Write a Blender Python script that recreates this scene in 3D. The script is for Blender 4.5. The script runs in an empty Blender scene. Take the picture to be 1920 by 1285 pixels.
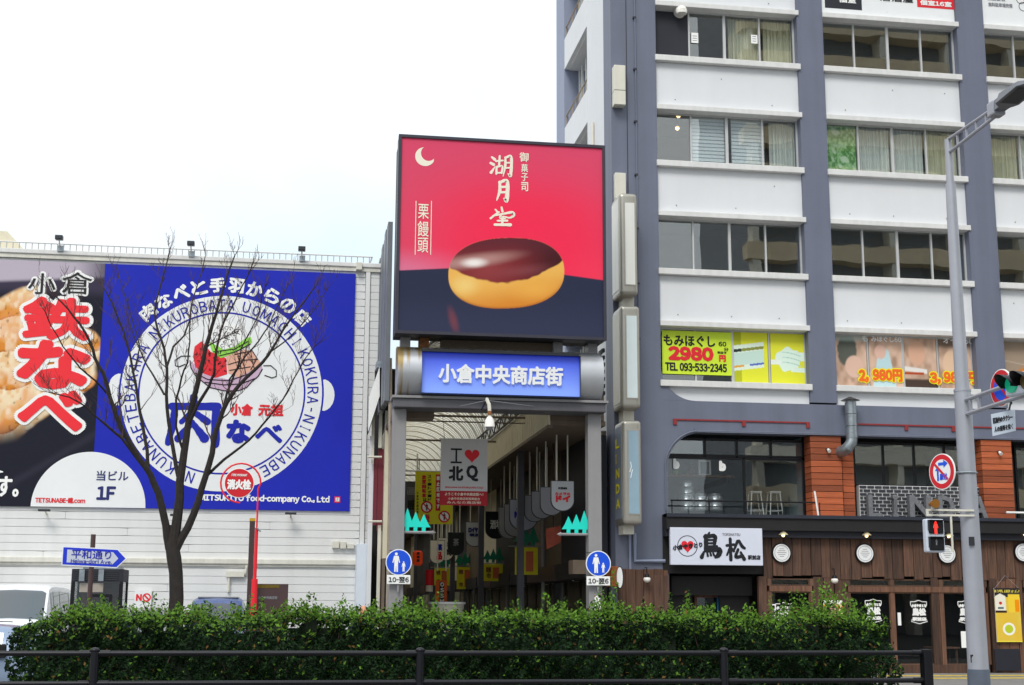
import bpy, bmesh, math, random
import numpy as np
from mathutils import Vector, Matrix
random.seed(7)
sc = bpy.context.scene
COL = sc.collection
R = math.radians

# ------------------------------------------------------------------ camera
F_PX, CZ = 2600.0, 1.75
PITCH, YAW, ROLL = math.atan(497.5 / 2600.0), R(8.9), R(0.25)
fw = Vector((math.sin(YAW) * math.cos(PITCH), math.cos(YAW) * math.cos(PITCH), math.sin(PITCH)))
rt = Vector((math.cos(YAW), -math.sin(YAW), 0.0))
up = rt.cross(fw)
rt, up = math.cos(ROLL) * rt + math.sin(ROLL) * up, -math.sin(ROLL) * rt + math.cos(ROLL) * up
cam = bpy.data.cameras.new('camera')
cam.lens = 36.0 * F_PX / 1920.0
cam.sensor_width = 36.0
cam.clip_start, cam.clip_end = 0.1, 2000
camo = bpy.data.objects.new('camera', cam)
camo.matrix_world = Matrix(((rt.x, up.x, -fw.x, 0), (rt.y, up.y, -fw.y, 0), (rt.z, up.z, -fw.z, CZ), (0, 0, 0, 1)))
COL.objects.link(camo)
sc.camera = camo

# ------------------------------------------------------------------ sky, sun, exposure (bright overcast)
SUN_EL, SUN_AZ = R(48), R(205)
w = bpy.data.worlds.new('World'); sc.world = w; w.use_nodes = True
nt = w.node_tree; N = nt.nodes; L = nt.links
bg = N['Background']
sky = N.new('ShaderNodeTexSky'); sky.sky_type = 'NISHITA'; sky.sun_disc = False
sky.sun_elevation = SUN_EL; sky.sun_rotation = SUN_AZ; sky.air_density = 1.0; sky.dust_density = 4.0
hs = N.new('ShaderNodeHueSaturation'); hs.inputs['Saturation'].default_value = 0.35
L.new(sky.outputs[0], hs.inputs['Color'])
tc = N.new('ShaderNodeTexCoord'); sx = N.new('ShaderNodeSeparateXYZ'); L.new(tc.outputs['Generated'], sx.inputs[0])
mr = N.new('ShaderNodeMapRange'); mr.inputs[1].default_value = 0; mr.inputs[2].default_value = 1
mr.inputs[3].default_value = 8.3; mr.inputs[4].default_value = 14.5        # overcast cloud deck, brighter overhead
L.new(sx.outputs['Z'], mr.inputs[0])
nz = N.new('ShaderNodeTexNoise'); nz.inputs['Scale'].default_value = 2.2; nz.inputs['Detail'].default_value = 5
L.new(tc.outputs['Generated'], nz.inputs['Vector'])
cr = N.new('ShaderNodeValToRGB'); cr.color_ramp.elements[0].position = .36; cr.color_ramp.elements[1].position = .64
cr.color_ramp.elements[0].color = (.74, .88, .98, 1); cr.color_ramp.elements[1].color = (1.0, 1.0, 1.0, 1)
L.new(nz.outputs[0], cr.inputs[0])
vm = N.new('ShaderNodeVectorMath'); vm.operation = 'SCALE'
L.new(cr.outputs[0], vm.inputs[0]); L.new(mr.outputs[0], vm.inputs['Scale'])
mx = N.new('ShaderNodeMix'); mx.data_type = 'RGBA'; mx.inputs[0].default_value = 0.95
L.new(hs.outputs[0], mx.inputs[6]); L.new(vm.outputs[0], mx.inputs[7]); L.new(mx.outputs[2], bg.inputs[0])
bg.inputs[1].default_value = 0.10
sun = bpy.data.lights.new('sun', 'SUN'); sun.energy = 1.5; sun.angle = R(20); sun.color = (1.0, .97, .92)
suno = bpy.data.objects.new('sun', sun); COL.objects.link(suno)
sd = Vector((math.sin(SUN_AZ) * math.cos(SUN_EL), math.cos(SUN_AZ) * math.cos(SUN_EL), math.sin(SUN_EL)))
suno.rotation_euler = sd.to_track_quat('Z', 'Y').to_euler(); suno.location = (-10, -10, 40)
vs = sc.view_settings; vs.view_transform = 'Standard'; vs.look = 'None'; vs.exposure = 0.27; vs.gamma = 1; vs.use_curve_mapping = False
try:
    sc.cycles.use_denoising = True
    sc.cycles.max_bounces = 8; sc.cycles.transparent_max_bounces = 16
except Exception: pass

# ------------------------------------------------------------------ where a line of sight meets a plane
def ray(px, py): return fw * F_PX + (px - 960) * rt - (py - 642.5) * up
def W(px, py, Y):
    d = ray(px, py); return Vector((0, 0, CZ)) + d * (Y / d.y)
def WX(px, py, X):
    d = ray(px, py); return Vector((0, 0, CZ)) + d * (X / d.x)
def WZ(px, py, Z):
    d = ray(px, py); return Vector((0, 0, CZ)) + d * ((Z - CZ) / d.z)
def rect(a, b, c, d, Y):
    return (W(a, (b + d) / 2, Y).x, W(c, (b + d) / 2, Y).x, W((a + c) / 2, d, Y).z, W((a + c) / 2, b, Y).z)

# ------------------------------------------------------------------ materials
def lin(h):
    if not isinstance(h, str): return tuple(h)
    h = h.lstrip('#'); o = []
    for i in (0, 2, 4):
        v = int(h[i:i + 2], 16) / 255
        o.append(v / 12.92 if v <= .04045 else ((v + .055) / 1.055) ** 2.4)
    return tuple(o)
MATS = {}
def mat(name, col, rough=.6, metal=0., var=.12, scale=2.5, bump=0., emit=0., streak=0., spec=.4, coat=0.):
    if name in MATS: return MATS[name]
    m = bpy.data.materials.new(name); m.use_nodes = True; MATS[name] = m
    n, l = m.node_tree.nodes, m.node_tree.links
    b = n['Principled BSDF']; c = lin(col)
    b.inputs['Roughness'].default_value = rough; b.inputs['Metallic'].default_value = metal
    b.inputs['Specular IOR Level'].default_value = spec
    if coat: b.inputs['Coat Weight'].default_value = coat; b.inputs['Coat Roughness'].default_value = .08
    b.inputs['Base Color'].default_value = (*c, 1)
    if var > 0:
        t = n.new('ShaderNodeTexCoord'); g = n.new('ShaderNodeNewGeometry')
        z1 = n.new('ShaderNodeTexNoise'); z1.inputs['Scale'].default_value = scale; z1.inputs['Detail'].default_value = 6; z1.inputs['Roughness'].default_value = .62
        l.new(g.outputs['Position'], z1.inputs['Vector'])
        src = z1.outputs[0]
        if streak:
            mp = n.new('ShaderNodeMapping'); mp.inputs['Scale'].default_value = (scale * 3, scale * 3, scale * .12)
            z2 = n.new('ShaderNodeTexNoise'); z2.inputs['Scale'].default_value = 1.; z2.inputs['Detail'].default_value = 5
            l.new(g.outputs['Position'], mp.inputs[0]); l.new(mp.outputs[0], z2.inputs['Vector'])
            mm = n.new('ShaderNodeMix'); mm.data_type = 'FLOAT'; mm.inputs[0].default_value = streak
            l.new(z1.outputs[0], mm.inputs[2]); l.new(z2.outputs[0], mm.inputs[3]); src = mm.outputs[0]
        rp = n.new('ShaderNodeValToRGB'); e = rp.color_ramp.elements
        e[0].position = .28; e[1].position = .72
        e[0].color = (*[x * (1 - var) for x in c], 1); e[1].color = (*[min(1, x * (1 + var * .55)) for x in c], 1)
        l.new(src, rp.inputs[0]); l.new(rp.outputs[0], b.inputs['Base Color'])
        if bump:
            z3 = n.new('ShaderNodeTexNoise'); z3.inputs['Scale'].default_value = scale * 14; z3.inputs['Detail'].default_value = 4
            l.new(g.outputs['Position'], z3.inputs['Vector'])
            bp = n.new('ShaderNodeBump'); bp.inputs['Strength'].default_value = bump; bp.inputs['Distance'].default_value = .02
            l.new(z3.outputs[0], bp.inputs['Height']); l.new(bp.outputs[0], b.inputs['Normal'])
    if emit:
        b.inputs['Emission Color'].default_value = (*c, 1); b.inputs['Emission Strength'].default_value = emit
    return m
def glass(name, tint=(.75, .8, .8), ior=1.75, rough=0.0):
    if name in MATS: return MATS[name]
    m = bpy.data.materials.new(name); m.use_nodes = True; MATS[name] = m
    n, l = m.node_tree.nodes, m.node_tree.links
    n.remove(n['Principled BSDF']); o = n['Material Output']
    tr = n.new('ShaderNodeBsdfTransparent'); tr.inputs[0].default_value = (*tint, 1)
    gl = n.new('ShaderNodeBsdfGlossy'); gl.inputs['Roughness'].default_value = rough; gl.inputs[0].default_value = (.95, .97, .97, 1)
    lw_ = n.new('ShaderNodeLayerWeight'); pw = n.new('ShaderNodeMath'); pw.operation = 'POWER'; pw.inputs[1].default_value = 4.; l.new(lw_.outputs['Facing'], pw.inputs[0])
    f0 = ((ior - 1) / (ior + 1)) ** 2; fr = n.new('ShaderNodeMapRange'); fr.inputs[3].default_value = f0; fr.inputs[4].default_value = .9; l.new(pw.outputs[0], fr.inputs[0])
    ge = n.new('ShaderNodeNewGeometry'); zz = n.new('ShaderNodeTexNoise'); zz.inputs['Scale'].default_value = .9; zz.inputs['Detail'].default_value = 1
    l.new(ge.outputs['Position'], zz.inputs['Vector'])
    bp = n.new('ShaderNodeBump'); bp.inputs['Strength'].default_value = .022; bp.inputs['Distance'].default_value = .1
    l.new(zz.outputs[0], bp.inputs['Height']); l.new(bp.outputs[0], gl.inputs['Normal'])
    mi = n.new('ShaderNodeMixShader'); l.new(fr.outputs[0], mi.inputs[0]); l.new(tr.outputs[0], mi.inputs[1]); l.new(gl.outputs[0], mi.inputs[2])
    l.new(mi.outputs[0], o.inputs[0]); return m
def translucent(name, col, amt=.55):
    if name in MATS: return MATS[name]
    m = bpy.data.materials.new(name); m.use_nodes = True; MATS[name] = m
    n, l = m.node_tree.nodes, m.node_tree.links
    b = n['Principled BSDF']; b.inputs['Base Color'].default_value = (*lin(col), 1); b.inputs['Roughness'].default_value = .5
    t = n.new('ShaderNodeBsdfTranslucent'); t.inputs[0].default_value = (*lin(col), 1)
    mi = n.new('ShaderNodeMixShader'); mi.inputs[0].default_value = amt
    l.new(b.outputs[0], mi.inputs[1]); l.new(t.outputs[0], mi.inputs[2]); l.new(mi.outputs[0], n['Material Output'].inputs[0]); return m
def attr_mat(name, rough=.55, spec=.3, trans=0.):
    if name in MATS: return MATS[name]
    m = bpy.data.materials.new(name); m.use_nodes = True; MATS[name] = m
    n, l = m.node_tree.nodes, m.node_tree.links
    b = n['Principled BSDF']; b.inputs['Roughness'].default_value = rough; b.inputs['Specular IOR Level'].default_value = spec
    a = n.new('ShaderNodeAttribute'); a.attribute_name = 'Col'; l.new(a.outputs['Color'], b.inputs['Base Color'])
    if trans:
        t = n.new('ShaderNodeBsdfTranslucent'); l.new(a.outputs['Color'], t.inputs[0])
        mi = n.new('ShaderNodeMixShader'); mi.inputs[0].default_value = trans
        l.new(b.outputs[0], mi.inputs[1]); l.new(t.outputs[0], mi.inputs[2]); l.new(mi.outputs[0], n['Material Output'].inputs[0])
    return m
def wood(name, col, var=.45, scale=(18, 18, 1.2), rough=.7):
    if name in MATS: return MATS[name]
    m = bpy.data.materials.new(name); m.use_nodes = True; MATS[name] = m
    n, l = m.node_tree.nodes, m.node_tree.links
    b = n['Principled BSDF']; b.inputs['Roughness'].default_value = rough; c = lin(col)
    g = n.new('ShaderNodeNewGeometry'); mp = n.new('ShaderNodeMapping'); mp.inputs['Scale'].default_value = scale
    z = n.new('ShaderNodeTexNoise'); z.inputs['Scale'].default_value = 1; z.inputs['Detail'].default_value = 7; z.inputs['Roughness'].default_value = .65
    oi = n.new('ShaderNodeObjectInfo'); hv = n.new('ShaderNodeHueSaturation')
    l.new(g.outputs['Position'], mp.inputs[0]); l.new(mp.outputs[0], z.inputs['Vector'])
    rp = n.new('ShaderNodeValToRGB'); e = rp.color_ramp.elements; e[0].position = .3; e[1].position = .72
    e[0].color = (*[x * (1 - var) for x in c], 1); e[1].color = (*[min(1, x * (1 + var)) for x in c], 1)
    l.new(z.outputs[0], rp.inputs[0])
    mr_ = n.new('ShaderNodeMapRange'); mr_.inputs[3].default_value = .6; mr_.inputs[4].default_value = 1.35
    l.new(oi.outputs['Random'], mr_.inputs[0]); l.new(mr_.outputs[0], hv.inputs['Value']); l.new(rp.outputs[0], hv.inputs['Color'])
    l.new(hv.outputs[0], b.inputs['Base Color'])
    bp = n.new('ShaderNodeBump'); bp.inputs['Strength'].default_value = .35; bp.inputs['Distance'].default_value = .01
    l.new(z.outputs[0], bp.inputs['Height']); l.new(bp.outputs[0], b.inputs['Normal']); return m

# ------------------------------------------------------------------ meshes and objects
WLOC = {}
def _place(o, parent, loc):
    o.location = loc; WLOC[o.name] = Vector(loc)
    if parent is not None:
        o.parent = parent; o.matrix_parent_inverse = Matrix.Translation(-WLOC[parent.name])
    COL.objects.link(o); return o
def tag(o, label=None, cat=None, group=None, kind=None):
    if label: o['label'] = label
    if cat: o['category'] = cat
    if group: o['group'] = group
    if kind: o['kind'] = kind
    return o
def thing(name, label, cat, loc=(0, 0, 0), group=None):
    o = bpy.data.objects.new(name, None); o.empty_display_size = .2
    _place(o, None, loc); return tag(o, label, cat, group)
class MB:
    def __init__(s): s.v = []; s.f = []
    def add(s, vs_, fs):
        k = len(s.v); s.v += [tuple(p) for p in vs_]; s.f += [tuple(i + k for i in f) for f in fs]; return s
    def box(s, x0, x1, y0, y1, z0, z1):
        if x0 > x1: x0, x1 = x1, x0
        if y0 > y1: y0, y1 = y1, y0
        if z0 > z1: z0, z1 = z1, z0
        return s.add([(x0, y0, z0), (x1, y0, z0), (x1, y1, z0), (x0, y1, z0), (x0, y0, z1), (x1, y0, z1), (x1, y1, z1), (x0, y1, z1)],
                     [(0, 3, 2, 1), (4, 5, 6, 7), (0, 1, 5, 4), (1, 2, 6, 5), (2, 3, 7, 6), (3, 0, 4, 7)])
    def quad(s, a, b, c, d): return s.add([a, b, c, d], [(0, 1, 2, 3)])
    def prism(s, poly, y0, y1):            # poly: (x,z) outline, extruded along Y
        n = len(poly); a = sum(poly[i][0] * poly[(i + 1) % n][1] - poly[(i + 1) % n][0] * poly[i][1] for i in range(n))
        if a < 0: poly = poly[::-1]
        vs_ = [(x, y0, z) for x, z in poly] + [(x, y1, z) for x, z in poly]
        return s.add(vs_, [tuple(range(n)), tuple(range(2 * n - 1, n - 1, -1))] + [((i + 1) % n, i, n + i, n + (i + 1) % n) for i in range(n)])
    def flat(s, poly, y):
        n = len(poly); a = sum(poly[i][0] * poly[(i + 1) % n][1] - poly[(i + 1) % n][0] * poly[i][1] for i in range(n))
        if a < 0: poly = poly[::-1]
        return s.add([(x, y, z) for x, z in poly], [tuple(range(n))])
    def tube(s, pts, rad, n=8, cap=True):
        pts = [Vector(p) for p in pts]
        if not hasattr(rad, '__len__'): rad = [rad] * len(pts)
        k0 = len(s.v); d0 = (pts[1] - pts[0]).normalized()
        a = Vector((0, 0, 1)) if abs(d0.z) < .9 else Vector((1, 0, 0)); u = d0.cross(a).normalized()
        for i, p in enumerate(pts):
            d = (pts[min(i + 1, len(pts) - 1)] - pts[max(i - 1, 0)])
            d = d.normalized() if d.length > 1e-9 else d0
            u = (u - d * u.dot(d)); u = u.normalized() if u.length > 1e-6 else d.orthogonal().normalized()
            v = d.cross(u)
            for j in range(n):
                t = 2 * math.pi * j / n
                s.v.append(tuple(p + (u * math.cos(t) + v * math.sin(t)) * rad[i]))
        for i in range(len(pts) - 1):
            for j in range(n):
                A = k0 + i * n + j; B = k0 + i * n + (j + 1) % n; s.f.append((A, B, B + n, A + n))
        if cap:
            s.f.append(tuple(k0 + j for j in range(n))[::-1]); e = k0 + (len(pts) - 1) * n; s.f.append(tuple(e + j for j in range(n)))
        return s
    def cyl(s, p0, p1, r0, r1=None, n=16): return s.tube([p0, p1], [r0, r0 if r1 is None else r1], n)
    def ball(s, c, r, n=12, m=8, sc_=(1, 1, 1)):
        c = Vector(c); vs_ = [(c.x, c.y, c.z - r * sc_[2])]; fs = []
        for i in range(1, m):
            t = -math.pi / 2 + math.pi * i / m
            for j in range(n):
                p = 2 * math.pi * j / n
                vs_.append((c.x + r * sc_[0] * math.cos(t) * math.cos(p), c.y + r * sc_[1] * math.cos(t) * math.sin(p), c.z + r * sc_[2] * math.sin(t)))
        vs_.append((c.x, c.y, c.z + r * sc_[2])); e = len(vs_) - 1
        for j in range(n): fs.append((0, 1 + (j + 1) % n, 1 + j)); fs.append((e, e - n + j, e - n + (j + 1) % n))
        for i in range(m - 2):
            for j in range(n):
                A = 1 + i * n + j; B = 1 + i * n + (j + 1) % n; fs.append((A, B, B + n, A + n))
        return s.add(vs_, fs)
    def mesh(s, name='mesh', smooth=False, bevel=0, seg=2):
        me = bpy.data.meshes.new(name); me.from_pydata(s.v, [], s.f)
        bm = bmesh.new(); bm.from_mesh(me)
        bmesh.ops.recalc_face_normals(bm, faces=bm.faces) if not getattr(s, 'norecalc', False) else None
        if bevel:
            es = [e for e in bm.edges if len(e.link_faces) == 2 and e.calc_face_angle(0) > .6]
            bmesh.ops.bevel(bm, geom=es, offset=bevel, segments=seg, affect='EDGES', profile=.6)
        if smooth:
            for f in bm.faces: f.smooth = True
            for e in bm.edges:
                if len(e.link_faces) == 2 and e.calc_face_angle(0) > .7: e.smooth = False
        bm.to_mesh(me); bm.free(); return me
    def build(s, name, m, parent=None, smooth=False, bevel=0, seg=2, kind=None, origin=None):
        P = np.array(s.v); lo, hi = P.min(0), P.max(0)
        c = Vector(((lo[0] + hi[0]) / 2, (lo[1] + hi[1]) / 2, lo[2])) if origin is None else Vector(origin)
        s.v = [(p[0] - c.x, p[1] - c.y, p[2] - c.z) for p in s.v]
        me = s.mesh(name, smooth, bevel, seg)
        if m is not None: me.materials.append(MATS[m] if isinstance(m, str) else m)
        o = bpy.data.objects.new(name, me); _place(o, parent, c)
        if kind: o['kind'] = kind
        return o
def box(name, m, parent, x0, x1, y0, y1, z0, z1, bevel=0, **k): return MB().box(x0, x1, y0, y1, z0, z1).build(name, m, parent, bevel=bevel, **k)
def inst(name, me, parent, loc, rot=None, scale=None):
    o = bpy.data.objects.new(name, me)
    if rot: o.rotation_euler = rot
    if scale: o.scale = scale
    return _place(o, parent, loc)
def unit_box(m, bevel=0):                 # centred unit cube mesh to share between alike pieces
    me = MB().box(-.5, .5, -.5, .5, -.5, .5).mesh('piece', bevel=bevel)
    me.materials.append(MATS[m] if isinstance(m, str) else m); return me
def copy_thing(o, off, label=None):
    c = o.copy(); COL.objects.link(c); off = Vector(off); c.location = o.location + off; WLOC[c.name] = WLOC[o.name] + off
    if label: c['label'] = label
    for ch in list(o.children):
        d = ch.copy(); COL.objects.link(d); d.parent = c; WLOC[d.name] = WLOC[ch.name] + off
        for g in list(ch.children):
            e = g.copy(); COL.objects.link(e); e.parent = d
    return c

# ------------------------------------------------------------------ lettering (flat print, laid just proud of its sign)
_glyph = {}
_rawc = {}
def _raw(ch, ext):
    if (ch, ext) not in _rawc: _rawc[(ch, ext)] = _raw0(ch, ext)
    V_, Fs = _rawc[(ch, ext)]; return V_.copy(), Fs
def _raw0(ch, ext):
    c = bpy.data.curves.new('t', 'FONT'); c.body = ch; c.size = 1; c.resolution_u = 2; c.extrude = ext
    o = bpy.data.objects.new('t', c); me = bpy.data.meshes.new_from_object(o)
    V_ = np.array([v.co[:] for v in me.vertices]).reshape(-1, 3); Fs = [tuple(p.vertices) for p in me.polygons]
    bpy.data.objects.remove(o); bpy.data.curves.remove(c); bpy.data.meshes.remove(me); return V_, Fs
def glyphs(body, ext=0.):
    key = (body, ext)
    if key not in _glyph:
        VV, FF, x, k = [], [], 0., 0
        for ch in body:
            if ch == ' ': x += .3; continue
            asc = 33 <= ord(ch) < 127; V_, Fs = _raw(chr(ord(ch) + 0xFEE0) if asc else ch, ext)
            if not len(V_): x += .5; continue
            if asc:
                if ch == '-': V_[:, 0] *= .4
                if ch == 'I': V_[:, 0] *= 1.
                V_[:, 0] += x - V_[:, 0].min() + .04; x = V_[:, 0].max() + .05
            else: V_[:, 0] += x; x += 1.0
            VV.append(V_); FF += [tuple(i + k for i in f) for f in Fs]; k += len(V_)
        if VV:
            V_ = np.concatenate(VV); lo, hi = V_[:, :2].min(0), V_[:, :2].max(0); V_[:, :2] = (V_[:, :2] - lo); dim = np.maximum(hi - lo, 1e-4)
        else: V_, dim = np.zeros((0, 3)), np.array([1., 1.])
        _glyph[key] = (V_, FF, dim)
    return _glyph[key]
BRUSH = {
 '湖': [[(.05, .9, .05), (.18, .8, .07)], [(0, .62, .06), (.14, .55, .07)], [(.02, .18, .07), (.1, .3, .05), (.2, .46, .02)], [(.24, .72, .05), (.56, .77, .04)], [(.41, .97, .05), (.38, .5, .05)], [(.27, .45, .05), (.26, .13, .05)], [(.27, .45, .05), (.52, .49, .05), (.5, .17, .05)], [(.28, .17, .04), (.5, .19, .04)], [(.67, .92, .05), (.66, .5, .06), (.57, .03, .02)], [(.66, .9, .05), (.93, .94, .07), (.91, .1, .075), (.79, .15, .03)], [(.67, .66, .04), (.9, .68, .04)], [(.66, .42, .04), (.9, .44, .04)]],
 '月': [[(.27, .95, .07), (.27, .5, .085), (.02, .02, .03)], [(.25, .93, .07), (.9, .99, .09), (.86, .06, .11), (.64, .12, .04)], [(.3, .69, .06), (.8, .72, .06)], [(.28, .42, .06), (.8, .45, .06)]],
 '堂': [[(.47, 1., .05), (.51, .78, .07)], [(.2, .86, .04), (.29, .73, .06)], [(0, .36, .06), (.2, .58, .05), (.36, .72, .05)], [(.1, .5, .04), (.55, .64, .06), (.93, .74, .08), (1., .58, .08), (.82, .44, .05), (.55, .5, .04)], [(.44, .56, .06), (.42, .4, .06), (.62, .38, .05)], [(.52, .45, .07), (.5, .05, .07)], [(.3, .24, .05), (.72, .27, .06)], [(.18, .02, .07), (.86, .05, .09)]],
 '鳥': [[(.44, 1., .04), (.36, .88, .06)], [(.25, .86, .09), (.25, .3, .10)], [(.2, .83, .08), (.72, .86, .09), (.7, .56, .08)], [(.28, .70, .045), (.68, .71, .045)], [(.28, .57, .045), (.68, .58, .045)], [(.26, .43, .06), (.82, .45, .06)], [(.25, .29, .09), (.94, .32, .11), (.91, .12, .11), (.74, .02, .06)], [(.12, .22, .05), (0, .02, .085)], [(.3, .19, .04), (.33, .07, .05)], [(.46, .2, .04), (.5, .09, .05)], [(.61, .2, .04), (.66, .1, .05)]],
 '松': [[(.02, .68, .07), (.42, .73, .07)], [(.22, 1., .08), (.23, 0, .09)], [(.22, .62, .07), (.02, .22, .05)], [(.26, .58, .06), (.4, .42, .08)], [(.62, .9, .08), (.44, .52, .06)], [(.7, .92, .07), (.86, .66, .09), (1., .56, .07)], [(.64, .5, .07), (.5, .14, .08), (.88, .19, .09)], [(.78, .36, .06), (.96, .04, .10)]],
 '肉': [[(.13, .78, .075), (.11, .45, .085), (.03, .0, .07)], [(.07, .79, .08), (.95, .81, .09)], [(.92, .79, .09), (.93, 0, .10)], [(.48, 1.0, .085), (.47, .72, .075), (.27, .46, .055)], [(.5, .68, .06), (.76, .48, .085)], [(.48, .46, .06), (.22, .1, .085)], [(.5, .42, .06), (.72, .12, .10)]],
}
def brush_geo(mb, ch, x0, x1, z0, z1, Y, lift=.004):
    wd, ht = x1 - x0, z1 - z0; k = 0
    for si, st in enumerate(BRUSH[ch]):
        pts = []
        P = [np.array(p) for p in st]; P = [2 * P[0] - P[1]] + P + [2 * P[-1] - P[-2]]
        for i in range(1, len(P) - 2):
            for j in range(7):
                t = j / 7; a, b, c, d = P[i - 1:i + 3]
                q = .5 * (2 * b + (c - a) * t + (2 * a - 5 * b + 4 * c - d) * t * t + (3 * b - a - 3 * c + d) * t ** 3); q[2] = b[2] + (c[2] - b[2]) * t; pts.append(q)
        pts.append(P[-2]); y = Y - lift - si * .0009
        Q = [(x0 + p[0] * wd, z0 + p[1] * ht, max(.012, p[2] * (.97 + .06 * math.sin(i * 2.1 + si))) * ht) for i, p in enumerate(pts)]
        for i, (x, z, r) in enumerate(Q):
            mb.add([(x + r * math.cos(t), y - .0001 * (i % 3), z + r * math.sin(t)) for t in [2 * math.pi * n / 10 for n in range(10)]], [tuple(range(10))])
            if i:
                xa, za, ra = Q[i - 1]; dx, dz = x - xa, z - za; l = math.hypot(dx, dz) or 1; nx, nz = -dz / l, dx / l
                mb.add([(xa + nx * ra, y - .0004, za + nz * ra), (xa - nx * ra, y - .0004, za - nz * ra), (x - nx * r, y - .0004, z - nz * r), (x + nx * r, y - .0004, z + nz * r)], [(0, 1, 2, 3)])
def letter_geo(mb, body, o, u, v, n, wd, ht, bold=0., lift=.004, rough=0., shear=0., depth=0., slant=0.):
    """text stretched into the box with corner o and sides u*wd, v*ht; n points at the reader"""
    V_, Fs, dim = glyphs(body, .5 if depth else 0.)
    if not len(V_): return
    P = V_.copy(); b = bold * ht
    P[:, 0] = b + P[:, 0] / dim[0] * max(wd - 2 * b, .001); P[:, 1] = b + P[:, 1] / dim[1] * max(ht - 2 * b, .001)
    if rough:
        rs = np.random.RandomState(abs(hash(len(body) + int(wd * 1000))) % 9999)
        q = P[:, :2] / ht
        P[:, 0] += rough * ht * (np.sin(q[:, 1] * 23 + q[:, 0] * 7) * .6 + np.sin(q[:, 1] * 57 + 1.3) * .4)
        P[:, 1] += rough * ht * (np.sin(q[:, 0] * 29 + q[:, 1] * 11 + .7) * .6 + np.sin(q[:, 0] * 61) * .4)
    P[:, 0] += slant * P[:, 1]
    P[:, 1] += shear * P[:, 0]
    offs = [(0, 0)]
    if bold: nb_ = 8 if bold < .06 else (12 if bold < .1 else 20); offs += [(b * math.cos(t), b * math.sin(t)) for t in [2 * math.pi * i / nb_ for i in range(nb_)]]
    o, u, v, n = Vector(o), Vector(u), Vector(v), Vector(n)
    A = np.array([u[:], v[:], n[:]])
    for k, (dx, dy) in enumerate(offs):
        Q = P.copy(); Q[:, 0] += dx; Q[:, 1] += dy
        Q[:, 2] = (Q[:, 2] + .5) * depth + lift + k * .0006 if depth else lift + k * .0006
        mb.add((Q @ A + np.array(o[:])).tolist(), Fs)
FX, FZ, FN = (1, 0, 0), (0, 0, 1), (0, -1, 0)
def letters(parent, items, m, Y, name='lettering', bold=0., lift=.004, **k):
    """items: (body, px0, py0, px1, py1[, bold]) in the facade plane Y"""
    for it in items:
        mb = MB(); mb.norecalc = True
        x0, x1, z0, z1 = rect(*it[1:5], Y)
        bo = it[5] if len(it) > 5 else bold
        letter_geo(mb, it[0], (x0, Y, z0), FX, FZ, FN, x1 - x0, z1 - z0, bold=bo, lift=lift, **k)
        o = mb.build(name, m, parent)
    return o
def brushed(parent, items, m, Y, lift=.004):
    for ch, *r in items:
        mb = MB(); mb.norecalc = True; brush_geo(mb, ch, *rect(*r, Y), Y, lift); mb.build('lettering', m, parent)
def disc_pts(cx, cz, r, n=40, a0=0, a1=360, rz=None):
    return [(cx + r * math.cos(R(a0 + (a1 - a0) * i / n)), cz + (rz or r) * math.sin(R(a0 + (a1 - a0) * i / n))) for i in range(n + (0 if abs(a1 - a0) >= 360 else 1))]
def ring_geo(mb, cx, cz, r0, r1, y, n=56, a0=0, a1=360, rz=1.):
    for i in range(n):
        a = R(a0 + (a1 - a0) * i / n); b = R(a0 + (a1 - a0) * (i + 1) / n)
        mb.add([(cx + r0 * math.cos(a), y, cz + rz * r0 * math.sin(a)), (cx + r1 * math.cos(a), y, cz + rz * r1 * math.sin(a)),
                (cx + r1 * math.cos(b), y, cz + rz * r1 * math.sin(b)), (cx + r0 * math.cos(b), y, cz + rz * r0 * math.sin(b))], [(0, 1, 2, 3)])
    return mb
def picture(name, parent, x0, x1, z0, z1, y, nx, nz, fn, m='print'):
    u, v = np.meshgrid(np.linspace(0, 1, nx + 1), np.linspace(0, 1, nz + 1))
    C = np.clip(fn(u, v), 0, 1).reshape(-1, 3)
    P = np.stack([u.ravel() * (x1 - x0), np.zeros(u.size), v.ravel() * (z1 - z0)], 1)
    i = np.arange(nx * nz); r_, c_ = i // nx, i % nx; a = r_ * (nx + 1) + c_
    Fc = np.stack([a, a + 1, a + nx + 2, a + nx + 1], 1)
    me = bpy.data.meshes.new(name); me.from_pydata(P.tolist(), [], Fc.tolist())
    at = me.color_attributes.new('Col', 'FLOAT_COLOR', 'POINT')
    at.data.foreach_set('color', np.concatenate([C, np.ones((len(C), 1))], 1).astype(np.float32).ravel())
    me.materials.append(MATS[m]); o = bpy.data.objects.new(name, me)
    return _place(o, parent, (x0, y, z0))
def hx(h): return np.array(lin(h))
def mixc(a, b, t): return a + (b - a) * t[..., None]
def sm(e0, e1, x):
    t = np.clip((x - e0) / (e1 - e0), 0, 1); return t * t * (3 - 2 * t)
def vnoise(u, v, s, seed=0):
    rs = np.random.RandomState(seed); g = rs.rand(64, 64)
    x, y = u * s, v * s; xi, yi = np.floor(x).astype(int), np.floor(y).astype(int); fx, fy = x - xi, y - yi
    fx = fx * fx * (3 - 2 * fx); fy = fy * fy * (3 - 2 * fy)
    G = lambda a, b: g[a % 64, b % 64]
    return (G(xi, yi) * (1 - fx) + G(xi + 1, yi) * fx) * (1 - fy) + (G(xi, yi + 1) * (1 - fx) + G(xi + 1, yi + 1) * fx) * fy

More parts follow.
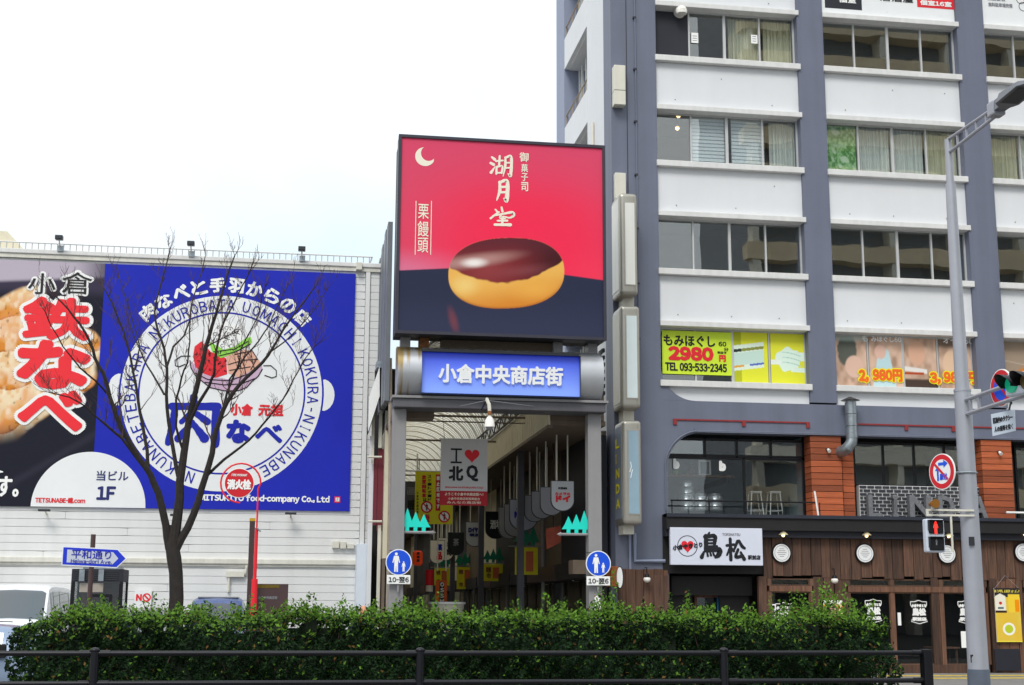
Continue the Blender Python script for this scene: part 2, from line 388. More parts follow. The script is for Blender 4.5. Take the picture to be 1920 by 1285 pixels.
# ------------------------------------------------------------------ palette
attr_mat('print', .6, .12); attr_mat('leaf', .6, .18, .3)
mat('asphalt', (.05, .05, .052), .9, var=.25, scale=6, bump=.3)
mat('paving', (.22, .21, .2), .85, var=.2, scale=5, bump=.2)
mat('kerbstone', (.3, .3, .29), .8, var=.2, scale=4)
mat('road_paint', (.7, .7, .68), .7, var=.2, scale=9)
mat('tactile', (.62, .45, .06), .7, var=.2, scale=8)
mat('grey_paint', '#6c7182', .55, var=.16, scale=1.1, bump=.08, streak=.6)
mat('grey_light', '#8f97ad', .55, var=.10, scale=1.2, bump=.05, streak=.5)
mat('white_paint', '#dedfe1', .6, var=.05, scale=.9, bump=.03, streak=.35)
mat('sill_white', '#dcdbd8', .55, var=.14, scale=2.2, streak=.5)
mat('siding_white', '#dfdfdd', .5, var=.07, scale=1.1, streak=.7)
mat('ledge_cream', '#d9d6cb', .6, var=.2, scale=2, streak=.7)
mat('alu', '#c9c9c8', .4, .3, var=.08, scale=3)
mat('alu_dark', '#3b3d41', .45, .4, var=.1)
mat('black_metal', '#17171c', .38, .3, var=.15, scale=4)
mat('dark_navy', '#23242e', .6, var=.2, scale=2)
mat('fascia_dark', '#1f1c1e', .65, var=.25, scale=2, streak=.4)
mat('room_dark', '#8f9391', .9, var=.12)
mat('room_teal', '#7d8d92', .8, var=.12)
mat('cream_plastic', '#d8d4c6', .5, var=.1, scale=3, streak=.5)
mat('silver', '#a9a59b', .35, .55, var=.12, scale=3, streak=.4)
mat('steel', '#b3b5b8', .3, .8, var=.1, scale=4)
mat('galvanised', '#9ba3a8', .38, .7, var=.3, scale=9)
mat('blind_white', '#e6ebee', .6, var=.05)
mat('red_trim', '#8f2f30', .6, var=.2, scale=6)
mat('ink_black', '#15161c', .6, var=0); mat('ink_white', '#f1f1ee', .6, var=0); mat('ink_red', '#e0202e', .55, var=0)
mat('ink_blue', '#232da4', .6, var=0, spec=.15); mat('ink_navy', '#20286a', .55, var=0); mat('ink_yellow', '#f2e61c', .5, var=0)
mat('ink_cream', '#efe6d2', .6, var=0); mat('ink_grey', '#8b8b90', .6, var=0); mat('ink_orange', '#f06a1a', .55, var=0)
mat('sheet_white', '#e9eaea', .5, var=.03); mat('sheet_blue', '#232db0', .6, var=.08, scale=.8, spec=.15)
mat('sheet_dark', '#1d1e29', .6, var=.12, scale=.8, spec=.15)
mat('sign_blue', '#0a4fd8', .4, var=.04); mat('sign_red', '#cc1424', .4, var=.05); mat('sign_green', '#1aa07c', .4, var=.05)
mat('turquoise', '#16d8c4', .5, var=.04); mat('tree_green', '#0f7a5c', .5, var=.08)
mat('brown_metal', '#4a3636', .5, var=.15); mat('rust', '#8a5a34', .8, var=.4, scale=8)
mat('yellow_print', '#dcd310', .55, var=.06); mat('lime_print', '#cde634', .5, var=.04)
mat('brick_dark', '#3c3d44', .85, var=.35, scale=14, bump=.4); mat('mortar_white', '#d6d6d4', .8, var=.1)
mat('letter_grey', '#77787c', .8, var=.35, scale=14, bump=.4); mat('letter_side', '#39393d', .85, var=.4, scale=18, bump=.4)
wood('wood_dark', '#543a2c', .62); wood('wood_mid', '#664634', .55); wood('wood_orange', '#a9552f', .3, (1.5, 1.5, 26)); wood('wood_frame', '#5a4030', .3, (4, 4, 4))
mat('vault_rib', '#cfcabd', .5, var=.08); translucent('vault_sheet', '#f3efe2', .7)
mat('soffit_brown', '#6d5f50', .7, var=.2, scale=3); mat('cream_panel', '#d6cdb4', .6, var=.1)
mat('column_grey', '#8d8b8c', .5, var=.12, scale=3, streak=.5); mat('barrel', '#9a9da3', .33, .65, var=.2, scale=2, streak=.3)
mat('rubber', '#111112', .8, var=.1); mat('bark', '#2f2a27', .9, var=.35, scale=14, bump=.6)
glass('window_glass', (.925, .945, .94), 2.15); glass('clear_glass', (.94, .96, .96), 1.42); glass('shop_glass', (.93, .95, .95), 1.72); glass('car_glass', (.2, .25, .28), 2.0)
mat('lamp_glow', '#ffd79a', .5, var=0, emit=3.0); mat('red_glow', '#ff2a20', .5, var=0, emit=2.2); mat('white_globe', '#eeeae2', .4, var=.04)
# ================================================================== SETTING
GS = 0.08                                                     # top of the far pavement
box('ground', 'asphalt', None, -700, 700, -400, 900, -.6, -.02, kind='structure')
def struct(o): o['kind'] = 'structure'; return o
road = struct(box('road', 'asphalt', None, -90, 90, -4, 25.6, -.3, 0.0))
pave = struct(box('far_pavement', 'paving', None, -90, 90, 25.8, 36.4, -.3, GS))
box('kerb', 'kerbstone', pave, -90, 90, 25.6, 25.8, -.3, GS + .01, bevel=.02)
tile = unit_box('tactile', bevel=.02)
for Yt, x0, x1 in ((34.45, 12.2, 22.0), (33.15, 15.6, 22.0)):
    x = x0
    while x < x1:
        inst('tactile_tile', tile, pave, (x, Yt, GS + .004), scale=(.29, .29, .02)); x += .3
lot = struct(box('parking_lot', 'asphalt', None, -60, 2.2, 31.5, 37.98, -.3, .26))
med = struct(box('median', 'paving', None, -60, 12.6, 13.6, 22.6, -.3, .16))
for a in ((-60, 12.75, 13.4, 13.6), (-60, 12.75, 22.6, 22.8)): box('kerb', 'kerbstone', med, *a, -.3, .17, bevel=.02)
for i in range(7):                                            # crossing stripes beside the end of the median
    o = struct(box('crossing_stripe', 'road_paint', road, 13.6 + i * .9, 14.05 + i * .9, 3, 24.5, 0.0, .004))
for i in range(9):
    struct(box('lane_line', 'road_paint', road, -40 + i * 6, -37.5 + i * 6, 8.2, 8.35, 0.0, .004))
struct(box('arcade_floor', 'paving', None, 1.4, 8.6, 36.42, 118, -.3, GS - .01))

# ================================================================== OFFICE BUILDING ON THE RIGHT
FR = 36.0
XL, XS = 9.73, W(1147, 300, FR).x                           # bay edge, left corner of the block
BAYS = [(9.73, 13.95), (14.735, 18.90), (19.76, 23.95), (24.75, 28.95)]
SILL = [7.83, 10.945, 14.05, 17.165]; PITCH_Z = 3.107; GH = 1.50; YG = FR + .26
TOPZ = 23.6
ob = thing('office_building', 'grey and white office block with bands of windows right of the arcade gate', 'building', (XS + 6, FR + 6, 0))
# frame of the front: piers in grey paint
box('pier', 'grey_paint', ob, XS, XL, FR, FR + .9, 6.43, TOPZ)
for a, b in ((13.95, 14.735), (18.90, 19.76), (23.95, 24.75), (28.95, 29.6)):
    box('pier', 'grey_paint', ob, a, b, FR, FR + .7, 7.33, TOPZ)
# joints and the pipe on the corner pier
box('pier_joint', 'alu_dark', ob, 8.86, 8.885, FR - .004, FR + .02, 7.0, TOPZ)
p = MB().tube([(9.12, FR - .05, 7.2), (9.12, FR - .05, TOPZ)], .022, 8)
p.build('conduit', 'grey_paint', ob, smooth=True)
for k in range(10):
    box('conduit_clip', 'alu_dark', ob, 9.06, 9.15, FR - .08, FR, 8.9 + k * 1.55, 8.95 + k * 1.55)
pane_me = {}
def window(parent, x0, x1, z0, z1, y, n=4, fm='alu', gm='window_glass', t=.045, mid=True):
    f = MB()
    f.box(x0, x1, y, y + .07, z0, z0 + t).box(x0, x1, y, y + .07, z1 - t, z1)
    f.box(x0, x0 + t, y, y + .07, z0 + t, z1 - t).box(x1 - t, x1, y, y + .07, z0 + t, z1 - t)
    wq = (x1 - x0) / n
    for i in range(1, n):
        h = t * (.85 if (mid and i == n // 2) else .5)
        f.box(x0 + wq * i - h, x0 + wq * i + h, y - .004, y + .066, z0 + t, z1 - t)
    wn = f.build('window', fm, parent)
    key = (round(wq, 2), round(z1 - z0, 2), gm)
    if key not in pane_me:
        me = MB().box(-wq / 2 + .015, wq / 2 - .015, -.004, .004, 0, z1 - z0 - 2 * t).mesh('pane'); me.materials.append(MATS[gm]); pane_me[key] = me
    for i in range(n): inst('pane', pane_me[key], wn, (x0 + wq * (i + .5), y + (.03 if i % 2 else .042), z0 + t))
    return wn
def room(parent, x0, x1, z0, z1, y0, d=3.2, m='room_dark'):
    b = MB()
    b.quad((x0, y0 + d, z0), (x1, y0 + d, z0), (x1, y0 + d, z1), (x0, y0 + d, z1))
    b.quad((x0, y0, z0), (x0, y0 + d, z0), (x0, y0 + d, z1), (x0, y0, z1)); b.quad((x1, y0, z0), (x1, y0 + d, z0), (x1, y0 + d, z1), (x1, y0, z1))
    b.quad((x0, y0, z0), (x1, y0, z0), (x1, y0 + d, z0), (x0, y0 + d, z0)); b.quad((x0, y0, z1), (x1, y0, z1), (x1, y0 + d, z1), (x0, y0 + d, z1))
    return b.build('room', m, parent)
def spot(parent, x, z, y, r=.012, m='alu_dark'):
    return MB().cyl((x, y, z), (x, y - .02, z), r, n=8).build('anchor_hole', m, parent)
for bi, (x0, x1) in enumerate(BAYS):
    for si, z in enumerate(SILL):
        window(ob, x0, x1, z, z + GH, YG)
        s_ = MB().box(x0 - .03, x1 + .05, FR - .07, YG + .07, z - .17, z); s_.build('sill', 'sill_white', ob, bevel=.015)
        MB().box(x0 - .002, x1 + .05, FR - .05, YG + .07, z + GH, z + GH + .15).build('lintel', 'sill_white', ob, bevel=.015)
        top = z + PITCH_Z - .17
        box('spandrel', 'white_paint', ob, x0, x1, FR + .1, FR + .25, z + GH + .15, top)
        room(ob, x0 - .25, x1 + .25, z - .2, z + GH + .45, FR + .34)
        if bi < 3:
            for k in range(3): spot(ob, x0 + .6 + 1.5 * k + random.uniform(-.2, .2), z + GH + .3 + random.choice((0.05, .75)), FR + .1)
    # the spandrel above the top row and the one below the lowest sill
    box('sill', 'sill_white', ob, x0 - .03, x1 + .05, FR - .07, YG + .07, SILL[3] + PITCH_Z - .17, SILL[3] + PITCH_Z)
    box('spandrel', 'white_paint', ob, x0, x1, FR + .1, FR + .25, 7.28, SILL[0] - .17)
# grey band over the first floor, with the rounded openings at its left end
box('band', 'grey_paint', ob, XL, 29.6, FR + .0, FR + .45, 6.43, 7.28)
box('band_drip', 'grey_paint', ob, XL + .9, 29.6, FR - .035, FR - .002, 6.43, 6.53)
def fillet(cx, cz, r, sxn, szn, n=14):      # solid between a square corner (cx,cz) and an arc of radius r
    pts = [(cx, cz)]
    for i in range(n + 1):
        a = math.pi / 2 * i / n
        pts.append((cx + sxn * r * (1 - math.sin(a)), cz + szn * r * (1 - math.cos(a))))
    return pts
MB().prism(fillet(XL - .002, 7.282, .95, 1, 1), FR - .0015, FR + .24).build('rounded_corner', 'grey_paint', ob)
MB().prism(fillet(9.86, 6.432, 1.0, 1, -1), FR - .0015, FR + .4).build('rounded_corner', 'grey_paint', ob)
box('pier', 'grey_paint', ob, XS, 9.86, FR, FR + .9, 0.08, 6.43)
# raised line that follows the rounded opening
pts = [(9.80, FR - .02, 4.3), (9.80, FR - .02, 5.45)] + [(9.80 + 1.02 * (1 - math.cos(a)), FR - .02, 5.45 + 1.02 * math.sin(a)) for a in [math.pi / 2 * i / 10 for i in range(1, 11)]] + [(29, FR - .02, 6.47)]
MB().tube(pts, .022, 6).build('edge_moulding', 'grey_paint', ob)
# red stencilled bracket lines on the band
for a, b in ((1262, 1518), (1600, 1790), (1802, 1932)):
    xa, xb = W(a, 800, FR).x, W(b, 805, FR).x; z = 6.74
    t = MB().box(xa, xb, FR - .03, FR - .002, z, z + .04)
    for x in (xa, (xa + xb) / 2, xb - .1): t.box(x, x + .1, FR - .04, FR - .003, z - .12, z - .001)
    t.build('red_trim', 'red_trim', ob)
# first floor glazing
def frame_grid(name, m, parent, xs, zs, y0, y1, t):
    b = MB()
    for x in xs: b.box(x - t, x + t, y0, y1, zs[0], zs[-1])
    for z in zs:
        for i in range(len(xs) - 1): b.box(xs[i] + t, xs[i + 1] - t, y0 + .003, y1 - .003, z - t, z + t)
    return b.build(name, m, parent)
YF1 = FR + .55
ZB, ZT = 4.2, 6.43
def glaze(parent, xs, zs, y, gm):
    for i in range(len(xs) - 1):
        for j in range(len(zs) - 1):
            MB().box(xs[i] + .01, xs[i + 1] - .01, y - .004, y + .004, zs[j] + .01, zs[j + 1] - .01).build('pane', gm, parent)
xs1 = [W(px, 860, YF1).x for px in (1245, 1322, 1382, 1446, 1506)]
ztr = W(1400, 856, YF1).z
fr1 = frame_grid('window', 'black_metal', ob, xs1, [ztr, ZT - .12], YF1, YF1 + .08, .035)
glaze(fr1, xs1, [ztr, ZT - .12], YF1 + .04, 'window_glass')
xs2 = [xs1[0], W(1396, 900, YF1).x, xs1[-1]]
fr2 = frame_grid('window', 'black_metal', ob, xs2, [ZB, ztr - .07], YF1, YF1 + .08, .03)
glaze(fr2, xs2, [ZB, ztr - .07], YF1 + .04, 'shop_glass')
xs3 = [W(px, 870, YF1).x for px in (1602, 1657, 1715, 1772, 1835)]; zb3 = W(1715, 912, YF1).z
fr3 = frame_grid('window', 'black_metal', ob, xs3, [zb3, ZT - .12], YF1, YF1 + .08, .03)
glaze(fr3, xs3, [zb3, ZT - .12], YF1 + .04, 'window_glass')
xs4 = [W(px, 870, YF1).x for px in (1905, 1965, 2030, 2090)]
fr4 = frame_grid('window', 'black_metal', ob, xs4, [ZB, ZT - .12], YF1, YF1 + .08, .03)
glaze(fr4, xs4, [ZB, ZT - .12], YF1 + .04, 'window_glass')
room(ob, 9.9, 13.9, 4.0, 6.5, YF1 + .1, 4.2, 'room_teal'); room(ob, 14.5, 18.95, 4.0, 6.5, YF1 + .1, 3, 'room_dark'); room(ob, 19.4, 24, 4.0, 6.5, YF1 + .1, 3, 'room_dark')
box('soffit', 'fascia_dark', ob, 9.86, 29.6, FR + .46, FR + 4.8, 6.44, 6.56)
# things kept on the first floor behind the glass
sh = thing('wall_shelf', 'long wooden shelf behind the rounded first floor window', 'shelf', (11.5, YF1 + 1.0, 5.2))
zsh = W(1330, 893, YF1 + .9).z
box('board', 'wood_mid', sh, 9.95, 12.1, YF1 + .6, YF1 + 1.05, zsh - .05, zsh)
for x in (10.2, 11.9): box('bracket', 'black_metal', sh, x, x + .04, YF1 + .65, YF1 + 4.2, zsh - .2, zsh - .052)
def keg(px, py, lab):
    y = YF1 + .75; q = W(px, py, y); k = thing('beer_keg', lab, 'keg', (q.x, y, q.z), 'kegs behind the first floor window')
    r = .22; prof = [(0, .18), (.03, .21), (.10, .21), (.12, .23), (.15, .215), (.27, .215), (.29, .23), (.32, .21), (.40, .21), (.43, .18)]
    for i in range(1): pass
    n = 18; b = MB(); V_ = []; Fs = []
    for h, rr in prof:
        for j in range(n): V_.append((q.x + rr * math.cos(2 * math.pi * j / n), y + rr * math.sin(2 * math.pi * j / n), q.z + h))
    for i in range(len(prof) - 1):
        for j in range(n): Fs.append((i * n + j, i * n + (j + 1) % n, (i + 1) * n + (j + 1) % n, (i + 1) * n + j))
    Fs.append(tuple(range(n - 1, -1, -1))); Fs.append(tuple((len(prof) - 1) * n + j for j in range(n)))
    b.add(V_, Fs).build('barrel', 'steel', k, smooth=True)
    ring_ = MB(); 
    ring_.tube([(q.x + .17 * math.cos(t), y + .17 * math.sin(t), q.z + .45) for t in [2 * math.pi * i / 14 for i in range(15)]], .02, 6, cap=False).build('rim', 'steel', k)
box('floor_slab', 'room_dark', ob, 9.9, 24.5, YF1 + .085, YF1 + 4, 4.0, 4.19)
keg(1287, 958, 'lower steel keg under another, leftmost behind the rounded window'); keg(1287, 934, 'steel keg standing on top of another at the left')
keg(1314, 958, 'single steel keg in the middle of the three at the window'); keg(1341, 958, 'single steel keg nearest the grey pillar behind the window')
for k_, px in enumerate((1416, 1452)):
    y = YF1 + .9; q = W(px, 962, y); t = thing('bar_stool', ('grey metal bar stool, left one of two behind the glass', 'grey metal bar stool, right one of two behind the glass')[k_], 'stool', (q.x, y, 4.19), 'metal stools behind the first floor window')
    zt = W(px, 922, y).z
    box('seat', 'alu', t, q.x - .16, q.x + .16, y - .16, y + .16, zt - .05, zt, bevel=.015)
    for sx_ in (-1, 1):
        for sy_ in (-1, 1):
            MB().tube([(q.x + sx_ * .13, y + sy_ * .13, zt - .05), (q.x + sx_ * .2, y + sy_ * .2, 4.19)], .018, 6).build('leg', 'alu', t)
    b = MB(); zz = 4.45
    for a in ((-1, -1, 1, -1), (1, -1, 1, 1), (1, 1, -1, 1), (-1, 1, -1, -1)): b.tube([(q.x + a[0] * .18, y + a[1] * .18, zz), (q.x + a[2] * .18, y + a[3] * .18, zz)], .012, 5)
    b.build('foot_rail', 'alu', t)
ys = YF1 + .8
q = W(1321, 890, ys); f = thing('picture_frame', 'white picture frame leaning on the shelf behind the window', 'frame', (q.x, ys, zsh))
x0, x1, z0, z1 = rect(1310, 861, 1333, 890, ys); z1 = zsh + z1 - z0; z0 = zsh
box('border', 'ink_white', f, x0, x1, ys, ys + .03, z0, z1); box('print', 'ink_grey', f, x0 + .05, x1 - .05, ys - .004, ys - .001, z0 + .05, z1 - .05)
for px, lab, m1 in ((1268, 'small potted plant at the left end of the shelf', 'leafy_pot'), (1296, 'brown ornament beside the white frame on the shelf', 'wood_mid')):
    q = W(px, 890, ys); x = q.x
    if m1 == 'leafy_pot':
        t = thing('potted_plant', lab, 'plant', (x, ys, zsh)); MB().cyl((x, ys, zsh), (x, ys, zsh + .12), .05, .07).build('pot', mat('lime_pot', '#7fae2e', .5, var=.05), t)
        b = MB()
        for i in range(14):
            a = random.uniform(0, 6.28); h = random.uniform(.08, .22); rr = random.uniform(.03, .12)
            b.add([(x, ys, zsh + .12), (x + rr * math.cos(a) - .02, ys + rr * math.sin(a), zsh + .12 + h * .7), (x + rr * math.cos(a) * 1.2, ys + rr * math.sin(a) * 1.2, zsh + .12 + h), (x + rr * math.cos(a) + .02, ys + rr * math.sin(a), zsh + .12 + h * .7)], [(0, 1, 2, 3)])
        b.build('leaves', mat('leaf_green', (.06, .13, .03), .5, var=.2), t)
    else:
        b = MB(); n = 12; prof = [(0, .06), (.08, .1), (.18, .08), (.24, .045), (.3, .06)]
        for i in range(4): b.tube([(x, ys, zsh + prof[i][0]), (x, ys, zsh + prof[i + 1][0])], [prof[i][1], prof[i + 1][1]], n)
        o = b.build('vase', m1, None); tag(o, lab, 'ornament')
letters(ob, [('b', 1262, 860, 1274, 880, .12), ('b', 1348, 864, 1361, 884, .12)], 'ink_white', YF1 - .002, name='window_decal')
# railing along the first floor window and the dark fascia below it
YA = FR - .45
zr = W(1390, 940, YA).z
rl = MB().tube([(9.82, YA + .05, zr), (W(1533, 942, YA).x, YA + .05, zr)], .022, 8)
rl.build('hand_rail', 'black_metal', ob)
for i in range(5):
    x = 9.86 + i * 1.02; MB().tube([(x, YA + .05, 4.2), (x, YA + .05, zr)], .016, 6).build('rail_post', 'black_metal', ob)
MB().tube([(W(1528, 921, YA).x, YA + .03, W(1528, 921, YA).z), (W(1535, 963, YA).x, YA + .03, 4.2)], .025, 6).build('rail_stay', 'ink_white', ob)
MB().tube([(W(1888, 961, YA).x, YA + .03, W(1888, 961, YA).z), (W(1940, 961, YA).x, YA + .03, W(1888, 961, YA).z)], .03, 6).build('rail_stay', 'ink_white', ob)
XF0 = W(1250, 985, YA).x
box('fascia', 'fascia_dark', ob, XF0, 29.6, YA, FR + .54, 3.80, 4.2)
box('fascia_gutter', mat('gutter', '#2c2f3a', .5, var=.15), ob, XF0, 29.6, YA - .05, YA + .3, 4.12, 4.21)
box('fascia_lower', 'dark_navy', ob, XF0, 29.6, YA + .12, FR + .3, 3.62, 3.80)
# timber clad columns on the first floor
plank_o = unit_box('wood_orange', bevel=.03)
def clad(parent, pxa, pxb, y0, dep, z0, z1, n):
    xa, xb = W(pxa, 880, y0).x, W(pxb, 880, y0).x; h = (z1 - z0) / n
    box('column_core', 'fascia_dark', parent, xa + .03, xb - .03, y0 + .03, y0 + dep, z0, z1)
    for i in range(n):
        inst('plank', plank_o, parent, ((xa + xb) / 2, y0 + dep / 2 - random.uniform(0, .008), z0 + h * (i + .5)), scale=(xb - xa, dep, h - .012))
col_ = thing('timber_column', 'orange timber clad column left of the brick panel', 'column', (W(1545, 880, FR).x, FR + .2, 4.21))
clad(col_, 1521, 1579, FR + .02, .5, 4.21, 6.42, 13); clad(col_, 1579.6, 1601, FR + .2, .4, 4.21, 6.1, 11)
col2 = thing('timber_column', 'orange timber clad column behind the street light pole', 'column', (W(1870, 880, FR).x, FR + .2, 4.21))
clad(col2, 1842, 1899, FR + .02, .5, 4.21, 6.42, 13)
for px, py, lab in ((1552, 846, 'small white spotlight on the left timber column'), (1873, 851, 'small white spotlight on the right timber column')):
    q = W(px, py, FR); t = thing('wall_spotlight', lab, 'light', (q.x, FR, q.z)); 
    MB().cyl((q.x, FR + .02, q.z + .04), (q.x, FR - .03, q.z + .04), .05, n=12).build('mount', 'alu_dark', t); MB().cyl((q.x, FR - .03, q.z + .04), (q.x, FR - .12, q.z - .02), .035, .05, n=12).build('head', 'white_globe', t)
# brick panel with block letters
bw = thing('brick_wall', 'low wall of dark bricks with white joints under the first floor window', 'wall', (W(1720, 940, FR).x, FR + .3, 4.21))
xa, xb = xs3[0] + .0, W(1841, 940, FR + .3).x; YB = FR + .3
box('mortar', 'mortar_white', bw, xa, xb, YB, YB + .2, 4.205, zb3 - .02)
bm_ = unit_box('brick_dark', bevel=.04); rows = 9; hh = (zb3 - .02 - 4.21) / rows; bl = .222
for r_ in range(rows):
    x = xa - (bl / 2 if r_ % 2 else 0)
    while x < xb - .02:
        p0, p1 = max(x, xa) + .017, min(x + bl, xb) - .017
        if p1 - p0 > .03: inst('brick', bm_, bw, ((p0 + p1) / 2, YB - .004 + random.uniform(-.003, .003), 4.21 + hh * (r_ + .5)), scale=(p1 - p0, .05, hh - .036))
        x += bl
for ch, px in (('L', (1627, 1652)), ('I', (1673, 1683)), ('N', (1704, 1745)), ('D', (1758, 1789)), ('A', (1818, 1850))):
    x0, x1, z0, z1 = rect(px[0], 924, px[1], 967, FR + .05)
    mb = MB(); mb.norecalc = True
    letter_geo(mb, ch, (x0, FR + .16, 4.213), FX, FZ, FN, x1 - x0, z1 - z0, bold=.05, depth=.16, lift=0)
    o = mb.build('block_letter', 'letter_grey', None); tag(o, 'grey stone block letter %s standing before the brick wall' % ch, 'letter', 'block letters on the first floor ledge')
# galvanised flue
q = W(1596, 790, FR - .3); xd, yd = q.x, FR - .3
t = thing('flue_pipe', 'galvanised flue pipe with conical cap rising in front of the grey band', 'flue', (xd, yd, 6.0))
z0, z1 = W(1596, 822, yd).z, W(1596, 754, yd).z
for k in range(3):
    za = z0 + (z1 - z0) * k / 3; MB().cyl((xd, yd, za), (xd, yd, za + (z1 - z0) / 3 - .01), .155, n=20).build('pipe_section', 'galvanised', t, smooth=True)
    MB().cyl((xd, yd, za), (xd, yd, za + .03), .165, n=20).build('collar', 'galvanised', t, smooth=True)
MB().tube([(xd, yd, z0), (xd - .02, yd, z0 - .12), (xd - .12, yd + .02, z0 - .26), (xd - .2, yd + .15, z0 - .33), (xd - .2, FR + .5, z0 - .36)], .155, 16).build('elbow', 'galvanised', t, smooth=True)
MB().cyl((xd, yd, z1 + .04), (xd, yd, z1 + .14), .26, .03, n=20).build('cap', 'black_metal', t)
for a in range(3): MB().cyl((xd + .13 * math.cos(a * 2.1), yd + .13 * math.sin(a * 2.1), z1 - .02), (xd + .13 * math.cos(a * 2.1), yd + .13 * math.sin(a * 2.1), z1 + .05), .012, n=6).build('cap_stay', 'galvanised', t)

# ---- ground floor: weathered planks, posts, glazing
YP = FR - .12
shop = thing('timber_shopfront', 'dark weathered timber shopfront of the restaurant on the ground floor', 'shopfront', (16, YP, GS))
def pl(parent, x0, x1, z0, z1, y0, y1, m='wood_dark', name='plank'):
    key = 'pl' + m
    if key not in pane_me: pane_me[key] = unit_box(m, bevel=.02)
    return inst(name, pane_me[key], parent, ((x0 + x1) / 2, (y0 + y1) / 2, (z0 + z1) / 2), scale=(x1 - x0, y1 - y0, z1 - z0))
x = W(1431, 1030, YP).x
while x < 24.6:
    wd = random.uniform(.24, .34); zb = 2.58 + random.uniform(-.05, .06)
    pl(shop, x, x + wd - .014, zb, 3.66, YP - random.uniform(0, .03), YP + .06); x += wd
box('backing', 'fascia_dark', shop, XF0, 29, YP + .08, YP + .14, 2.66, 3.62)
# posts between the openings
def XP(px): return W(px, 1150, YP).x
for a, b in ((1424, 1440), (1527, 1546), (1547, 1566), (1567, 1590), (1748, 1762), (1858, 1872), (1872, 1890), (1890, 1908), (1908, 1920)):
    pl(shop, XP(a), XP(b) - .012, GS, 2.6, YP + random.uniform(-.01, .02), YP + .14, random.choice(('wood_dark', 'wood_mid')), 'post')
zt0 = W(1700, 1107, YP).z
def lights(parent, pxs, ztop, zmid, zbot):
    xs_ = [XP(p_) for p_ in pxs]
    pl(parent, xs_[0], xs_[-1], zmid - .075, zmid + .075, YP - .02, YP + .12, 'wood_mid', 'transom')
    pl(parent, xs_[0], xs_[-1], GS, zbot, YP - .02, YP + .16, 'wood_mid', 'sill')
    for i, x_ in enumerate(xs_):
        pl(parent, x_ - .05, x_ + .05, zmid + .076, ztop, YP + .0, YP + .1, 'wood_frame', 'mullion')
        pl(parent, x_ - .06, x_ + .06, zbot, zmid - .076, YP + .0, YP + .1, 'wood_mid', 'mullion')
    for i in range(len(xs_) - 1):
        for za, zb_ in ((zmid + .08, ztop), (zbot, zmid - .08)):
            MB().box(xs_[i] + .051, xs_[i + 1] - .051, YP + .05, YP + .058, za, zb_).build('pane', 'clear_glass', parent)
            f = MB(); a, b = xs_[i] + .051, xs_[i + 1] - .051; g = .03
            f.box(a, b, YP + .03, YP + .075, za, za + g).box(a, b, YP + .03, YP + .075, zb_ - g, zb_).box(a, a + g, YP + .03, YP + .075, za + g, zb_ - g).box(b - g, b, YP + .03, YP + .075, za + g, zb_ - g)
            f.build('pane_frame', 'wood_frame', parent)
lights(shop, (1592, 1675, 1767, 1850), 2.55, zt0 + .02, .3)
lights(shop, (1444, 1524), 2.55, zt0 + .02, .3)
lights(shop, (1925, 2010, 2095), 2.55, zt0 + .02, .3)
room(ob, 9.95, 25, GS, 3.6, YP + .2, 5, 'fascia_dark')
# entrance under the sign
xe0, xe1 = XP(1256), XP(1423)
pl(shop, XP(1226), xe0 - .02, GS, 2.6, YP + .0, YP + .14, 'wood_dark', 'post')
box('entrance_beam', 'fascia_dark', shop, xe0, xe1, YP + .5, YP + .62, 2.1, 2.6)
pl(shop, XP(1320), XP(1388), zt0 - .12, zt0 - .03, YP + .9, YP + 1.0, 'wood_mid', 'door_head')
dr = thing('sliding_door', 'timber sliding door with blue notice in the shadowed entrance', 'door', (XP(1355), YP + 1.0, GS))
xa, xb = XP(1322), XP(1386); f = MB()
f.box(xa, xa + .07, YP + .95, YP + 1.0, GS, zt0 - .12).box(xb - .07, xb, YP + .95, YP + 1.0, GS, zt0 - .12).box(xa + .07, xb - .07, YP + .95, YP + 1.0, GS, GS + .12).box(xa + .07, xb - .07, YP + .95, YP + 1.0, zt0 - .22, zt0 - .12)
f.build('door_frame', 'wood_mid', dr); box('door_pane', 'clear_glass', dr, xa + .07, xb - .07, YP + .97, YP + .98, GS + .12, zt0 - .22)
x0, x1, z0, z1 = rect(1345, 1120, 1360, 1150, YP + .9); box('notice', mat('notice_blue', '#3d93c9', .5, var=.1), dr, x0, x1, YP + .94, YP + .949, z0, z1)
for px in (1278, 1402):
    xq = XP(px); t = box('entrance_partition', 'fascia_dark', shop, xq - .55, xq + .5 if px < 1300 else xq + .28, YP + .7, YP + .78, GS, 2.1)
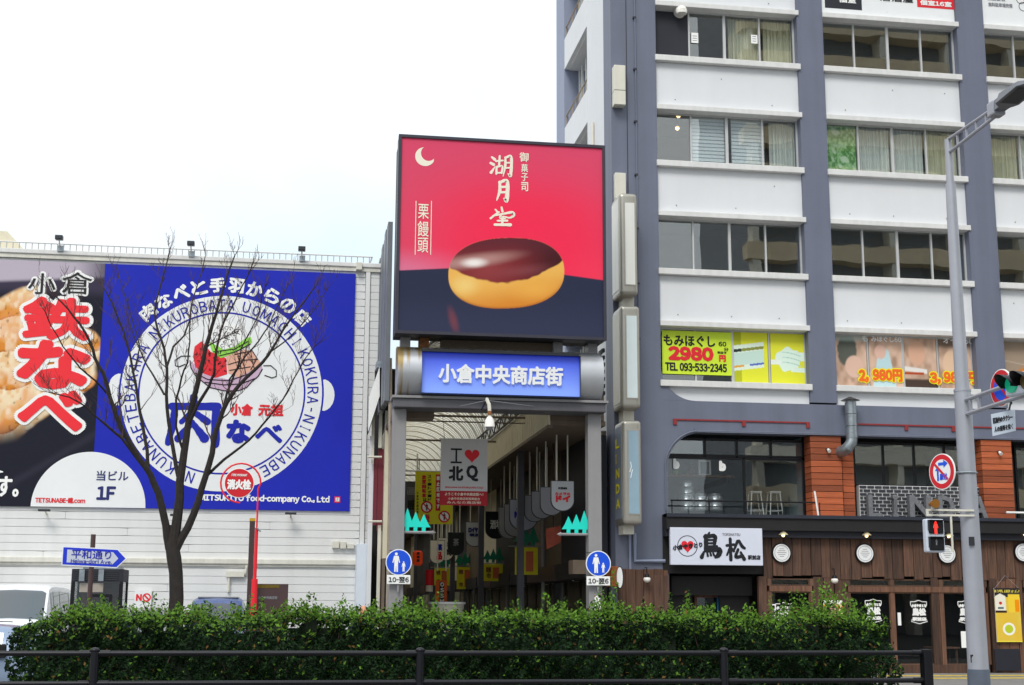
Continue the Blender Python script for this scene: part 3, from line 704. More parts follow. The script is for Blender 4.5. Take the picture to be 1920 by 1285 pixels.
# white crest decals on the panes
def crest(parent, px, py, y):
    x0, x1, z0, z1 = rect(px - 15, py - 22, px + 15, py + 22, y); b = MB(); b.norecalc = True; cx = (x0 + x1) / 2; h = z1 - z0
    out = [(x0, z1 - .06 * h), (x0 + .25 * (x1 - x0), z1 - .06 * h), (cx, z1), (x1 - .25 * (x1 - x0), z1 - .06 * h), (x1, z1 - .06 * h), (x1, z1 - .2 * h), (x1 - .06 * h, z1 - .3 * h)]
    for a, c in zip(out, out[1:]): b.tube([(a[0], y, a[1]), (c[0], y, c[1])], .011, 4)
    b.tube([(x0, y, z1 - .06 * h), (x0, y, z1 - .2 * h), (x0 + .06 * h, y, z1 - .3 * h)], .011, 4)
    b.tube([(x0 + .03, y, z0 + .2 * h), (x0, y, z0 + .1 * h), (cx, y, z0), (x1, y, z0 + .1 * h), (x1 - .03, y, z0 + .2 * h)], .011, 4)
    letter_geo(b, '小倉やきとり', (x0 + .02, y, z1 - .3 * h), FX, FZ, FN, x1 - x0 - .04, .15 * h, bold=.09)
    letter_geo(b, '鳥松', (x0 + .03, y, z0 + .34 * h), FX, FZ, FN, x1 - x0 - .06, .34 * h, bold=.07)
    letter_geo(b, '駅前店', (x0 + .03, y, z0 + .12 * h), FX, FZ, FN, x1 - x0 - .06, .17 * h, bold=.09)
    return b.build('crest_decal', 'ink_white', parent)
for px, py in ((1723, 1148), (1638, 1146), (1812, 1148), (1470, 1152)): crest(shop, px, py, YP + .044)
for a in ((1684, 1149, 1690, 1173), (1803, 1184, 1814, 1215)):
    x0, x1, z0, z1 = rect(*a, YP + .02); box('notice', 'ink_white', shop, x0, x1, YP + .036, YP + .044, z0, z1)
x0, x1, z0, z1 = rect(1433, 1133, 1455, 1160, YP + .02)
pn = box('menu_notice', 'ink_white', shop, x0, x1, YP + .02, YP + .03, z0, z1)
letters(pn, [('お品書', 1435, 1135, 1453, 1142, .06), ('営業中', 1435, 1145, 1453, 1156, .08)], 'ink_black', YP + .02)
def menu(u, v):
    c = np.ones(u.shape + (3,)) * hx('#d9a9a0'); c = mixc(c, hx('#e8d9a2'), sm(.2, .5, np.abs(u - .5) * 1.2)); c = mixc(c, hx('#d08a2a'), sm(.55, .7, vnoise(u, v, 9, 4))); return mixc(c, hx('#f2f0e8'), sm(.78, .82, v))
x0, x1, z0, z1 = rect(1544, 1126, 1580, 1157, YP - .04); picture('menu_poster', shop, x0, x1, z0, z1, YP - .04, 30, 26, menu)
# inside the restaurant: diners' table and stools seen through the glass
tb = thing('dining_table', 'small timber table standing behind the restaurant glass', 'table', (XP(1795), YP + .9, GS))
xt = XP(1790); box('table_top', 'wood_mid', tb, xt - .4, xt + .4, YP + .6, YP + 1.2, .70, .75, bevel=.01)
for sx_ in (-.35, .3):
    for sy_ in (.65, 1.12): box('leg', 'wood_dark', tb, xt + sx_, xt + sx_ + .05, YP + sy_, YP + sy_ + .05, GS, .7)

# ---- the restaurant sign
YS = YA - .04
sg = thing('restaurant_sign', 'white rectangular sign with black brushed characters over the entrance', 'sign', (W(1343, 1025, YS).x, YS, 2.8))
x0, x1, z0, z1 = rect(1257, 990, 1430, 1060, YS)
box('panel', mat('sign_panel', '#d5d8e6', .45, var=.03), sg, x0, x1, YS, YS + .12, z0, z1, bevel=.012)
brushed(sg, [('鳥', 1315, 999, 1350, 1046), ('松', 1362, 1011, 1396, 1050)], 'ink_black', YS)
letters(sg, [('TORIMATSU', 1354, 1000, 1388, 1005, .04)], 'ink_grey', YS); letters(sg, [('駅前店', 1402, 1041, 1426, 1050, .05)], 'ink_black', YS)
q = W(1289, 1024, YS); b = MB(); ring_geo(b, q.x, q.z, .255, .275, YS - .003, 40); b.build('emblem_ring', 'ink_black', sg)
hrt = []
for i in range(40):
    a = 2 * math.pi * i / 40; hrt.append((q.x + .011 * (16 * math.sin(a) ** 3) * .95, q.z + .011 * (13 * math.cos(a) - 5 * math.cos(2 * a) - 2 * math.cos(3 * a) - math.cos(4 * a))))
MB().flat(hrt, YS - .006).build('emblem_crest', 'ink_red', sg)
b = MB(); b.norecalc = True; x0, x1, z0, z1 = rect(1261, 1017, 1317, 1033, YS)
letter_geo(b, '小倉やきとり', (x0, YS, z0), FX, FZ, FN, x1 - x0, .14, bold=.06, lift=.01, shear=.12); b.build('lettering', 'ink_black', sg)
# round plaques and their little lamps
for k, (px, py) in enumerate(((1465, 1037), (1621, 1038), (1775, 1039), (1918, 1036))):
    y = YP - .06; q = W(px, py, y); ex = ('first', 'second', 'third', 'fourth')[k]
    t = thing('round_plaque', '%s round white plaque from the restaurant sign on the planks' % ex, 'plaque', (q.x, y, q.z - .24), 'round plaques on the timber front')
    MB().cyl((q.x, y + .03, q.z), (q.x, y - .025, q.z), .27, n=36).build('rim', 'black_metal', t); MB().cyl((q.x, y - .025, q.z), (q.x, y - .035, q.z), .235, n=36).build('face', 'sheet_white', t)
    b = MB(); ring_geo(b, q.x, q.z, .19, .2, y - .038, 36)
    for dz, l_ in ((.1, .12), (.05, .2), (0, .26), (-.05, .2), (-.1, .12)): b.add([(q.x - l_ / 2, y - .038, q.z + dz), (q.x + l_ / 2, y - .038, q.z + dz), (q.x + l_ / 2, y - .038, q.z + dz + .014), (q.x - l_ / 2, y - .038, q.z + dz + .014)], [(0, 1, 2, 3)])
    b.build('engraving', 'ink_grey', t)
    q2 = W(px + 2, py - 35, y - .1); yl = y - .16
    l_ = thing('plaque_lamp', 'small brass lamp above the %s round plaque' % ex, 'lamp', (q2.x, yl, q2.z), 'lamps over the round plaques')
    MB().tube([(q2.x - .05, y + .03, q2.z + .12), (q2.x - .02, yl + .02, q2.z + .17), (q2.x, yl, q2.z + .08)], .02, 8).build('arm', 'brass' if 'brass' in MATS else mat('brass', '#b8a878', .35, .7, var=.1), l_)
    MB().cyl((q2.x, yl, q2.z - .02), (q2.x, yl, q2.z + .09), .135, .03, n=18).build('shade', mat('shade_cream', '#d9cda6', .4, .2, var=.1), l_); MB().ball((q2.x, yl, q2.z - .03), .045).build('bulb', 'lamp_glow', l_)
for k, (px, py) in enumerate(((1565, 1088), (1213, 1086))):
    y = YP - .16; q = W(px, py, y); t = thing('globe_lamp', ('white globe lamp hanging before the shopfront posts', 'white globe lamp hanging on the planks at the building corner')[k], 'lamp', (q.x, y, q.z - .08), 'white globe lamps')
    MB().tube([(q.x, y + .2, q.z + .3), (q.x, y, q.z + .3), (q.x, y, q.z + .1)], .012, 6).build('bracket', 'black_metal', t)
    MB().cyl((q.x, y, q.z + .02), (q.x, y, q.z + .13), .08, .05, n=16).build('cap', 'black_metal', t); MB().ball((q.x, y, q.z - .01), .095, 18, 10, (1, 1, .85)).build('globe', 'white_globe', t, smooth=True)
# yellow drinks poster hung on strings
YD = YP - .09
dp = thing('drinks_poster', 'yellow drinks poster with bottle and jug hung by strings on the timber front', 'poster', (W(1893, 1150, YD).x, YD, 1.2))
def drink(u, v):
    t = 1 - v; c = np.ones(u.shape + (3,)) * hx('#e2b93a'); c = mixc(c, hx('#d8cf6a'), vnoise(u, v, 5, 2) * .5)
    c = mixc(c, hx('#2b2a30'), (t < .17).astype(float)); c = mixc(c, hx('#c9b84a'), ((t > .03) & (t < .08) & (vnoise(u, v, 40, 3) > .45)).astype(float))
    lab = sm(.02, 0., np.abs(u - .22) - .2) * sm(.43, .41, t) * sm(.09 + np.abs(u - .22) * .25, .11 + np.abs(u - .22) * .25, t)
    c = mixc(c, hx('#e8e4d4'), lab); c = mixc(c, hx('#c8342c'), sm(.07, .06, np.hypot(u - .22, (t - .28) * 2.2)))
    c = mixc(c, hx('#4f6a70'), ((np.abs(t - .37) < .02) & (np.abs(u - .22) < .12)).astype(float))
    jug = sm(.24, .22, np.abs(u - .76)) * sm(.10, .13, t) * sm(.46, .44, t); c = mixc(c, hx('#efcb3c'), jug); c = mixc(c, hx('#ef8f10'), sm(.09, .08, np.abs(u - .88)) * sm(.2, .23, t) * sm(.46, .43, t))
    c = mixc(c, hx('#3a2a24'), ((t > .42) & (t < .46) & (u < .45)).astype(float))
    d = np.hypot((u - .5), (t - .76) * 2.1); c = mixc(c, hx('#f0efe6'), sm(.25, .24, d)); c = mixc(c, hx('#b9c832'), sm(.17, .16, d)); c = mixc(c, hx('#f2e24a'), ((t > .985)).astype(float)); return c
x0, x1, z0, z1 = rect(1867, 1103, 1914, 1204, YD)
box('backing', 'ink_cream', dp, x0, x1, YD + .002, YD + .03, z0, z1); picture('artwork', dp, x0, x1, z0, z1, YD, 70, 140, drink)
MB().tube([(x0 + .02, YD, z1), ((x0 + x1) / 2, YP - .04, z1 + .34), (x1 - .02, YD, z1)], .006, 5).build('string', 'ink_grey', dp)
x0, x1, z0, z1 = rect(1866, 1217, 1913, 1258, YP - .06); box('kick_panel', 'dark_navy', shop, x0, x1, YP - .06, YP - .02, z0, z1)

# ---- posters, blinds and curtains in the upper windows
def in_win(bi, si, a, b): x0, x1 = BAYS[bi]; return x0 + (x1 - x0) * a + .04, x0 + (x1 - x0) * b - .04, SILL[si] + .05, SILL[si] + GH - .05
YI = YG + .10
# blinds with slats, first bay third floor of windows
for a, b, n in ((.25, .5, 13), (.53, .78, 13)):
    x0, x1, z0, z1 = in_win(0, 2, a, b); t = thing('zebra_blind', 'pale striped roller blind in the %s sliding pane of the lamp lit window' % ('second' if a < .4 else 'third'), 'blind', ((x0 + x1) / 2, YI, z0), 'striped blinds')
    h = (z1 - z0) / n; me = unit_box('blind_white')
    for i in range(n): inst('slat', me, t, ((x0 + x1) / 2, YI + .02, z0 + h * (i + .5)), scale=(x1 - x0, .012, h * .72))
    box('backing', mat('blind_sheer', '#b9c6d4', .7, var=.05), t, x0, x1, YI + .03, YI + .036, z0, z1); box('head_box', 'alu', t, x0, x1, YI, YI + .05, z1 - .03, z1 + .02)
mat('curtain', '#dfe3e0', .8, var=.1, scale=5); mat('curtain_cream', '#d4d2ba', .8, var=.12, scale=5)
def curtain(bi, si, a, b, lab, m='curtain'):
    x0, x1, z0, z1 = in_win(bi, si, a, b); n = 60; b_ = MB()
    for i in range(n):
        def pt(j): return x0 + (x1 - x0) * j / n, YI + .08 + .035 * math.sin(j * .9) + .02 * math.sin(j * 2.3 + bi)
        p0, p1 = pt(i), pt(i + 1); b_.quad((p0[0], p0[1], z0), (p1[0], p1[1], z0), (p1[0], p1[1], z1), (p0[0], p0[1], z1))
    tag(b_.build('curtain', m, None, smooth=True), lab, 'curtain', 'sheer curtains in the upper windows')
curtain(0, 2, .80, 1.0, 'plain pale curtain in the rightmost pane of the lamp lit window')
curtain(1, 2, .25, .5, 'gathered sheer curtain next to the green leafy pane', 'curtain'); curtain(1, 2, .5, .75, 'gathered sheer curtain in the third pane right of the leafy one', 'curtain'); curtain(1, 2, .75, 1, 'cream curtain in the pane behind the lamp arm', 'curtain_cream')
curtain(2, 2, 0, .25, 'pale green curtain in the window at the right edge, beside the grey pier', 'curtain_cream')
curtain(2, 2, .25, .6, 'white curtain at the photo edge, right of the pale green one', 'curtain')
curtain(0, 3, .78, 1, 'pale curtain in the top window right of the paper notices', 'curtain_cream')
curtain(0, 3, .53, .76, 'pale curtain behind the paper notice in the top window', 'curtain_cream')
def leafy(u, v):
    a = vnoise(u, v, 16, 1) * .6 + vnoise(u, v, 34, 2) * .4; c = mixc(np.ones(u.shape + (3,)) * hx('#5f9a54'), hx('#a8d39a'), sm(.35, .7, a)); return mixc(c, hx('#cfe4c6'), sm(.6, .8, vnoise(u + v * .6, v, 7, 3)))
x0, x1, z0, z1 = in_win(1, 2, 0, .25)
t = thing('leaf_panel', 'pane covered with a green leaf print', 'panel', ((x0 + x1) / 2, YI, z0)); box('backing', 'sheet_white', t, x0, x1, YI + .004, YI + .02, z0, z1); picture('artwork', t, x0, x1, z0, z1, YI, 60, 60, leafy)
for px, py in ((1272, 218), (1270, 241)):
    q = W(px, py, FR + 1.6); t = thing('pendant_lamp', 'small warm lamp glowing inside the blinded window, %s one' % ('upper' if py < 230 else 'lower'), 'lamp', (q.x, q.y, q.z), 'lamps inside the office')
    MB().ball(q, .06).build('bulb', 'lamp_glow', t); MB().tube([q + Vector((0, 0, .05)), Vector((q.x, q.y, SILL[2] + GH + .3))], .012, 6).build('cord', 'black_metal', t); MB().cyl(q + Vector((0, 0, .03)), q + Vector((0, 0, .1)), .09, .03).build('shade', 'brass', t)
for px, py in ((1697, 235), (1722, 236)):
    q = W(px, py, FR + 1.2); box('ceiling_light', 'lamp_glow', ob, q.x - .1, q.x + .1, q.y, q.y + .1, q.z, q.z + .03)
# top left window: dark board with vent hood, paper notices
x0, x1, z0, z1 = in_win(0, 3, 0, .25)
bd = thing('window_board', 'dark board with a white vent hood filling the top left pane', 'board', ((x0 + x1) / 2, YG - .01, z0)); box('board', 'dark_navy', bd, x0, x1, YG - .012, YG - .002, z0, z1)
q = W(1275, 22, YG - .1); v_ = MB(); v_.tube([(q.x, YG - .02, q.z), (q.x, YG - .2, q.z), (q.x, YG - .26, q.z - .08), (q.x, YG - .26, q.z - .14)], [.17, .17, .17, .15], 14); v_.build('vent_hood', 'white_globe', bd, smooth=True)
for a, lab in (((1296, 62, 1309, 81), 'left'), ((1408, 66, 1420, 82), 'right')):
    x0, x1, z0, z1 = rect(*a, YG); o = thing('paper_notice', 'small white paper notice stuck in the top window, %s one' % lab, 'notice', ((x0 + x1) / 2, YG - .01, z0), 'paper notices in the top window')
    box('paper', 'ink_white', o, x0, x1, YG - .012, YG - .006, z0, z1); b = MB(); 
    for k in range(3): b.box(x0 + .04, x1 - .04, YG - .014, YG - .012, z0 + .06 + k * .07, z0 + .08 + k * .07)
    b.build('lettering', 'ink_grey', o)
# lime green massage banner
x0, x1, z0, z1 = rect(1241, 622, 1371, 703, YG)
mg = thing('lime_banner', 'lime green sign with red price and telephone number in the window', 'sign', ((x0 + x1) / 2, YG + .0, z0))
YM = YG - .03
box('sheet', 'lime_print', mg, x0, x1, YM, YM + .012, z0, z1)
letters(mg, [('もみほぐし', 1244, 629, 1341, 650, .035), ('60', 1347, 641, 1362, 650, .05), ('分', 1357, 652, 1366, 659, .04), ('税抜き', 1345, 659, 1362, 664, .03), ('TEL 093-533-2345', 1247, 681, 1363, 697, .05)], 'ink_black', YM)
letters(mg, [('2980', 1253, 650, 1338, 677, .085), ('円', 1348, 666, 1361, 679, .07)], 'ink_red', YM)
def card(u, v):
    c = np.ones(u.shape + (3,)) * hx('#dfe03c'); c = mixc(c, hx('#b5ba2c'), (u < .22).astype(float)); t = 1 - v - (1 - u) * .1
    m = (u < .88) & (t > .17) & (t < .68); c = mixc(c, hx('#dcebd8'), m.astype(float)); c = mixc(c, hx('#b9d8cf'), (m & (t > .33) & (t < .58)).astype(float) * .7); c = mixc(c, hx('#2f3a34'), (m & (u < .22) & (t > .25) & (t < .31)).astype(float)); c = mixc(c, hx('#8a8f48'), (m & (u > .22) & (t > .25) & (t < .31)).astype(float)); c = mixc(c, hx('#5a6fc0'), (m & (u > .45) & (t > .58) & (t < .62)).astype(float)); c = mixc(c, hx('#e2a43a'), (m & (u <= .3) & (t > .58) & (t < .62)).astype(float)); return c
def hand(u, v):
    c = np.ones(u.shape + (3,)) * hx('#e0e03e'); t = 1 - v
    d = ((u - .52) / .36) ** 2 + ((t - .52) / .24) ** 2 + .18 * np.sin(u * 19 + t * 5); c = mixc(c, hx('#dcefe0'), sm(1.05, .95, d)); c = mixc(c, hx('#dcefe0'), (sm(.09, .08, np.abs(t - .42 - u * .04)) * (u > .5)).astype(float))
    c = mixc(c, hx('#dcefe0'), (sm(.05, .04, np.abs(t - .7 - u * .03)) * (u > .6)).astype(float)); c = mixc(c, hx('#e8efe4'), (sm(.05, .04, np.abs(t - .58)) * (u < .3)).astype(float))
    for k in range(3): c = mixc(c, hx('#a9cfc0'), sm(.012, .006, np.abs(t - .38 - .1 * k - .25 * (u - .5) ** 2 - .08 * (u - .5))) * ((u > .35) & (u < .9)))
    return c
for a, b, fn, lab in ((.5, .75, card, 'yellow window print of a pale card, right of the lime sign'), (.75, 1., hand, 'yellow window print of a white hand beside the card print')):
    x0, x1, z0, z1 = in_win(0, 0, a, b); t = thing('window_print', lab, 'poster', ((x0 + x1) / 2, YG - .006, z0)); box('backing', 'sheet_white', t, x0, x1, YG + .034, YG + .037, z0, z1); picture('artwork', t, x0, x1, z0, z1, YG - .008, 80, 80, fn)
def skinpic(seed):
    def fn(u, v):
        t = 1 - v; a = vnoise(u, v, 4, seed) * .6 + vnoise(u, v, 9, seed + 1) * .4; c = mixc(np.ones(u.shape + (3,)) * hx('#a98872'), hx('#dbb9a2'), sm(.1, .8, a))
        if seed in (10,): c = mixc(c, hx('#5b5f56'), sm(.34, .26, np.hypot((u - .42), (t - .28) * .9) + .06 * (vnoise(u, v, 14, 5) - .5))); c = mixc(c, hx('#dcb8a4'), sm(.25, .2, np.hypot((u - .62) * .8, (t - .62)))); c = mixc(c, hx('#b8c7bf'), sm(.14, .05, t) * .7)
        if seed in (20,): c = mixc(c, hx('#bcd8dc'), sm(.02, -.02, np.abs(u - .45) - .36 + (1 - t) * .28) * sm(.2, .3, t)); c = mixc(c, hx('#e0b7a6'), sm(.2, .15, np.hypot(u - .35, (t - .3) * 1.2)))
        if seed in (30,): c = mixc(c, hx('#d9ab90'), sm(.3, .22, np.hypot(u - .4, (t - .3)))); c = mixc(c, hx('#e5e0da'), sm(.06, .03, np.abs(t - .62 - u * .08)) * (u < .7)); c = mixc(c, hx('#b2502e'), sm(.03, .02, np.abs(t - .72)) * (u < .6)); c = mixc(c, hx('#4a3b34'), sm(.80, .86, t))
        if seed in (40,): c = mixc(c, hx('#e2bfa0'), sm(.32, .25, np.hypot(u - .4, (t - .5)))); c = mixc(c, hx('#5f5046'), sm(.2, .1, t) * .8)
        return c
    return fn
ex = ('first', 'second', 'third', 'fourth')
for k in range(4):
    x0, x1, z0, z1 = in_win(1, 0, k * .25, k * .25 + .25); t = thing('massage_poster', '%s massage photo pane from the left in the second bay' % ex[k], 'poster', ((x0 + x1) / 2, YG - .01, z0), 'massage posters')
    box('backing', 'sheet_white', t, x0, x1, YG + .034, YG + .037, z0, z1); picture('artwork', t, x0, x1, z0, z1, YG - .008, 60, 60, skinpic(10 * (k + 1)))
    if k == 0: it = [('2,', 1610, 693, 1629, 718, .06)]; wt = [('も', 1616, 629, 1627, 641, .04)]
    elif k == 1: it = [('980円', 1636, 692, 1692, 716, .06)]; wt = [('みほぐし60', 1633, 631, 1690, 642, .04)]
    elif k == 2: it = [('3,', 1743, 698, 1764, 721, .06)]; wt = []
    else: it = [('989円', 1769, 697, 1829, 720, .06)]; wt = [('オイル60', 1768, 633, 1824, 645, .04)]
    it2 = [(s_, a - 2, b - 2, c + 2, d + 2, .15) for s_, a, b, c, d, _ in it]
    letters(t, it2, 'ink_yellow', YG - .012); letters(t, it, 'ink_orange', YG - .026)
    if wt: letters(t, wt, 'ink_white', YG - .012)
def orange(u, v):
    c = np.ones(u.shape + (3,)) * hx('#a08d7a'); c = mixc(c, hx('#d07a22'), sm(.0, .12, u * .9 - v * .9 + .2)); c = mixc(c, hx('#d9563c'), sm(.17, .15, np.hypot(u - .62, v - .66))); return mixc(c, hx('#c9b8a4'), sm(.02, .0, np.abs(v - .62 + u * .25)) * .6)
x0, x1, z0, z1 = in_win(2, 0, 0, .5); t = thing('window_print', 'brown and orange window print right of the grey pier', 'poster', ((x0 + x1) / 2, YG, z0)); box('backing', 'sheet_white', t, x0, x1, YG + .034, YG + .037, z0, z1); picture('artwork', t, x0, x1, z0, z1, YG - .008, 60, 50, orange)
# banners on the spandrel over the top windows
for bi, cells in ((1, [('dark_navy', 1546, -30, 1615, 17), ('ink_red', 1719, -25, 1790, 16)]), (2, [])):
    x0, x1 = BAYS[bi]; z0 = SILL[3] + GH + .17; t = thing('spandrel_banner', ('white banner with red corner box above the top windows', 'white banner with grey text above the top right window')[bi - 1], 'banner', ((x0 + x1) / 2, FR + .08, z0))
    box('sheet', 'sheet_white', t, x0 + .02, x1 - .02, FR + .08, FR + .099, z0, z0 + 1.1); Yb = FR + .08
    for m_, a, b, c, d in cells:
        r_ = rect(a, b, c, d, Yb); box('colour_block', m_, t, r_[0], r_[1], Yb - .006, Yb - .001, r_[2], r_[3])
    if bi == 1:
        letters(t, [('個室16室', 1725, 2, 1784, 12, .05), ('個室', 1572, -4, 1605, 6, .05)], 'ink_white', Yb - .007); letters(t, [('居酒屋', 1650, -6, 1712, 4, .03)], 'ink_black', Yb)
    else:
        letters(t, [('無料駐車場完備', 1853, 6, 1898, 14, .03), ('個室宴会', 1850, -6, 1885, 2, .03)], 'ink_grey', Yb)
        q = W(1925, 4, Yb); b = MB(); 
        for k in range(5): 
            a = k * 1.2566 + .3; ring_geo(b, q.x + .2 * math.cos(a), q.z + .2 * math.sin(a), .13, .15, Yb - .004, 16)
        b.build('flower_outline', 'ink_black', t)
# ---- side of the office block, seen along the arcade roof
Yq = [WX(px, 200, XS).y for px in (1132, 1100, 1058, 1044)]
YE = Yq[3] + .05
box('side_pier', 'grey_light', ob, XS + .001, XS + .9, FR + .9, Yq[0], 6.43, TOPZ)
box('side_wall', 'white_paint', ob, XS + .02, XS + .9, Yq[0], Yq[1], 5.2, TOPZ)
box('side_pier', 'grey_light', ob, XS + .0, XS + .9, Yq[2], YE, 5.2, TOPZ)
box('rear_mass', 'grey_paint', ob, XS + 1.3, 28.5, FR + 5.8, YE - .1, .1, TOPZ)
box('roof_slab', 'grey_paint', ob, XS + .1, 29.5, FR + .1, YE - .05, TOPZ, TOPZ + .2)
box('side_wall', 'dark_navy', ob, XS + .95, XS + 1.25, FR + .95, YE - .1, GS, 12.0)
for k in range(-1, 6):
    zf = 10.02 + k * 3.107
    if zf < 6: continue
    box('balcony_front', 'white_paint', ob, XS + .01, XS + .16, Yq[1] + .002, Yq[2] - .002, zf, zf + 1.05)
    box('balcony_floor', 'white_paint', ob, XS + .16, XS + 1.29, Yq[1] + .002, Yq[2] - .002, zf - .02, zf + .14)
    b = MB(); L_ = Yq[2] - Yq[1]; n = int(L_ / .45)
    b.tube([(XS + .08, Yq[1], zf + 1.5), (XS + .08, Yq[2], zf + 1.5)], .025, 6)
    for i in range(n + 1): b.tube([(XS + .08, Yq[1] + L_ * i / n, zf + 1.05), (XS + .08, Yq[1] + L_ * i / n, zf + 1.5)], .015, 5)
    b.build('balcony_rail', mat('rail_tan', '#a8957a', .5, var=.1), ob)
    m3 = Yq[1] + L_ * .35
    for a, c, g in ((Yq[1], Yq[1] + L_ * .55, 'window_glass'), (Yq[1] + L_ * .57, Yq[2] - L_ * .14, 'window_glass')):
        box('side_pane', g, ob, XS + .43, XS + .44, a, c, zf + .3, zf + 2.6)
    b = MB()
    for fr_ in (.0, .2, .38, .56, .74, .86): b.box(XS + .4, XS + .46, Yq[1] + L_ * fr_ - .05, Yq[1] + L_ * fr_ + .05, zf + .14, zf + 2.9)
    b.build('side_frame', 'alu', ob)
MB().tube([(XS - .03, Yq[0] + .6 * (Yq[1] - Yq[0]), 6), (XS - .03, Yq[0] + .6 * (Yq[1] - Yq[0]), 15.9)], .05, 8).build('downpipe', 'cream_plastic', ob)

# ---- projecting signs stacked up the corner pier
def cabinet(name, lab, cat, px0, px1, py0, py1, dep, m='cream_plastic', face='ink_white', frame='silver', side=None):
    y1 = FR - .02; y0 = y1 - dep
    x0, x1, z0, z1 = rect(px0, py0, px1, py1, y0)
    t = thing(name, lab, cat, ((x0 + x1) / 2, y1, z0))
    MB().box(x0, x1, y0, y1, z0, z1).build('cabinet', frame, t, bevel=min(.12, (x1 - x0) * .35), seg=4, smooth=True)
    box('side_face', side or m, t, x0 - .012, x0 + .01, y0 + .12, y1 - .08, z0 + .16, z1 - .14, bevel=.01)
    if face:
        wx = x1 - x0; f = MB(); a, b, c, d = x0 + wx * .3, x1 - wx * .18, z0 + .28, z1 - .28
        f.box(a - .03, b + .03, y0 - .012, y0 + .02, c - .03, d + .03).build('front_trim', 'silver', t, bevel=.006)
        box('front_face', face, t, a, b, y0 - .018, y0 - .012, c, d)
    return t, (x0, x1, y0, y1, z0, z1)
def plain_box(name, lab, px0, px1, py0, py1, dep):
    y1 = FR - .005; y0 = y1 - dep; x0, x1, z0, z1 = rect(px0, py0, px1, py1, y0); t = thing(name, lab, 'sign box', ((x0 + x1) / 2, y1, z0))
    zc = z0 + (z1 - z0) * .36
    box('casing', 'cream_plastic', t, x0, x1, y0, y1, zc + .006, z1, bevel=.015); box('casing', 'cream_plastic', t, x0, x1, y0, y1, z0, zc - .006, bevel=.015); box('joint', 'alu_dark', t, x0 + .01, x1 - .01, y0 + .01, y1, zc - .006, zc + .006)
    return t
plain_box('sign_bracket_box', 'small cream box high on the grey corner pier', 1152, 1173, 122, 196, .3)
plain_box('sign_bracket_box', 'cream box just above the upper blank projecting sign', 1154, 1174, 324, 400, .22)
mat('blank_face', '#e7e6df', .5, var=.08, scale=2, streak=.6)
cabinet('projecting_sign', 'upper blank white projecting sign on the corner pier', 'sign', 1162, 1196, 362, 553, .95, 'blank_face', 'blank_face')
cabinet('projecting_sign', 'peeling cream projecting sign in the middle of the corner pier', 'sign', 1164, 1201, 573, 766, .95, 'cream_plastic', mat('pale_glass', '#d9e4e4', .3, var=.05))
ls, (x0, x1, y0, y1, z0, z1) = cabinet('projecting_sign', 'lowest projecting sign, grey with yellow letters down its side', 'sign', 1168, 1204, 788, 984, .95, 'ink_grey', mat('blue_grey_glass', '#8fa9b8', .25, var=.06), 'silver', mat('sign_grey', '#7d8794', .5, var=.05))
b = MB(); b.norecalc = True; hz = (z1 - z0 - .5) / 5.6
for i, ch in enumerate('LINDA'):
    letter_geo(b, ch, (x0 - .012, y1 - .22, z1 - .3 - hz * (i + 1) * 1.0), (0, -1, 0), FZ, (-1, 0, 0), .42 if ch != 'I' else .1, hz * .66, bold=.07, lift=.003)
b.build('lettering', 'ink_yellow', ls)
b = MB(); b.norecalc = True
b.tube([(x0 + .18, y0 - .022, z0 + 1.35), (x0 + .22, y0 - .022, z0 + 1.5), (x0 + .2, y0 - .022, z0 + 1.62)], .012, 5); b.tube([(x0 + .2, y0 - .022, z0 + 1.2), (x0 + .25, y0 - .022, z0 + 1.42)], .012, 5); b.build('script_mark', 'ink_white', ls)
for k, (pa, pb) in enumerate(((553, 573), (766, 788), (984, 1000))):
    a_, b_, c_, d_ = rect(1168, pa - 4, 1188, pb + 4, FR - .5); box('bracket', 'cream_plastic', ob, a_, b_, FR - .55, FR - .01, c_ + .03, d_ - .03)
# trunking and lower corner details
pts = [W(1190, 1000, FR - .06), W(1191, 1052, FR - .06), W(1247, 1052, FR - .06)]
MB().tube(pts, .05, 6).build('trunking', 'grey_light', ob)
MB().tube([W(1180, 985, FR - .04), W(1182, 1075, FR - .04)], .03, 6).build('trunking', 'grey_light', ob)
pz = W(1200, 1068, FR - .05).z
x = XS + .05
while x < 9.8:
    wd = random.uniform(.2, .3); pl(shop, x, min(x + wd, 9.82) - .012, GS, pz + random.uniform(-.03, .02), FR - .08 - random.uniform(0, .02), FR - .004, 'wood_mid'); x += wd
hs_ = thing('hanging_shop_sign', 'small orange sided box sign with a white oval face by the gate column', 'sign', (W(1160, 1083, FR - .6).x, FR - .5, 2.2))
x0, x1, z0, z1 = rect(1146, 1062, 1160, 1100, FR - .75); box('box', mat('orange_box', '#9a5320', .5, var=.25, scale=5), hs_, x0, x1, FR - .75, FR - .2, z0, z1, bevel=.02)
q = W(1163, 1085, FR - .45); b = MB(); b.v = [(q.x + .06, FR - .47 + .16 * math.cos(t) , q.z + .25 * math.sin(t)) for t in [2 * math.pi * i / 24 for i in range(24)]] + [(q.x + .1, FR - .5 + .16 * math.cos(t), q.z + .25 * math.sin(t)) for t in [2 * math.pi * i / 24 for i in range(24)]]
q = W(1162, 1083, FR - .8); b = MB(); 
b.prism([(q.x + .075 * math.cos(t), q.z + .26 * math.sin(t)) for t in [2 * math.pi * i / 28 for i in range(28)]], FR - .82, FR - .76).build('oval_face', 'ink_white', hs_); b = MB(); b.prism([(q.x + .015 + .095 * math.cos(t), q.z + .285 * math.sin(t)) for t in [2 * math.pi * i / 28 for i in range(28)]], FR - .755, FR - .70).build('oval_rim', 'black_metal', hs_)
MB().tube([(q.x, FR - .6, q.z + .2), (q.x, FR, q.z + .2)], .02, 6).build('bracket', 'black_metal', hs_)

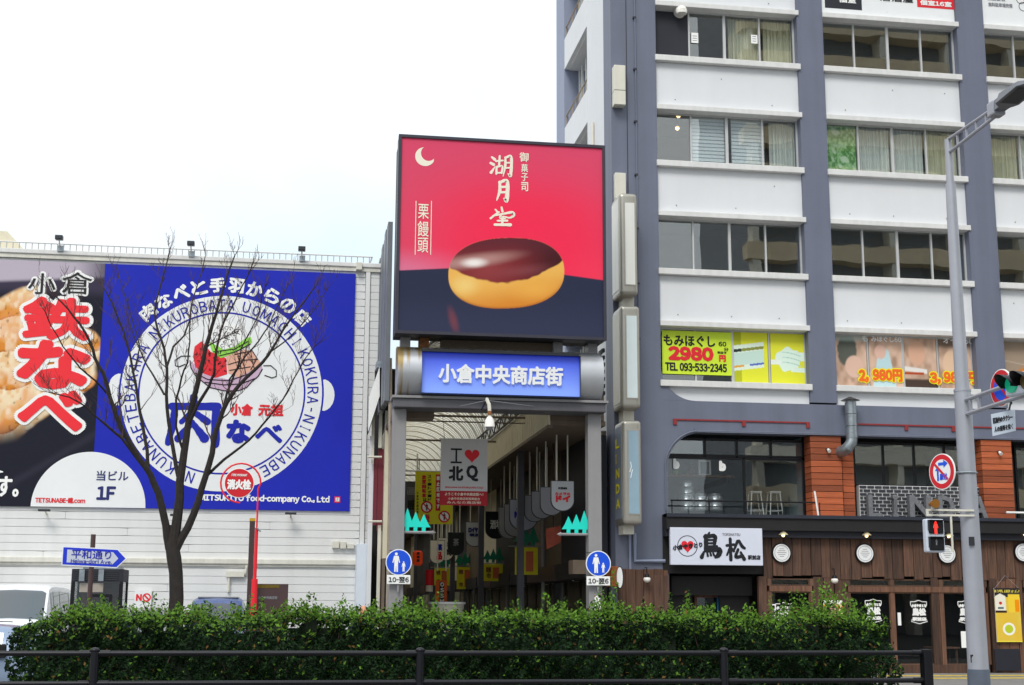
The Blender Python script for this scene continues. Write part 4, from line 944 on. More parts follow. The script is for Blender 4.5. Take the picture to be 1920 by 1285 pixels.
# ================================================================== ARCADE GATE
YGt = 34.0
gate = thing('arcade_gate', 'grey steel gate frame spanning the entrance of the shopping arcade', 'gate', (5, YGt, GS))
gx = [W(px, 900, YGt).x for px in (734, 760, 1103, 1128)]
zbm0, zbm1 = W(930, 771, YGt).z, W(930, 752, YGt).z
def column(xa, xb):
    c = MB().box(xa, xb, YGt, YGt + .36, GS, zbm0).build('column', 'column_grey', gate, bevel=.02)
    box('column_joint', 'alu_dark', c, xa - .003, xb + .003, YGt - .003, YGt + .3, 3.1, 3.115)
    box('base_plate', 'column_grey', c, xa - .06, xb + .06, YGt - .06, YGt + .42, GS, GS + .05)
column(gx[0], gx[1]); column(gx[2], gx[3])
xb0, xb1 = W(742, 760, YGt - .2).x, W(1131, 760, YGt - .2).x
box('cross_beam', mat('beam_grey', '#5c5b60', .5, var=.12, streak=.4), gate, xb0 - .05, xb1 + .05, YGt - .3, YGt + .5, zbm0, zbm1 - .03, bevel=.02)
box('beam_flange', 'column_grey', gate, xb0 - .1, xb1 + .1, YGt - .36, YGt + .56, zbm1 - .03, zbm1 + .03)
# posts that carry the billboard
zB0 = W(940, 632, YGt - .3).z; zBar1 = W(940, 652, YGt - .3).z
for px in (760, 795, 1045, 1110):
    x = W(px, 640, YGt).x; box('strut', 'rust' if px == 795 else 'column_grey', gate, x - .12, x + .12, YGt - .1, YGt + .3, zBar1 - .3, zB0 + .05)
box('strut_cover', 'soffit_brown', gate, W(828, 640, YGt).x, W(1040, 640, YGt).x, YGt + .1, YGt + .4, zBar1 - .3, zB0 + .05)
# barrel shaped name board with recessed lit panel
YN = YGt - .55
bx0, bx1 = W(746, 705, YN).x, W(1133, 705, YN).x; bz0, bz1 = zbm1 + .03, zBar1
nb = thing('arcade_name_board', 'barrel shaped metal name board with lit blue panel over the gate', 'sign', ((bx0 + bx1) / 2, YN, bz0))
cz, rz = (bz0 + bz1) / 2, (bz1 - bz0) / 2; prof = []
for i in range(21):
    a = R(-80 + 170 * i / 20); prof.append((YN + .62 - .62 * math.cos(a), cz + rz * math.sin(a) * 1.0))
x2 = [W(791, 700, YN).x, W(1089, 700, YN).x]; zp0, zp1 = rect(792, 663, 1088, 740, YN)[2:]
def skin(xa, xb):
    b = MB(); n = len(prof); V_ = [(xa, y, z) for y, z in prof] + [(xb, y, z) for y, z in prof]
    b.add(V_, [(i, n + i, n + i + 1, i + 1) for i in range(n - 1)])
    b.add([(xa, y, z) for y, z in prof] + [(xa, YN + .9, prof[-1][1]), (xa, YN + .9, prof[0][1])], [tuple(range(n + 2))]); b.add([(xb, y, z) for y, z in prof] + [(xb, YN + .9, prof[-1][1]), (xb, YN + .9, prof[0][1])], [tuple(range(n + 2))])
    return b
def barrel_mat():
    m = mat('barrel_rust', '#b9bbbf', .36, .45, var=.12, scale=1.6, streak=.4); n, l = m.node_tree.nodes, m.node_tree.links; bs = n['Principled BSDF']
    old = bs.inputs['Base Color'].links[0].from_socket; g = n.new('ShaderNodeNewGeometry'); mp = n.new('ShaderNodeMapping'); mp.inputs['Scale'].default_value = (5.5, .3, .25)
    z = n.new('ShaderNodeTexNoise'); z.inputs['Scale'].default_value = 1.; z.inputs['Detail'].default_value = 4; l.new(g.outputs['Position'], mp.inputs[0]); l.new(mp.outputs[0], z.inputs['Vector'])
    sp = n.new('ShaderNodeSeparateXYZ'); l.new(g.outputs['Position'], sp.inputs[0])
    m1 = n.new('ShaderNodeMapRange'); m1.inputs[1].default_value = bx0 + 1.3; m1.inputs[2].default_value = bx0; m1.inputs[3].default_value = -.04; m1.inputs[4].default_value = .22; l.new(sp.outputs['X'], m1.inputs[0])
    m2 = n.new('ShaderNodeMapRange'); m2.inputs[1].default_value = cz - .1; m2.inputs[2].default_value = bz1; m2.inputs[3].default_value = -.2; m2.inputs[4].default_value = .04; l.new(sp.outputs['Z'], m2.inputs[0])
    ad = n.new('ShaderNodeMath'); l.new(z.outputs[0], ad.inputs[0]); l.new(m1.outputs[0], ad.inputs[1]); a2 = n.new('ShaderNodeMath'); l.new(ad.outputs[0], a2.inputs[0]); l.new(m2.outputs[0], a2.inputs[1])
    rp = n.new('ShaderNodeValToRGB'); rp.color_ramp.elements[0].position = .55; rp.color_ramp.elements[1].position = .66; l.new(a2.outputs[0], rp.inputs[0])
    mi = n.new('ShaderNodeMix'); mi.data_type = 'RGBA'; mi.inputs[7].default_value = (*lin('#9c8658'), 1); l.new(rp.outputs[0], mi.inputs[0]); l.new(old, mi.inputs[6]); l.new(mi.outputs[2], bs.inputs['Base Color'])
    return m
BM_ = barrel_mat()
skin(bx0, x2[0]).build('barrel_end', BM_, nb, smooth=True); skin(x2[1], bx1).build('barrel_end', BM_, nb, smooth=True)
def strip(za, zb):
    pr = [p_ for p_ in prof if za - .01 <= p_[1] <= zb + .01]; n = len(pr); b = MB(); b.add([(x2[0], y, z) for y, z in pr] + [(x2[1], y, z) for y, z in pr], [(i, n + i, n + i + 1, i + 1) for i in range(n - 1)]); return b
strip(zp1 - .03, 99).build('barrel_top', BM_, nb, smooth=True); strip(-99, zp0 + .05).build('barrel_bottom', BM_, nb, smooth=True)
b = MB(); yr = YN + .16
b.quad((x2[0], YN + .02, zp0), (x2[1], YN + .02, zp0), (x2[1], yr, zp0), (x2[0], yr, zp0)); b.quad((x2[0], YN + .02, zp1), (x2[1], YN + .02, zp1), (x2[1], yr, zp1), (x2[0], yr, zp1))
b.quad((x2[0] + .001, YN + .0, zp0), (x2[0] + .001, yr, zp0), (x2[0] + .001, yr, zp1), (x2[0] + .001, YN + .0, zp1)); b.quad((x2[1] - .001, YN, zp0), (x2[1] - .001, yr, zp0), (x2[1] - .001, yr, zp1), (x2[1] - .001, YN, zp1))
b.build('recess', 'alu_dark', nb)
box('barrel_back', 'alu_dark', nb, x2[0], x2[1], yr + .03, yr + .4, bz0 + .02, bz1 - .1)
def glow_mat():
    m = mat('panel_blue', '#2d55dc', .35, var=0); n, l = m.node_tree.nodes, m.node_tree.links; bs = n['Principled BSDF']; g = n.new('ShaderNodeNewGeometry'); s_ = n.new('ShaderNodeSeparateXYZ'); l.new(g.outputs['Position'], s_.inputs[0])
    mr_ = n.new('ShaderNodeMapRange'); mr_.inputs[1].default_value = zp0; mr_.inputs[2].default_value = zp1; l.new(s_.outputs['Z'], mr_.inputs[0]); rp = n.new('ShaderNodeValToRGB'); e = rp.color_ramp.elements
    e[0].color = (*lin('#7f9df5'), 1); e[0].position = .1; e[1].color = (*lin('#2038c8'), 1); e[1].position = 1; l.new(mr_.outputs[0], rp.inputs[0]); l.new(rp.outputs[0], bs.inputs['Base Color']); l.new(rp.outputs[0], bs.inputs['Emission Color']); bs.inputs['Emission Strength'].default_value = .22; return m
box('lit_panel', glow_mat(), nb, x2[0], x2[1], yr - .01, yr + .02, zp0, zp1)
b = MB(); b.norecalc = True; x0, x1, z0, z1 = rect(822, 685, 1056, 721, yr - .06)
V_, Fs, dim = glyphs('小倉中央商店街', .5)
letter_geo(b, '小倉中央商店街', (x0, yr - .012, z0), FX, FZ, FN, x1 - x0, z1 - z0, bold=.035, depth=.05, lift=.0); b.build('lettering', 'sheet_white', nb)
# side stubs on the right end of the barrel
for k in range(7):
    z = bz0 + .15 + k * (bz1 - bz0) / 7; box('end_fin', 'black_metal', nb, bx1 + .002, bx1 + .07, YN + .2, YN + .7, z, z + .09)

# ---- billboard above
YBb = YGt - .62
q0, q1 = W(744, 440, YBb).x, W(1135.5, 440, YBb).x; qz0, qz1 = W(940, 632, YBb).z, W(940, 263, YBb).z
bb = thing('billboard', 'large red billboard with glazed bun and cream characters above the gate', 'billboard', ((q0 + q1) / 2, YBb, qz0))
f = MB(); t_ = .075
f.box(q0, q1, YBb - .04, YBb + .12, qz1 - t_, qz1).box(q0, q1, YBb - .04, YBb + .12, qz0, qz0 + t_).box(q0, q0 + t_, YBb - .04, YBb + .12, qz0 + t_, qz1 - t_).box(q1 - t_, q1, YBb - .04, YBb + .12, qz0 + t_, qz1 - t_)
f.build('frame', mat('frame_dark', '#3b3a44', .5, .3, var=.1), bb)
def bun(u, v):
    t = 1 - v; d0 = np.hypot((u - .62) * .9, (t - .55) * 1.1)
    c = mixc(np.ones(u.shape + (3,)) * hx('#f22f52'), hx('#d84c68'), sm(.15, .75, d0)); c = mixc(c, hx('#d9486a'), sm(.35, 0, t) * .6)
    c = mixc(c, hx('#d97f9f'), sm(.55, .7, t) * sm(.5, 0., u) * .75); c = mixc(c, hx('#f73a58'), sm(.5, .68, t) * sm(.75, .95, u) * .6)
    bd = np.where(u < .5, .694 - .09 * u, .649 + .104 * (u - .5))
    dk = mixc(np.ones(u.shape + (3,)) * hx('#2c3047'), hx('#3a3d55'), sm(.7, 1., t)); c = mixc(c, hx('#2c3047'), sm(-.002, .004, t - bd)); c = mixc(c, dk.mean((0, 1)) * 0 + hx('#343850'), sm(.75, 1, t))
    # dim mirror image in the table
    rr = np.hypot((u - .262 - (t - .93) * .25) / .026, (t - .94) / .08); c = mixc(c, hx('#7d4048'), sm(1.2, .2, rr) * .7)
    # bun
    x = (u - .522) / .284; y = (t - .686 + (u - .52) * .075) / .183
    rad = (np.abs(x) ** 2.35 + np.abs(y) ** 2.3); ins = sm(1.015, .985, rad)
    body = mixc(np.ones(u.shape + (3,)) * hx('#eab257'), hx('#d8862f'), sm(.1, 1.0, y + .25 * x)); body = mixc(body, hx('#efc977'), sm(.35, 0, np.hypot(x + .72, (y - .3) * .8))); body = mixc(body, hx('#e9a94a'), sm(.5, 0., np.hypot((x - .5) * .8, y - .45))); body = mixc(body, hx('#9c5424'), sm(.82, 1.05, rad) * sm(0.1, .9, y) * .8)
    edge = .17 - .45 * np.abs(x) ** 1.9 + .035 * (vnoise(u, v, 40, 9) - .5) * 2 + .10 * (1 - x * x) - .04 * x
    gl = mixc(np.ones(u.shape + (3,)) * hx('#7c2a2e'), hx('#45191f'), sm(.1, 1.0, x + .1)); gl = mixc(gl, hx('#8e3a3c'), sm(.6, 0., np.hypot(x + .35, y + .1))); gl = mixc(gl, hx('#552530'), sm(-.3, -.95, y) * .7)
    hb = np.hypot((x - .0) * .55 + .33 + .0, (y + .42 + .18 * (x + .3)) * 2.2); gl = mixc(gl, hx('#b98d86'), sm(.62, .1, hb) * .85); gl = mixc(gl, hx('#efe6e0'), sm(.28, .03, np.hypot((x + .56) * .9, (y + .32) * 1.5)))
    gl = mixc(gl, hx('#97555a'), sm(.25, .0, np.abs(y + .02 + .12 * x)) * sm(.7, 0, np.abs(x - .3)) * .35)
    top = sm(.03, -.03, y - edge); c = mixc(c, body, ins); c = c + (gl - c) * (ins * top)[..., None]; return c
picture('artwork', bb, q0 + t_, q1 - t_, qz0 + t_, qz1 - t_, YBb, 330, 310, bun)
box('backing', 'alu_dark', bb, q0 + .01, q1 - .01, YBb + .02, YBb + .5, qz0 + .01, qz1 - .01)
box('rear_box', 'dark_navy', bb, q0 + .02, q1 - .02, YBb + .52, YBb + 1.0, qz0 + .02, qz1 - .15)
brushed(bb, [('湖', 920, 292, 961, 332), ('月', 931, 340, 953, 377), ('堂', 920, 389, 963, 423)], 'ink_cream', YBb)
letters(bb, [('御', 974, 286, 991, 304, .02), ('菓', 977, 308, 990, 323, .02), ('子', 977, 325, 990, 340, .02), ('司', 977, 342, 990, 359, .02)], 'ink_cream', YBb, rough=.02)
letters(bb, [('栗', 784, 383, 804, 411, .008), ('饅', 783, 415, 804, 444, .008), ('頭', 783, 446, 803, 474, .008)], 'ink_cream', YBb)
b = MB()
for px in (778.5, 807.5): r_ = rect(px, 377, px + 1.4, 478, YBb); b.add([(r_[0], YBb - .005, r_[2]), (r_[1], YBb - .005, r_[2]), (r_[1], YBb - .005, r_[3]), (r_[0], YBb - .005, r_[3])], [(0, 1, 2, 3)])
b.build('rule_line', 'ink_cream', bb)
q = W(797, 294, YBb); mo = []
for i in range(17): a = R(118 + 212 * i / 16); mo.append((q.x + .25 * math.cos(a), q.z + .25 * math.sin(a)))
for i in range(17): a = R(318 - 190 * i / 16); mo.append((q.x + .085 + .19 * math.cos(a), q.z + .09 + .2 * math.sin(a)))
mb = MB(); mb.flat(mo, YBb - .005); mb.build('crescent_moon', 'ink_cream', bb)
# ribbed metal flank to the left of the billboard
fl = thing('billboard_flank', 'grey ribbed metal screen running back beside the billboard', 'screen', (q0 - .2, YGt + 3, 8))
xa, ya = q0 - .02, YGt + .6
for k in range(9):
    y = ya + .3 + k * .62; px_t = 0; zt_ = 11.6 - k * .04
    box('rib', mat('flank_metal', '#7c8086', .5, .4, var=.15), fl, xa - .10 - (k % 2) * .02, xa + .02, y, y + .56, 6.9, zt_)
# gooseneck lamp in front of the board
YLm = YGt - 1.05
lp = thing('gooseneck_lamp', 'white bell lamp on a bent rusty arm under the name board', 'lamp', tuple(W(917, 800, YLm)))
P_ = [W(913, 748, YGt - .32), W(914, 752, YLm), W(917, 758, YLm), W(918, 770, YLm), W(918, 783, YLm)]
MB().tube(P_, .045, 8).build('arm', 'cream_plastic', lp, smooth=True); MB().cyl(W(918, 771, YLm), W(918, 779, YLm), .052, n=8).build('arm_collar', 'rust', lp)
qa = W(918, 782, YLm); qb = W(918, 801, YLm); MB().tube([qa, qa + (qb - qa) * .35, qb], [.06, .11, .13], 16).build('shade', 'white_globe', lp, smooth=True); MB().ball(qb, .08).build('bulb', 'ink_grey', lp)
b = MB(); b.tube([W(862, 762, YGt - .33), W(913, 751, YLm + .2), W(1000, 762, YGt - .33)], .008, 4); b.build('stay_wire', 'ink_grey', lp)
MB().tube([W(913, 749, YGt - .33), W(903, 768, YLm + .1)], .02, 5).build('lower_stay', 'black_metal', lp)
# pedestrian signs on the columns
def human(b, cx, cz, s, y):
    b.flat(disc_pts(cx, cz + .43 * s, .075 * s, 16), y)
    b.flat([(cx - .12 * s, cz + .33 * s), (cx + .12 * s, cz + .33 * s), (cx + .2 * s, cz - .02 * s), (cx + .15 * s, cz - .03 * s), (cx + .10 * s, cz + .15 * s), (cx + .10 * s, cz - .12 * s), (cx + .10 * s, cz - .5 * s), (cx + .02 * s, cz - .5 * s), (cx, cz - .15 * s), (cx - .02 * s, cz - .5 * s), (cx - .10 * s, cz - .5 * s), (cx - .10 * s, cz + .15 * s), (cx - .15 * s, cz - .03 * s), (cx - .2 * s, cz - .02 * s)], y)
for k, (px, py) in enumerate(((747.5, 1054.5), (1122, 1057))):
    y = YGt - .14; q = W(px, py, y); side = ('left', 'right')[k]
    t = thing('pedestrian_sign', 'round blue pedestrian sign on the %s gate column' % side, 'sign', (q.x, y, q.z - .65), 'blue pedestrian signs on the gate')
    MB().cyl((q.x, y, q.z), (q.x, y + .02, q.z), .315, n=44).build('rim', 'ink_white', t); MB().cyl((q.x, y - .004, q.z), (q.x, y, q.z), .292, n=44).build('face', 'sign_blue', t)
    b = MB(); human(b, q.x - .06, q.z, .46, y - .009); human(b, q.x + .12, q.z - .1, .24, y - .009); b.build('pictogram', 'ink_white', t)
    x0, x1, z0, z1 = rect(px - 22, py + 24, px + 22, py + 41, y); pt = MB().box(x0, x1, y, y + .02, z0, z1).build('time_plate', 'ink_white', t, bevel=.01)
    letters(t, [('10-翌6', px - 19, py + 27.5, px + 19, py + 38, .035)], 'ink_black', y)
    MB().tube([(q.x, y + .05, q.z + .2), (q.x, y + .05, q.z - .7)], .03, 8).build('backing_pole', 'column_grey', t)
# turquoise tree ornaments on brackets
def tree_shape(cx, z0, s):
    o = []
    for i, (dx, h) in enumerate(((-.36, .74), (0, .84), (.36, 1.0))): o.append((cx + dx * s, z0, h * s))
    return o
def ornament(name, lab, X0, z0, s, y, m, mirror, bar=None, group=None):
    t = thing(name, lab, 'ornament', (X0, y, z0), group)
    hs_ = (.74, .84, 1.0) if not mirror else (1.0, .84, .74)
    b = MB()
    for i, h in enumerate(hs_):
        c = X0 + (i - 1) * .36 * s; H = h * s; yy = y + i * .004
        b.prism([(c - .3 * s, z0 + .17 * s), (c + .3 * s, z0 + .17 * s), (c + .17 * s, z0 + .5 * H), (c, z0 + H), (c - .17 * s, z0 + .5 * H)], yy, yy + .03)
        b.prism([(c - .085 * s, z0), (c + .085 * s, z0), (c + .085 * s, z0 + .18 * s), (c - .085 * s, z0 + .18 * s)], yy + .001, yy + .029)
    b.build('tree_cutout', m, t)
    if bar:
        bb_ = MB().tube([(bar[0], y + .02, z0 - .03), (bar[1], y + .02, z0 - .03)], .035, 8).build('bracket_arm', 'column_grey', t)
        MB().cyl((bar[1] - .0, y + .02, z0 - .03), (bar[1] + .1 * (1 if bar[1] > bar[0] else -1), y + .02, z0 - .03), .06, .005, n=10).build('arm_tip', 'column_grey', t)
    return t
yo = YGt + .1
q = W(779, 996, yo); ornament('tree_ornament', 'turquoise three tree cutout on the left gate column', q.x, q.z, .56, yo, 'turquoise', True, (gx[1], W(810, 997, yo).x))
q = W(1081, 1000, yo); ornament('tree_ornament', 'turquoise three tree cutout on the right gate column', q.x, q.z, .56, yo, 'turquoise', False, (gx[2], W(1052, 1000, yo).x))
x0, x1, z0, z1 = rect(1113, 1115, 1128, 1145, YGt - .02); b = MB(); b.prism([(x0, z0), (x0 + .09, z0 - .05), (x1, z0 + .05), (x1 - .05, z0 + .2), (x1 - .02, z1 - .1), (x0 + .12, z1), (x0 + .02, z1 - .08), (x0 + .06, z0 + .2)], YGt - .012, YGt - .004); tag(b.build('torn_sticker', 'ink_white', None), 'torn white sticker low on the right gate column', 'sticker')

# ================================================================== ARCADE INTERIOR
XI, XW = 6.42, 7.62; ZSF = 6.35; ZF2 = 7.2; Y0, Y1 = YGt + .6, 112.
roof = thing('arcade_roof', 'ribbed translucent barrel vault roof running back over the arcade', 'roof', (4.4, 40, 6.4))
vc, vw, vh = 4.55, 1.87, 1.6; n = 18
def vpt(i): a = math.pi * i / n; return vc + vw * math.cos(a), ZF2 + vh * math.sin(a)
step = 1.5; y = Y0; k = 0
sheet = MB()
for i in range(n):
    a, b_ = vpt(i), vpt(i + 1); sheet.quad((a[0], 0, a[1]), (b_[0], 0, b_[1]), (b_[0], step - .02, b_[1]), (a[0], step - .02, a[1]))
sme = sheet.mesh('vault_panel', smooth=True); sme.materials.append(MATS['vault_sheet'])
ribm = MB(); ribm.tube([(vpt(i)[0], 0, vpt(i)[1] - .04) for i in range(n + 1)], .045, 6); rme = ribm.mesh('rib', smooth=True); rme.materials.append(MATS['vault_rib'])
ribs = MB(); ribs.tube([(vpt(i)[0], 0, vpt(i)[1] - .02) for i in range(n + 1)], .022, 5); rms = ribs.mesh('thin_rib'); rms.materials.append(MATS['vault_rib'])
while y < Y1:
    inst('vault_panel', sme, roof, (0, y, 0)); inst('rib', rme, roof, (0, y, 0))
    for j in range(1, 4): inst('thin_rib', rms, roof, (0, y + step * j / 4, 0))
    y += step
box('soffit', 'soffit_brown', roof, XI, XW + .24, Y0, 36.5, ZSF, ZSF + .12); box('soffit', 'soffit_brown', roof, XI, XW + .69, 36.5, Y1, ZSF, ZSF + .12); box('soffit_header', 'soffit_brown', roof, XI + .01, XW + .2, Y0 - .02, Y0 + .2, ZSF + .125, 7.4); box('soffit', 'soffit_brown', roof, 2.36, vc - vw, Y0, Y1, ZSF, ZSF + .12)
box('inner_fascia', 'cream_panel', roof, XI - .04, XI - .001, Y0, Y1, ZSF + .0, ZF2 + .02); box('inner_fascia', 'cream_panel', roof, vc - vw + .001, vc - vw + .04, Y0, Y1, ZSF, ZF2 + .02)
st = unit_box('cream_panel'); y = Y0 + .2
for k in range(120):
    inst('fascia_batten', st, roof, (XI - .052, y, (ZSF + ZF2) / 2), scale=(.022, .035, ZF2 - ZSF)); y += .3
box('gutter_beam', 'soffit_brown', roof, XI - .07, XI + .06, Y0, Y1, ZSF - .08, ZSF - .002)
tr = MB()
for zz in (ZF2 + .02, ZF2 + .36): tr.tube([(XI - .12, Y0, zz), (XI - .12, Y1, zz)], .035, 6)
y = Y0; k = 0
while y < Y1 - 1: tr.tube([(XI - .12, y, ZF2 + (.02 if k % 2 else .36)), (XI - .12, y + .55, ZF2 + (.36 if k % 2 else .02))], .022, 5); y += .55; k += 1
tr.build('truss', 'alu_dark', roof)
for k, (yy, zz) in enumerate(((38.2, 7.0), (38.25, 6.85), (44, 7.0), (50, 7.0), (56, 7.0), (64, 7.0))):
    MB().tube([(vc - vw, yy, zz), (XI, yy, zz)], .035 if k != 1 else .02, 6).build('tie_rod', 'soffit_brown', roof)
box('brace_box', 'soffit_brown', roof, 2.4, vc - vw + .75, Y0 - .08, Y0 + .5, 6.42, 6.6)
# right row of shops
rr = thing('arcade_shop_row', 'dark row of shopfronts along the right side of the arcade', 'shops', (8.2, 60, GS))
y = YE if False else 36.5; cols = ['dark_navy', 'soffit_brown', 'dark_navy', 'fascia_dark', 'cream_panel', 'soffit_brown', 'dark_navy', 'cream_panel']
k = 0
while y < Y1:
    d = (4.2, 5.1, 3.6, 4.7)[k % 4]; m_ = cols[k % len(cols)]
    box('upper_wall', m_, rr, XW + .25, XW + .7, y, y + d - .05, 3.0, ZSF - .01)
    box('shop_band', ('fascia_dark', 'brown_metal', 'dark_navy')[k % 3], rr, XW + .05, XW + .6, y + .1, y + d - .2, 2.55, 3.0)
    box('shop_opening', 'fascia_dark', rr, XW + .6, XW + .68, y, y + d - .05, GS, 2.55)
    for j in range(2): box('shop_glass', 'clear_glass', rr, XW + .42, XW + .43, y + .3 + j * d / 2, y + d / 2 - .1 + j * d / 2, GS + .1, 2.5)
    if k % 2 == 1: box('shop_column', mat('post_dark', '#4d4d55', .5, var=.15), rr, XI + .15, XI + .34, y, y + .2, GS, ZSF)
    y += d; k += 1
lw = thing('arcade_shop_row', 'warm lit row of shopfronts along the left side of the arcade', 'shops', (2.5, 60, GS)); y = 36.5; k = 0
while y < Y1:
    d = (4.2, 5.1, 3.6, 4.7)[k % 4]; box('upper_wall', ('cream_panel', 'soffit_brown')[k % 2], lw, 2.34, 2.6, y, y + d - .05, 3.0, ZSF); box('shop_opening', 'soffit_brown', lw, 2.34, 2.4, y, y + d - .05, GS, 3.0); y += d; k += 1
for j, yy in enumerate((60, 72, 90)):
    pass
box('end_wall', 'cream_panel', lw, 2.3, 8.6, 112.2, 112.6, GS, 9.5)
# signs hung from the soffit
def shield(name, lab, px, py, hw, hh, X, fm, items=(), group='shield signs hung along the arcade', rods=True, round_=True, yfix=None):
    c = WX(px, py, X) if yfix is None else W(px, py, yfix); y = c.y; s = y / 34.5
    t = thing(name, lab, 'sign', (c.x, y, c.z - hh), group)
    if round_:
        pts = [(c.x - hw, c.z + hh), (c.x + hw, c.z + hh)] + [(c.x + hw * math.cos(a), c.z - hh + hw * .9 + hw * .9 * math.sin(a)) for a in [-math.pi * i / 14 for i in range(15)]]
    else: pts = [(c.x - hw, c.z - hh), (c.x + hw, c.z - hh), (c.x + hw, c.z + hh), (c.x - hw, c.z + hh)]
    MB().prism(pts, y, y + .12).build('face', fm, t)
    o = [(x_ * 1., z_) for x_, z_ in pts]; cx_, cz_ = c.x, c.z
    MB().prism([((x_ - cx_) * 1.06 + cx_, (z_ - cz_) * 1.05 + cz_) for x_, z_ in o], y + .02, y + .10).build('rim', 'alu_dark', t)
    if rods:
        for dx in (-.5, .5): MB().tube([(c.x + dx * hw, y + .06, c.z + hh), (c.x + dx * hw, y + .06, ZSF)], .022, 6).build('hanger_rod', 'cream_plastic', t)
    for body, u0, v0, u1, v1, m_, bo in items:
        b = MB(); b.norecalc = True; letter_geo(b, body, (c.x - hw + 2 * hw * u0, y, c.z - hh + 2 * hh * v0), FX, FZ, FN, 2 * hw * (u1 - u0), 2 * hh * (v1 - v0), bold=bo, lift=.006); b.build('lettering', m_, t)
    return t
mat('shield_white', '#bcbec2', .5, var=.06); mat('shield_grey', '#9a9ba1', .5, var=.06)
XSg = W(1055, 930, 36.6).x
shield('shield_sign', 'nearest white shield sign with red characters hung in the arcade', 1055, 930, .30, .39, XSg, 'shield_white', [('カメラの', .15, .52, .85, .62, 'ink_red', .07), ('ドイ', .18, .28, .85, .52, 'ink_red', .1), ('KING', .3, .72, .7, .8, 'ink_black', .1)])
XSg -= .02
for k, px in enumerate((1034, 1017, 1003)):
    shield('shield_sign', 'blank grey shield sign, %s behind the one with red characters' % ('first', 'second', 'third')[k], px, 940 + 7 * k, .30, .38, XSg, 'shield_grey')
shield('shield_sign', 'pale shield sign lettered in blue behind the blank grey ones', 982, 966, .42, .46, XSg - .12, mat('shield_blue', '#a9aebf', .5, var=.05), [('M・2', .15, .4, .9, .62, 'ink_blue', .08), ('シネマ', .2, .66, .7, .74, 'ink_blue', .04)])
for k, px in enumerate((966, 955)):
    shield('shield_sign', 'blank grey shield sign, %s beyond the blue lettered one' % ('just', 'second')[k], px, 976 + 5 * k, .33, .5, XSg - .1, 'shield_grey')
shield('shield_sign', 'white shield sign with navy characters hung on one rod mid arcade', 890, 1002, .32, .44, 0, 'shield_white', [('ロイヤル', .12, .56, .9, .8, 'ink_navy', .09), ('喫茶', .2, .4, .8, .54, 'ink_navy', .07)], yfix=52)
shield('shield_sign', 'black shield sign with white marks left of the pale blue lettered one', 930, 985, .36, .47, 0, 'ink_black', [('酒場', .2, .35, .8, .7, 'ink_white', .03)], yfix=50)
shield('shield_sign', 'dark green black shield sign right of the two cream shields', 855, 1020, .3, .42, 0, mat('green_black', '#18201f', .5, var=.1), [('茶', .3, .4, .7, .75, 'ink_grey', .03)], yfix=54)
shield('shield_sign', 'cream shield sign with blue and red print at the left of the arcade', 820, 1035, .28, .45, 0, 'ink_cream', [('薬', .45, .55, .85, .85, 'ink_blue', .06), ('品', .45, .15, .85, .5, 'ink_red', .06)], yfix=56)
shield('shield_sign', 'cream shield sign with a black column of characters', 836, 1030, .3, .45, 0, 'ink_cream', [('寿', .55, .6, .9, .85, 'ink_black', .06), ('司', .55, .2, .9, .5, 'ink_black', .06)], yfix=58)
shield('shield_sign', 'dark grey sign with faint writing behind the left gate column', 766, 945, .5, .65, 0, mat('sign_slate', '#55555e', .5, var=.08), [('画', .45, .7, .75, .88, 'ink_grey', .03), ('廊', .45, .35, .8, .6, 'ink_black', .03)], yfix=42)
ln = thing('paper_lantern', 'orange drum lantern hanging left inside the arcade', 'lantern', tuple(W(783, 1060, 44))); q = W(783, 1046, 44)
MB().tube([(q.x, q.y, q.z - .24), (q.x, q.y, q.z - .18), (q.x, q.y, q.z + .16), (q.x, q.y, q.z + .22)], [.1, .16, .16, .1], 16).build('drum', mat('lantern_orange', '#d8431a', .6, var=.1, emit=.15), ln, smooth=True)
b = MB(); b.norecalc = True
for i, ch in enumerate('居酒屋'): letter_geo(b, ch, (q.x - .05, q.y - .165, q.z + .08 - i * .11), FX, FZ, FN, .1, .09, bold=.06)
b.build('lettering', 'ink_black', ln); MB().tube([(q.x, q.y, q.z + .2), (q.x, q.y, ZSF)], .015, 5).build('cord', 'black_metal', ln)
q = W(805, 1092, 46); l2 = thing('paper_lantern', 'tall red and white lantern below the orange drum', 'lantern', (q.x, q.y, q.z - .3)); MB().cyl((q.x, q.y, q.z - .1), (q.x, q.y, q.z + .4), .13, n=14).build('upper_drum', 'ink_red', l2, smooth=True); MB().cyl((q.x, q.y, q.z - .3), (q.x, q.y, q.z - .1), .12, n=14).build('lower_drum', 'ink_cream', l2, smooth=True); MB().tube([(q.x, q.y, q.z + .4), (q.x, q.y, 3.2)], .02, 5).build('cord', 'black_metal', l2)
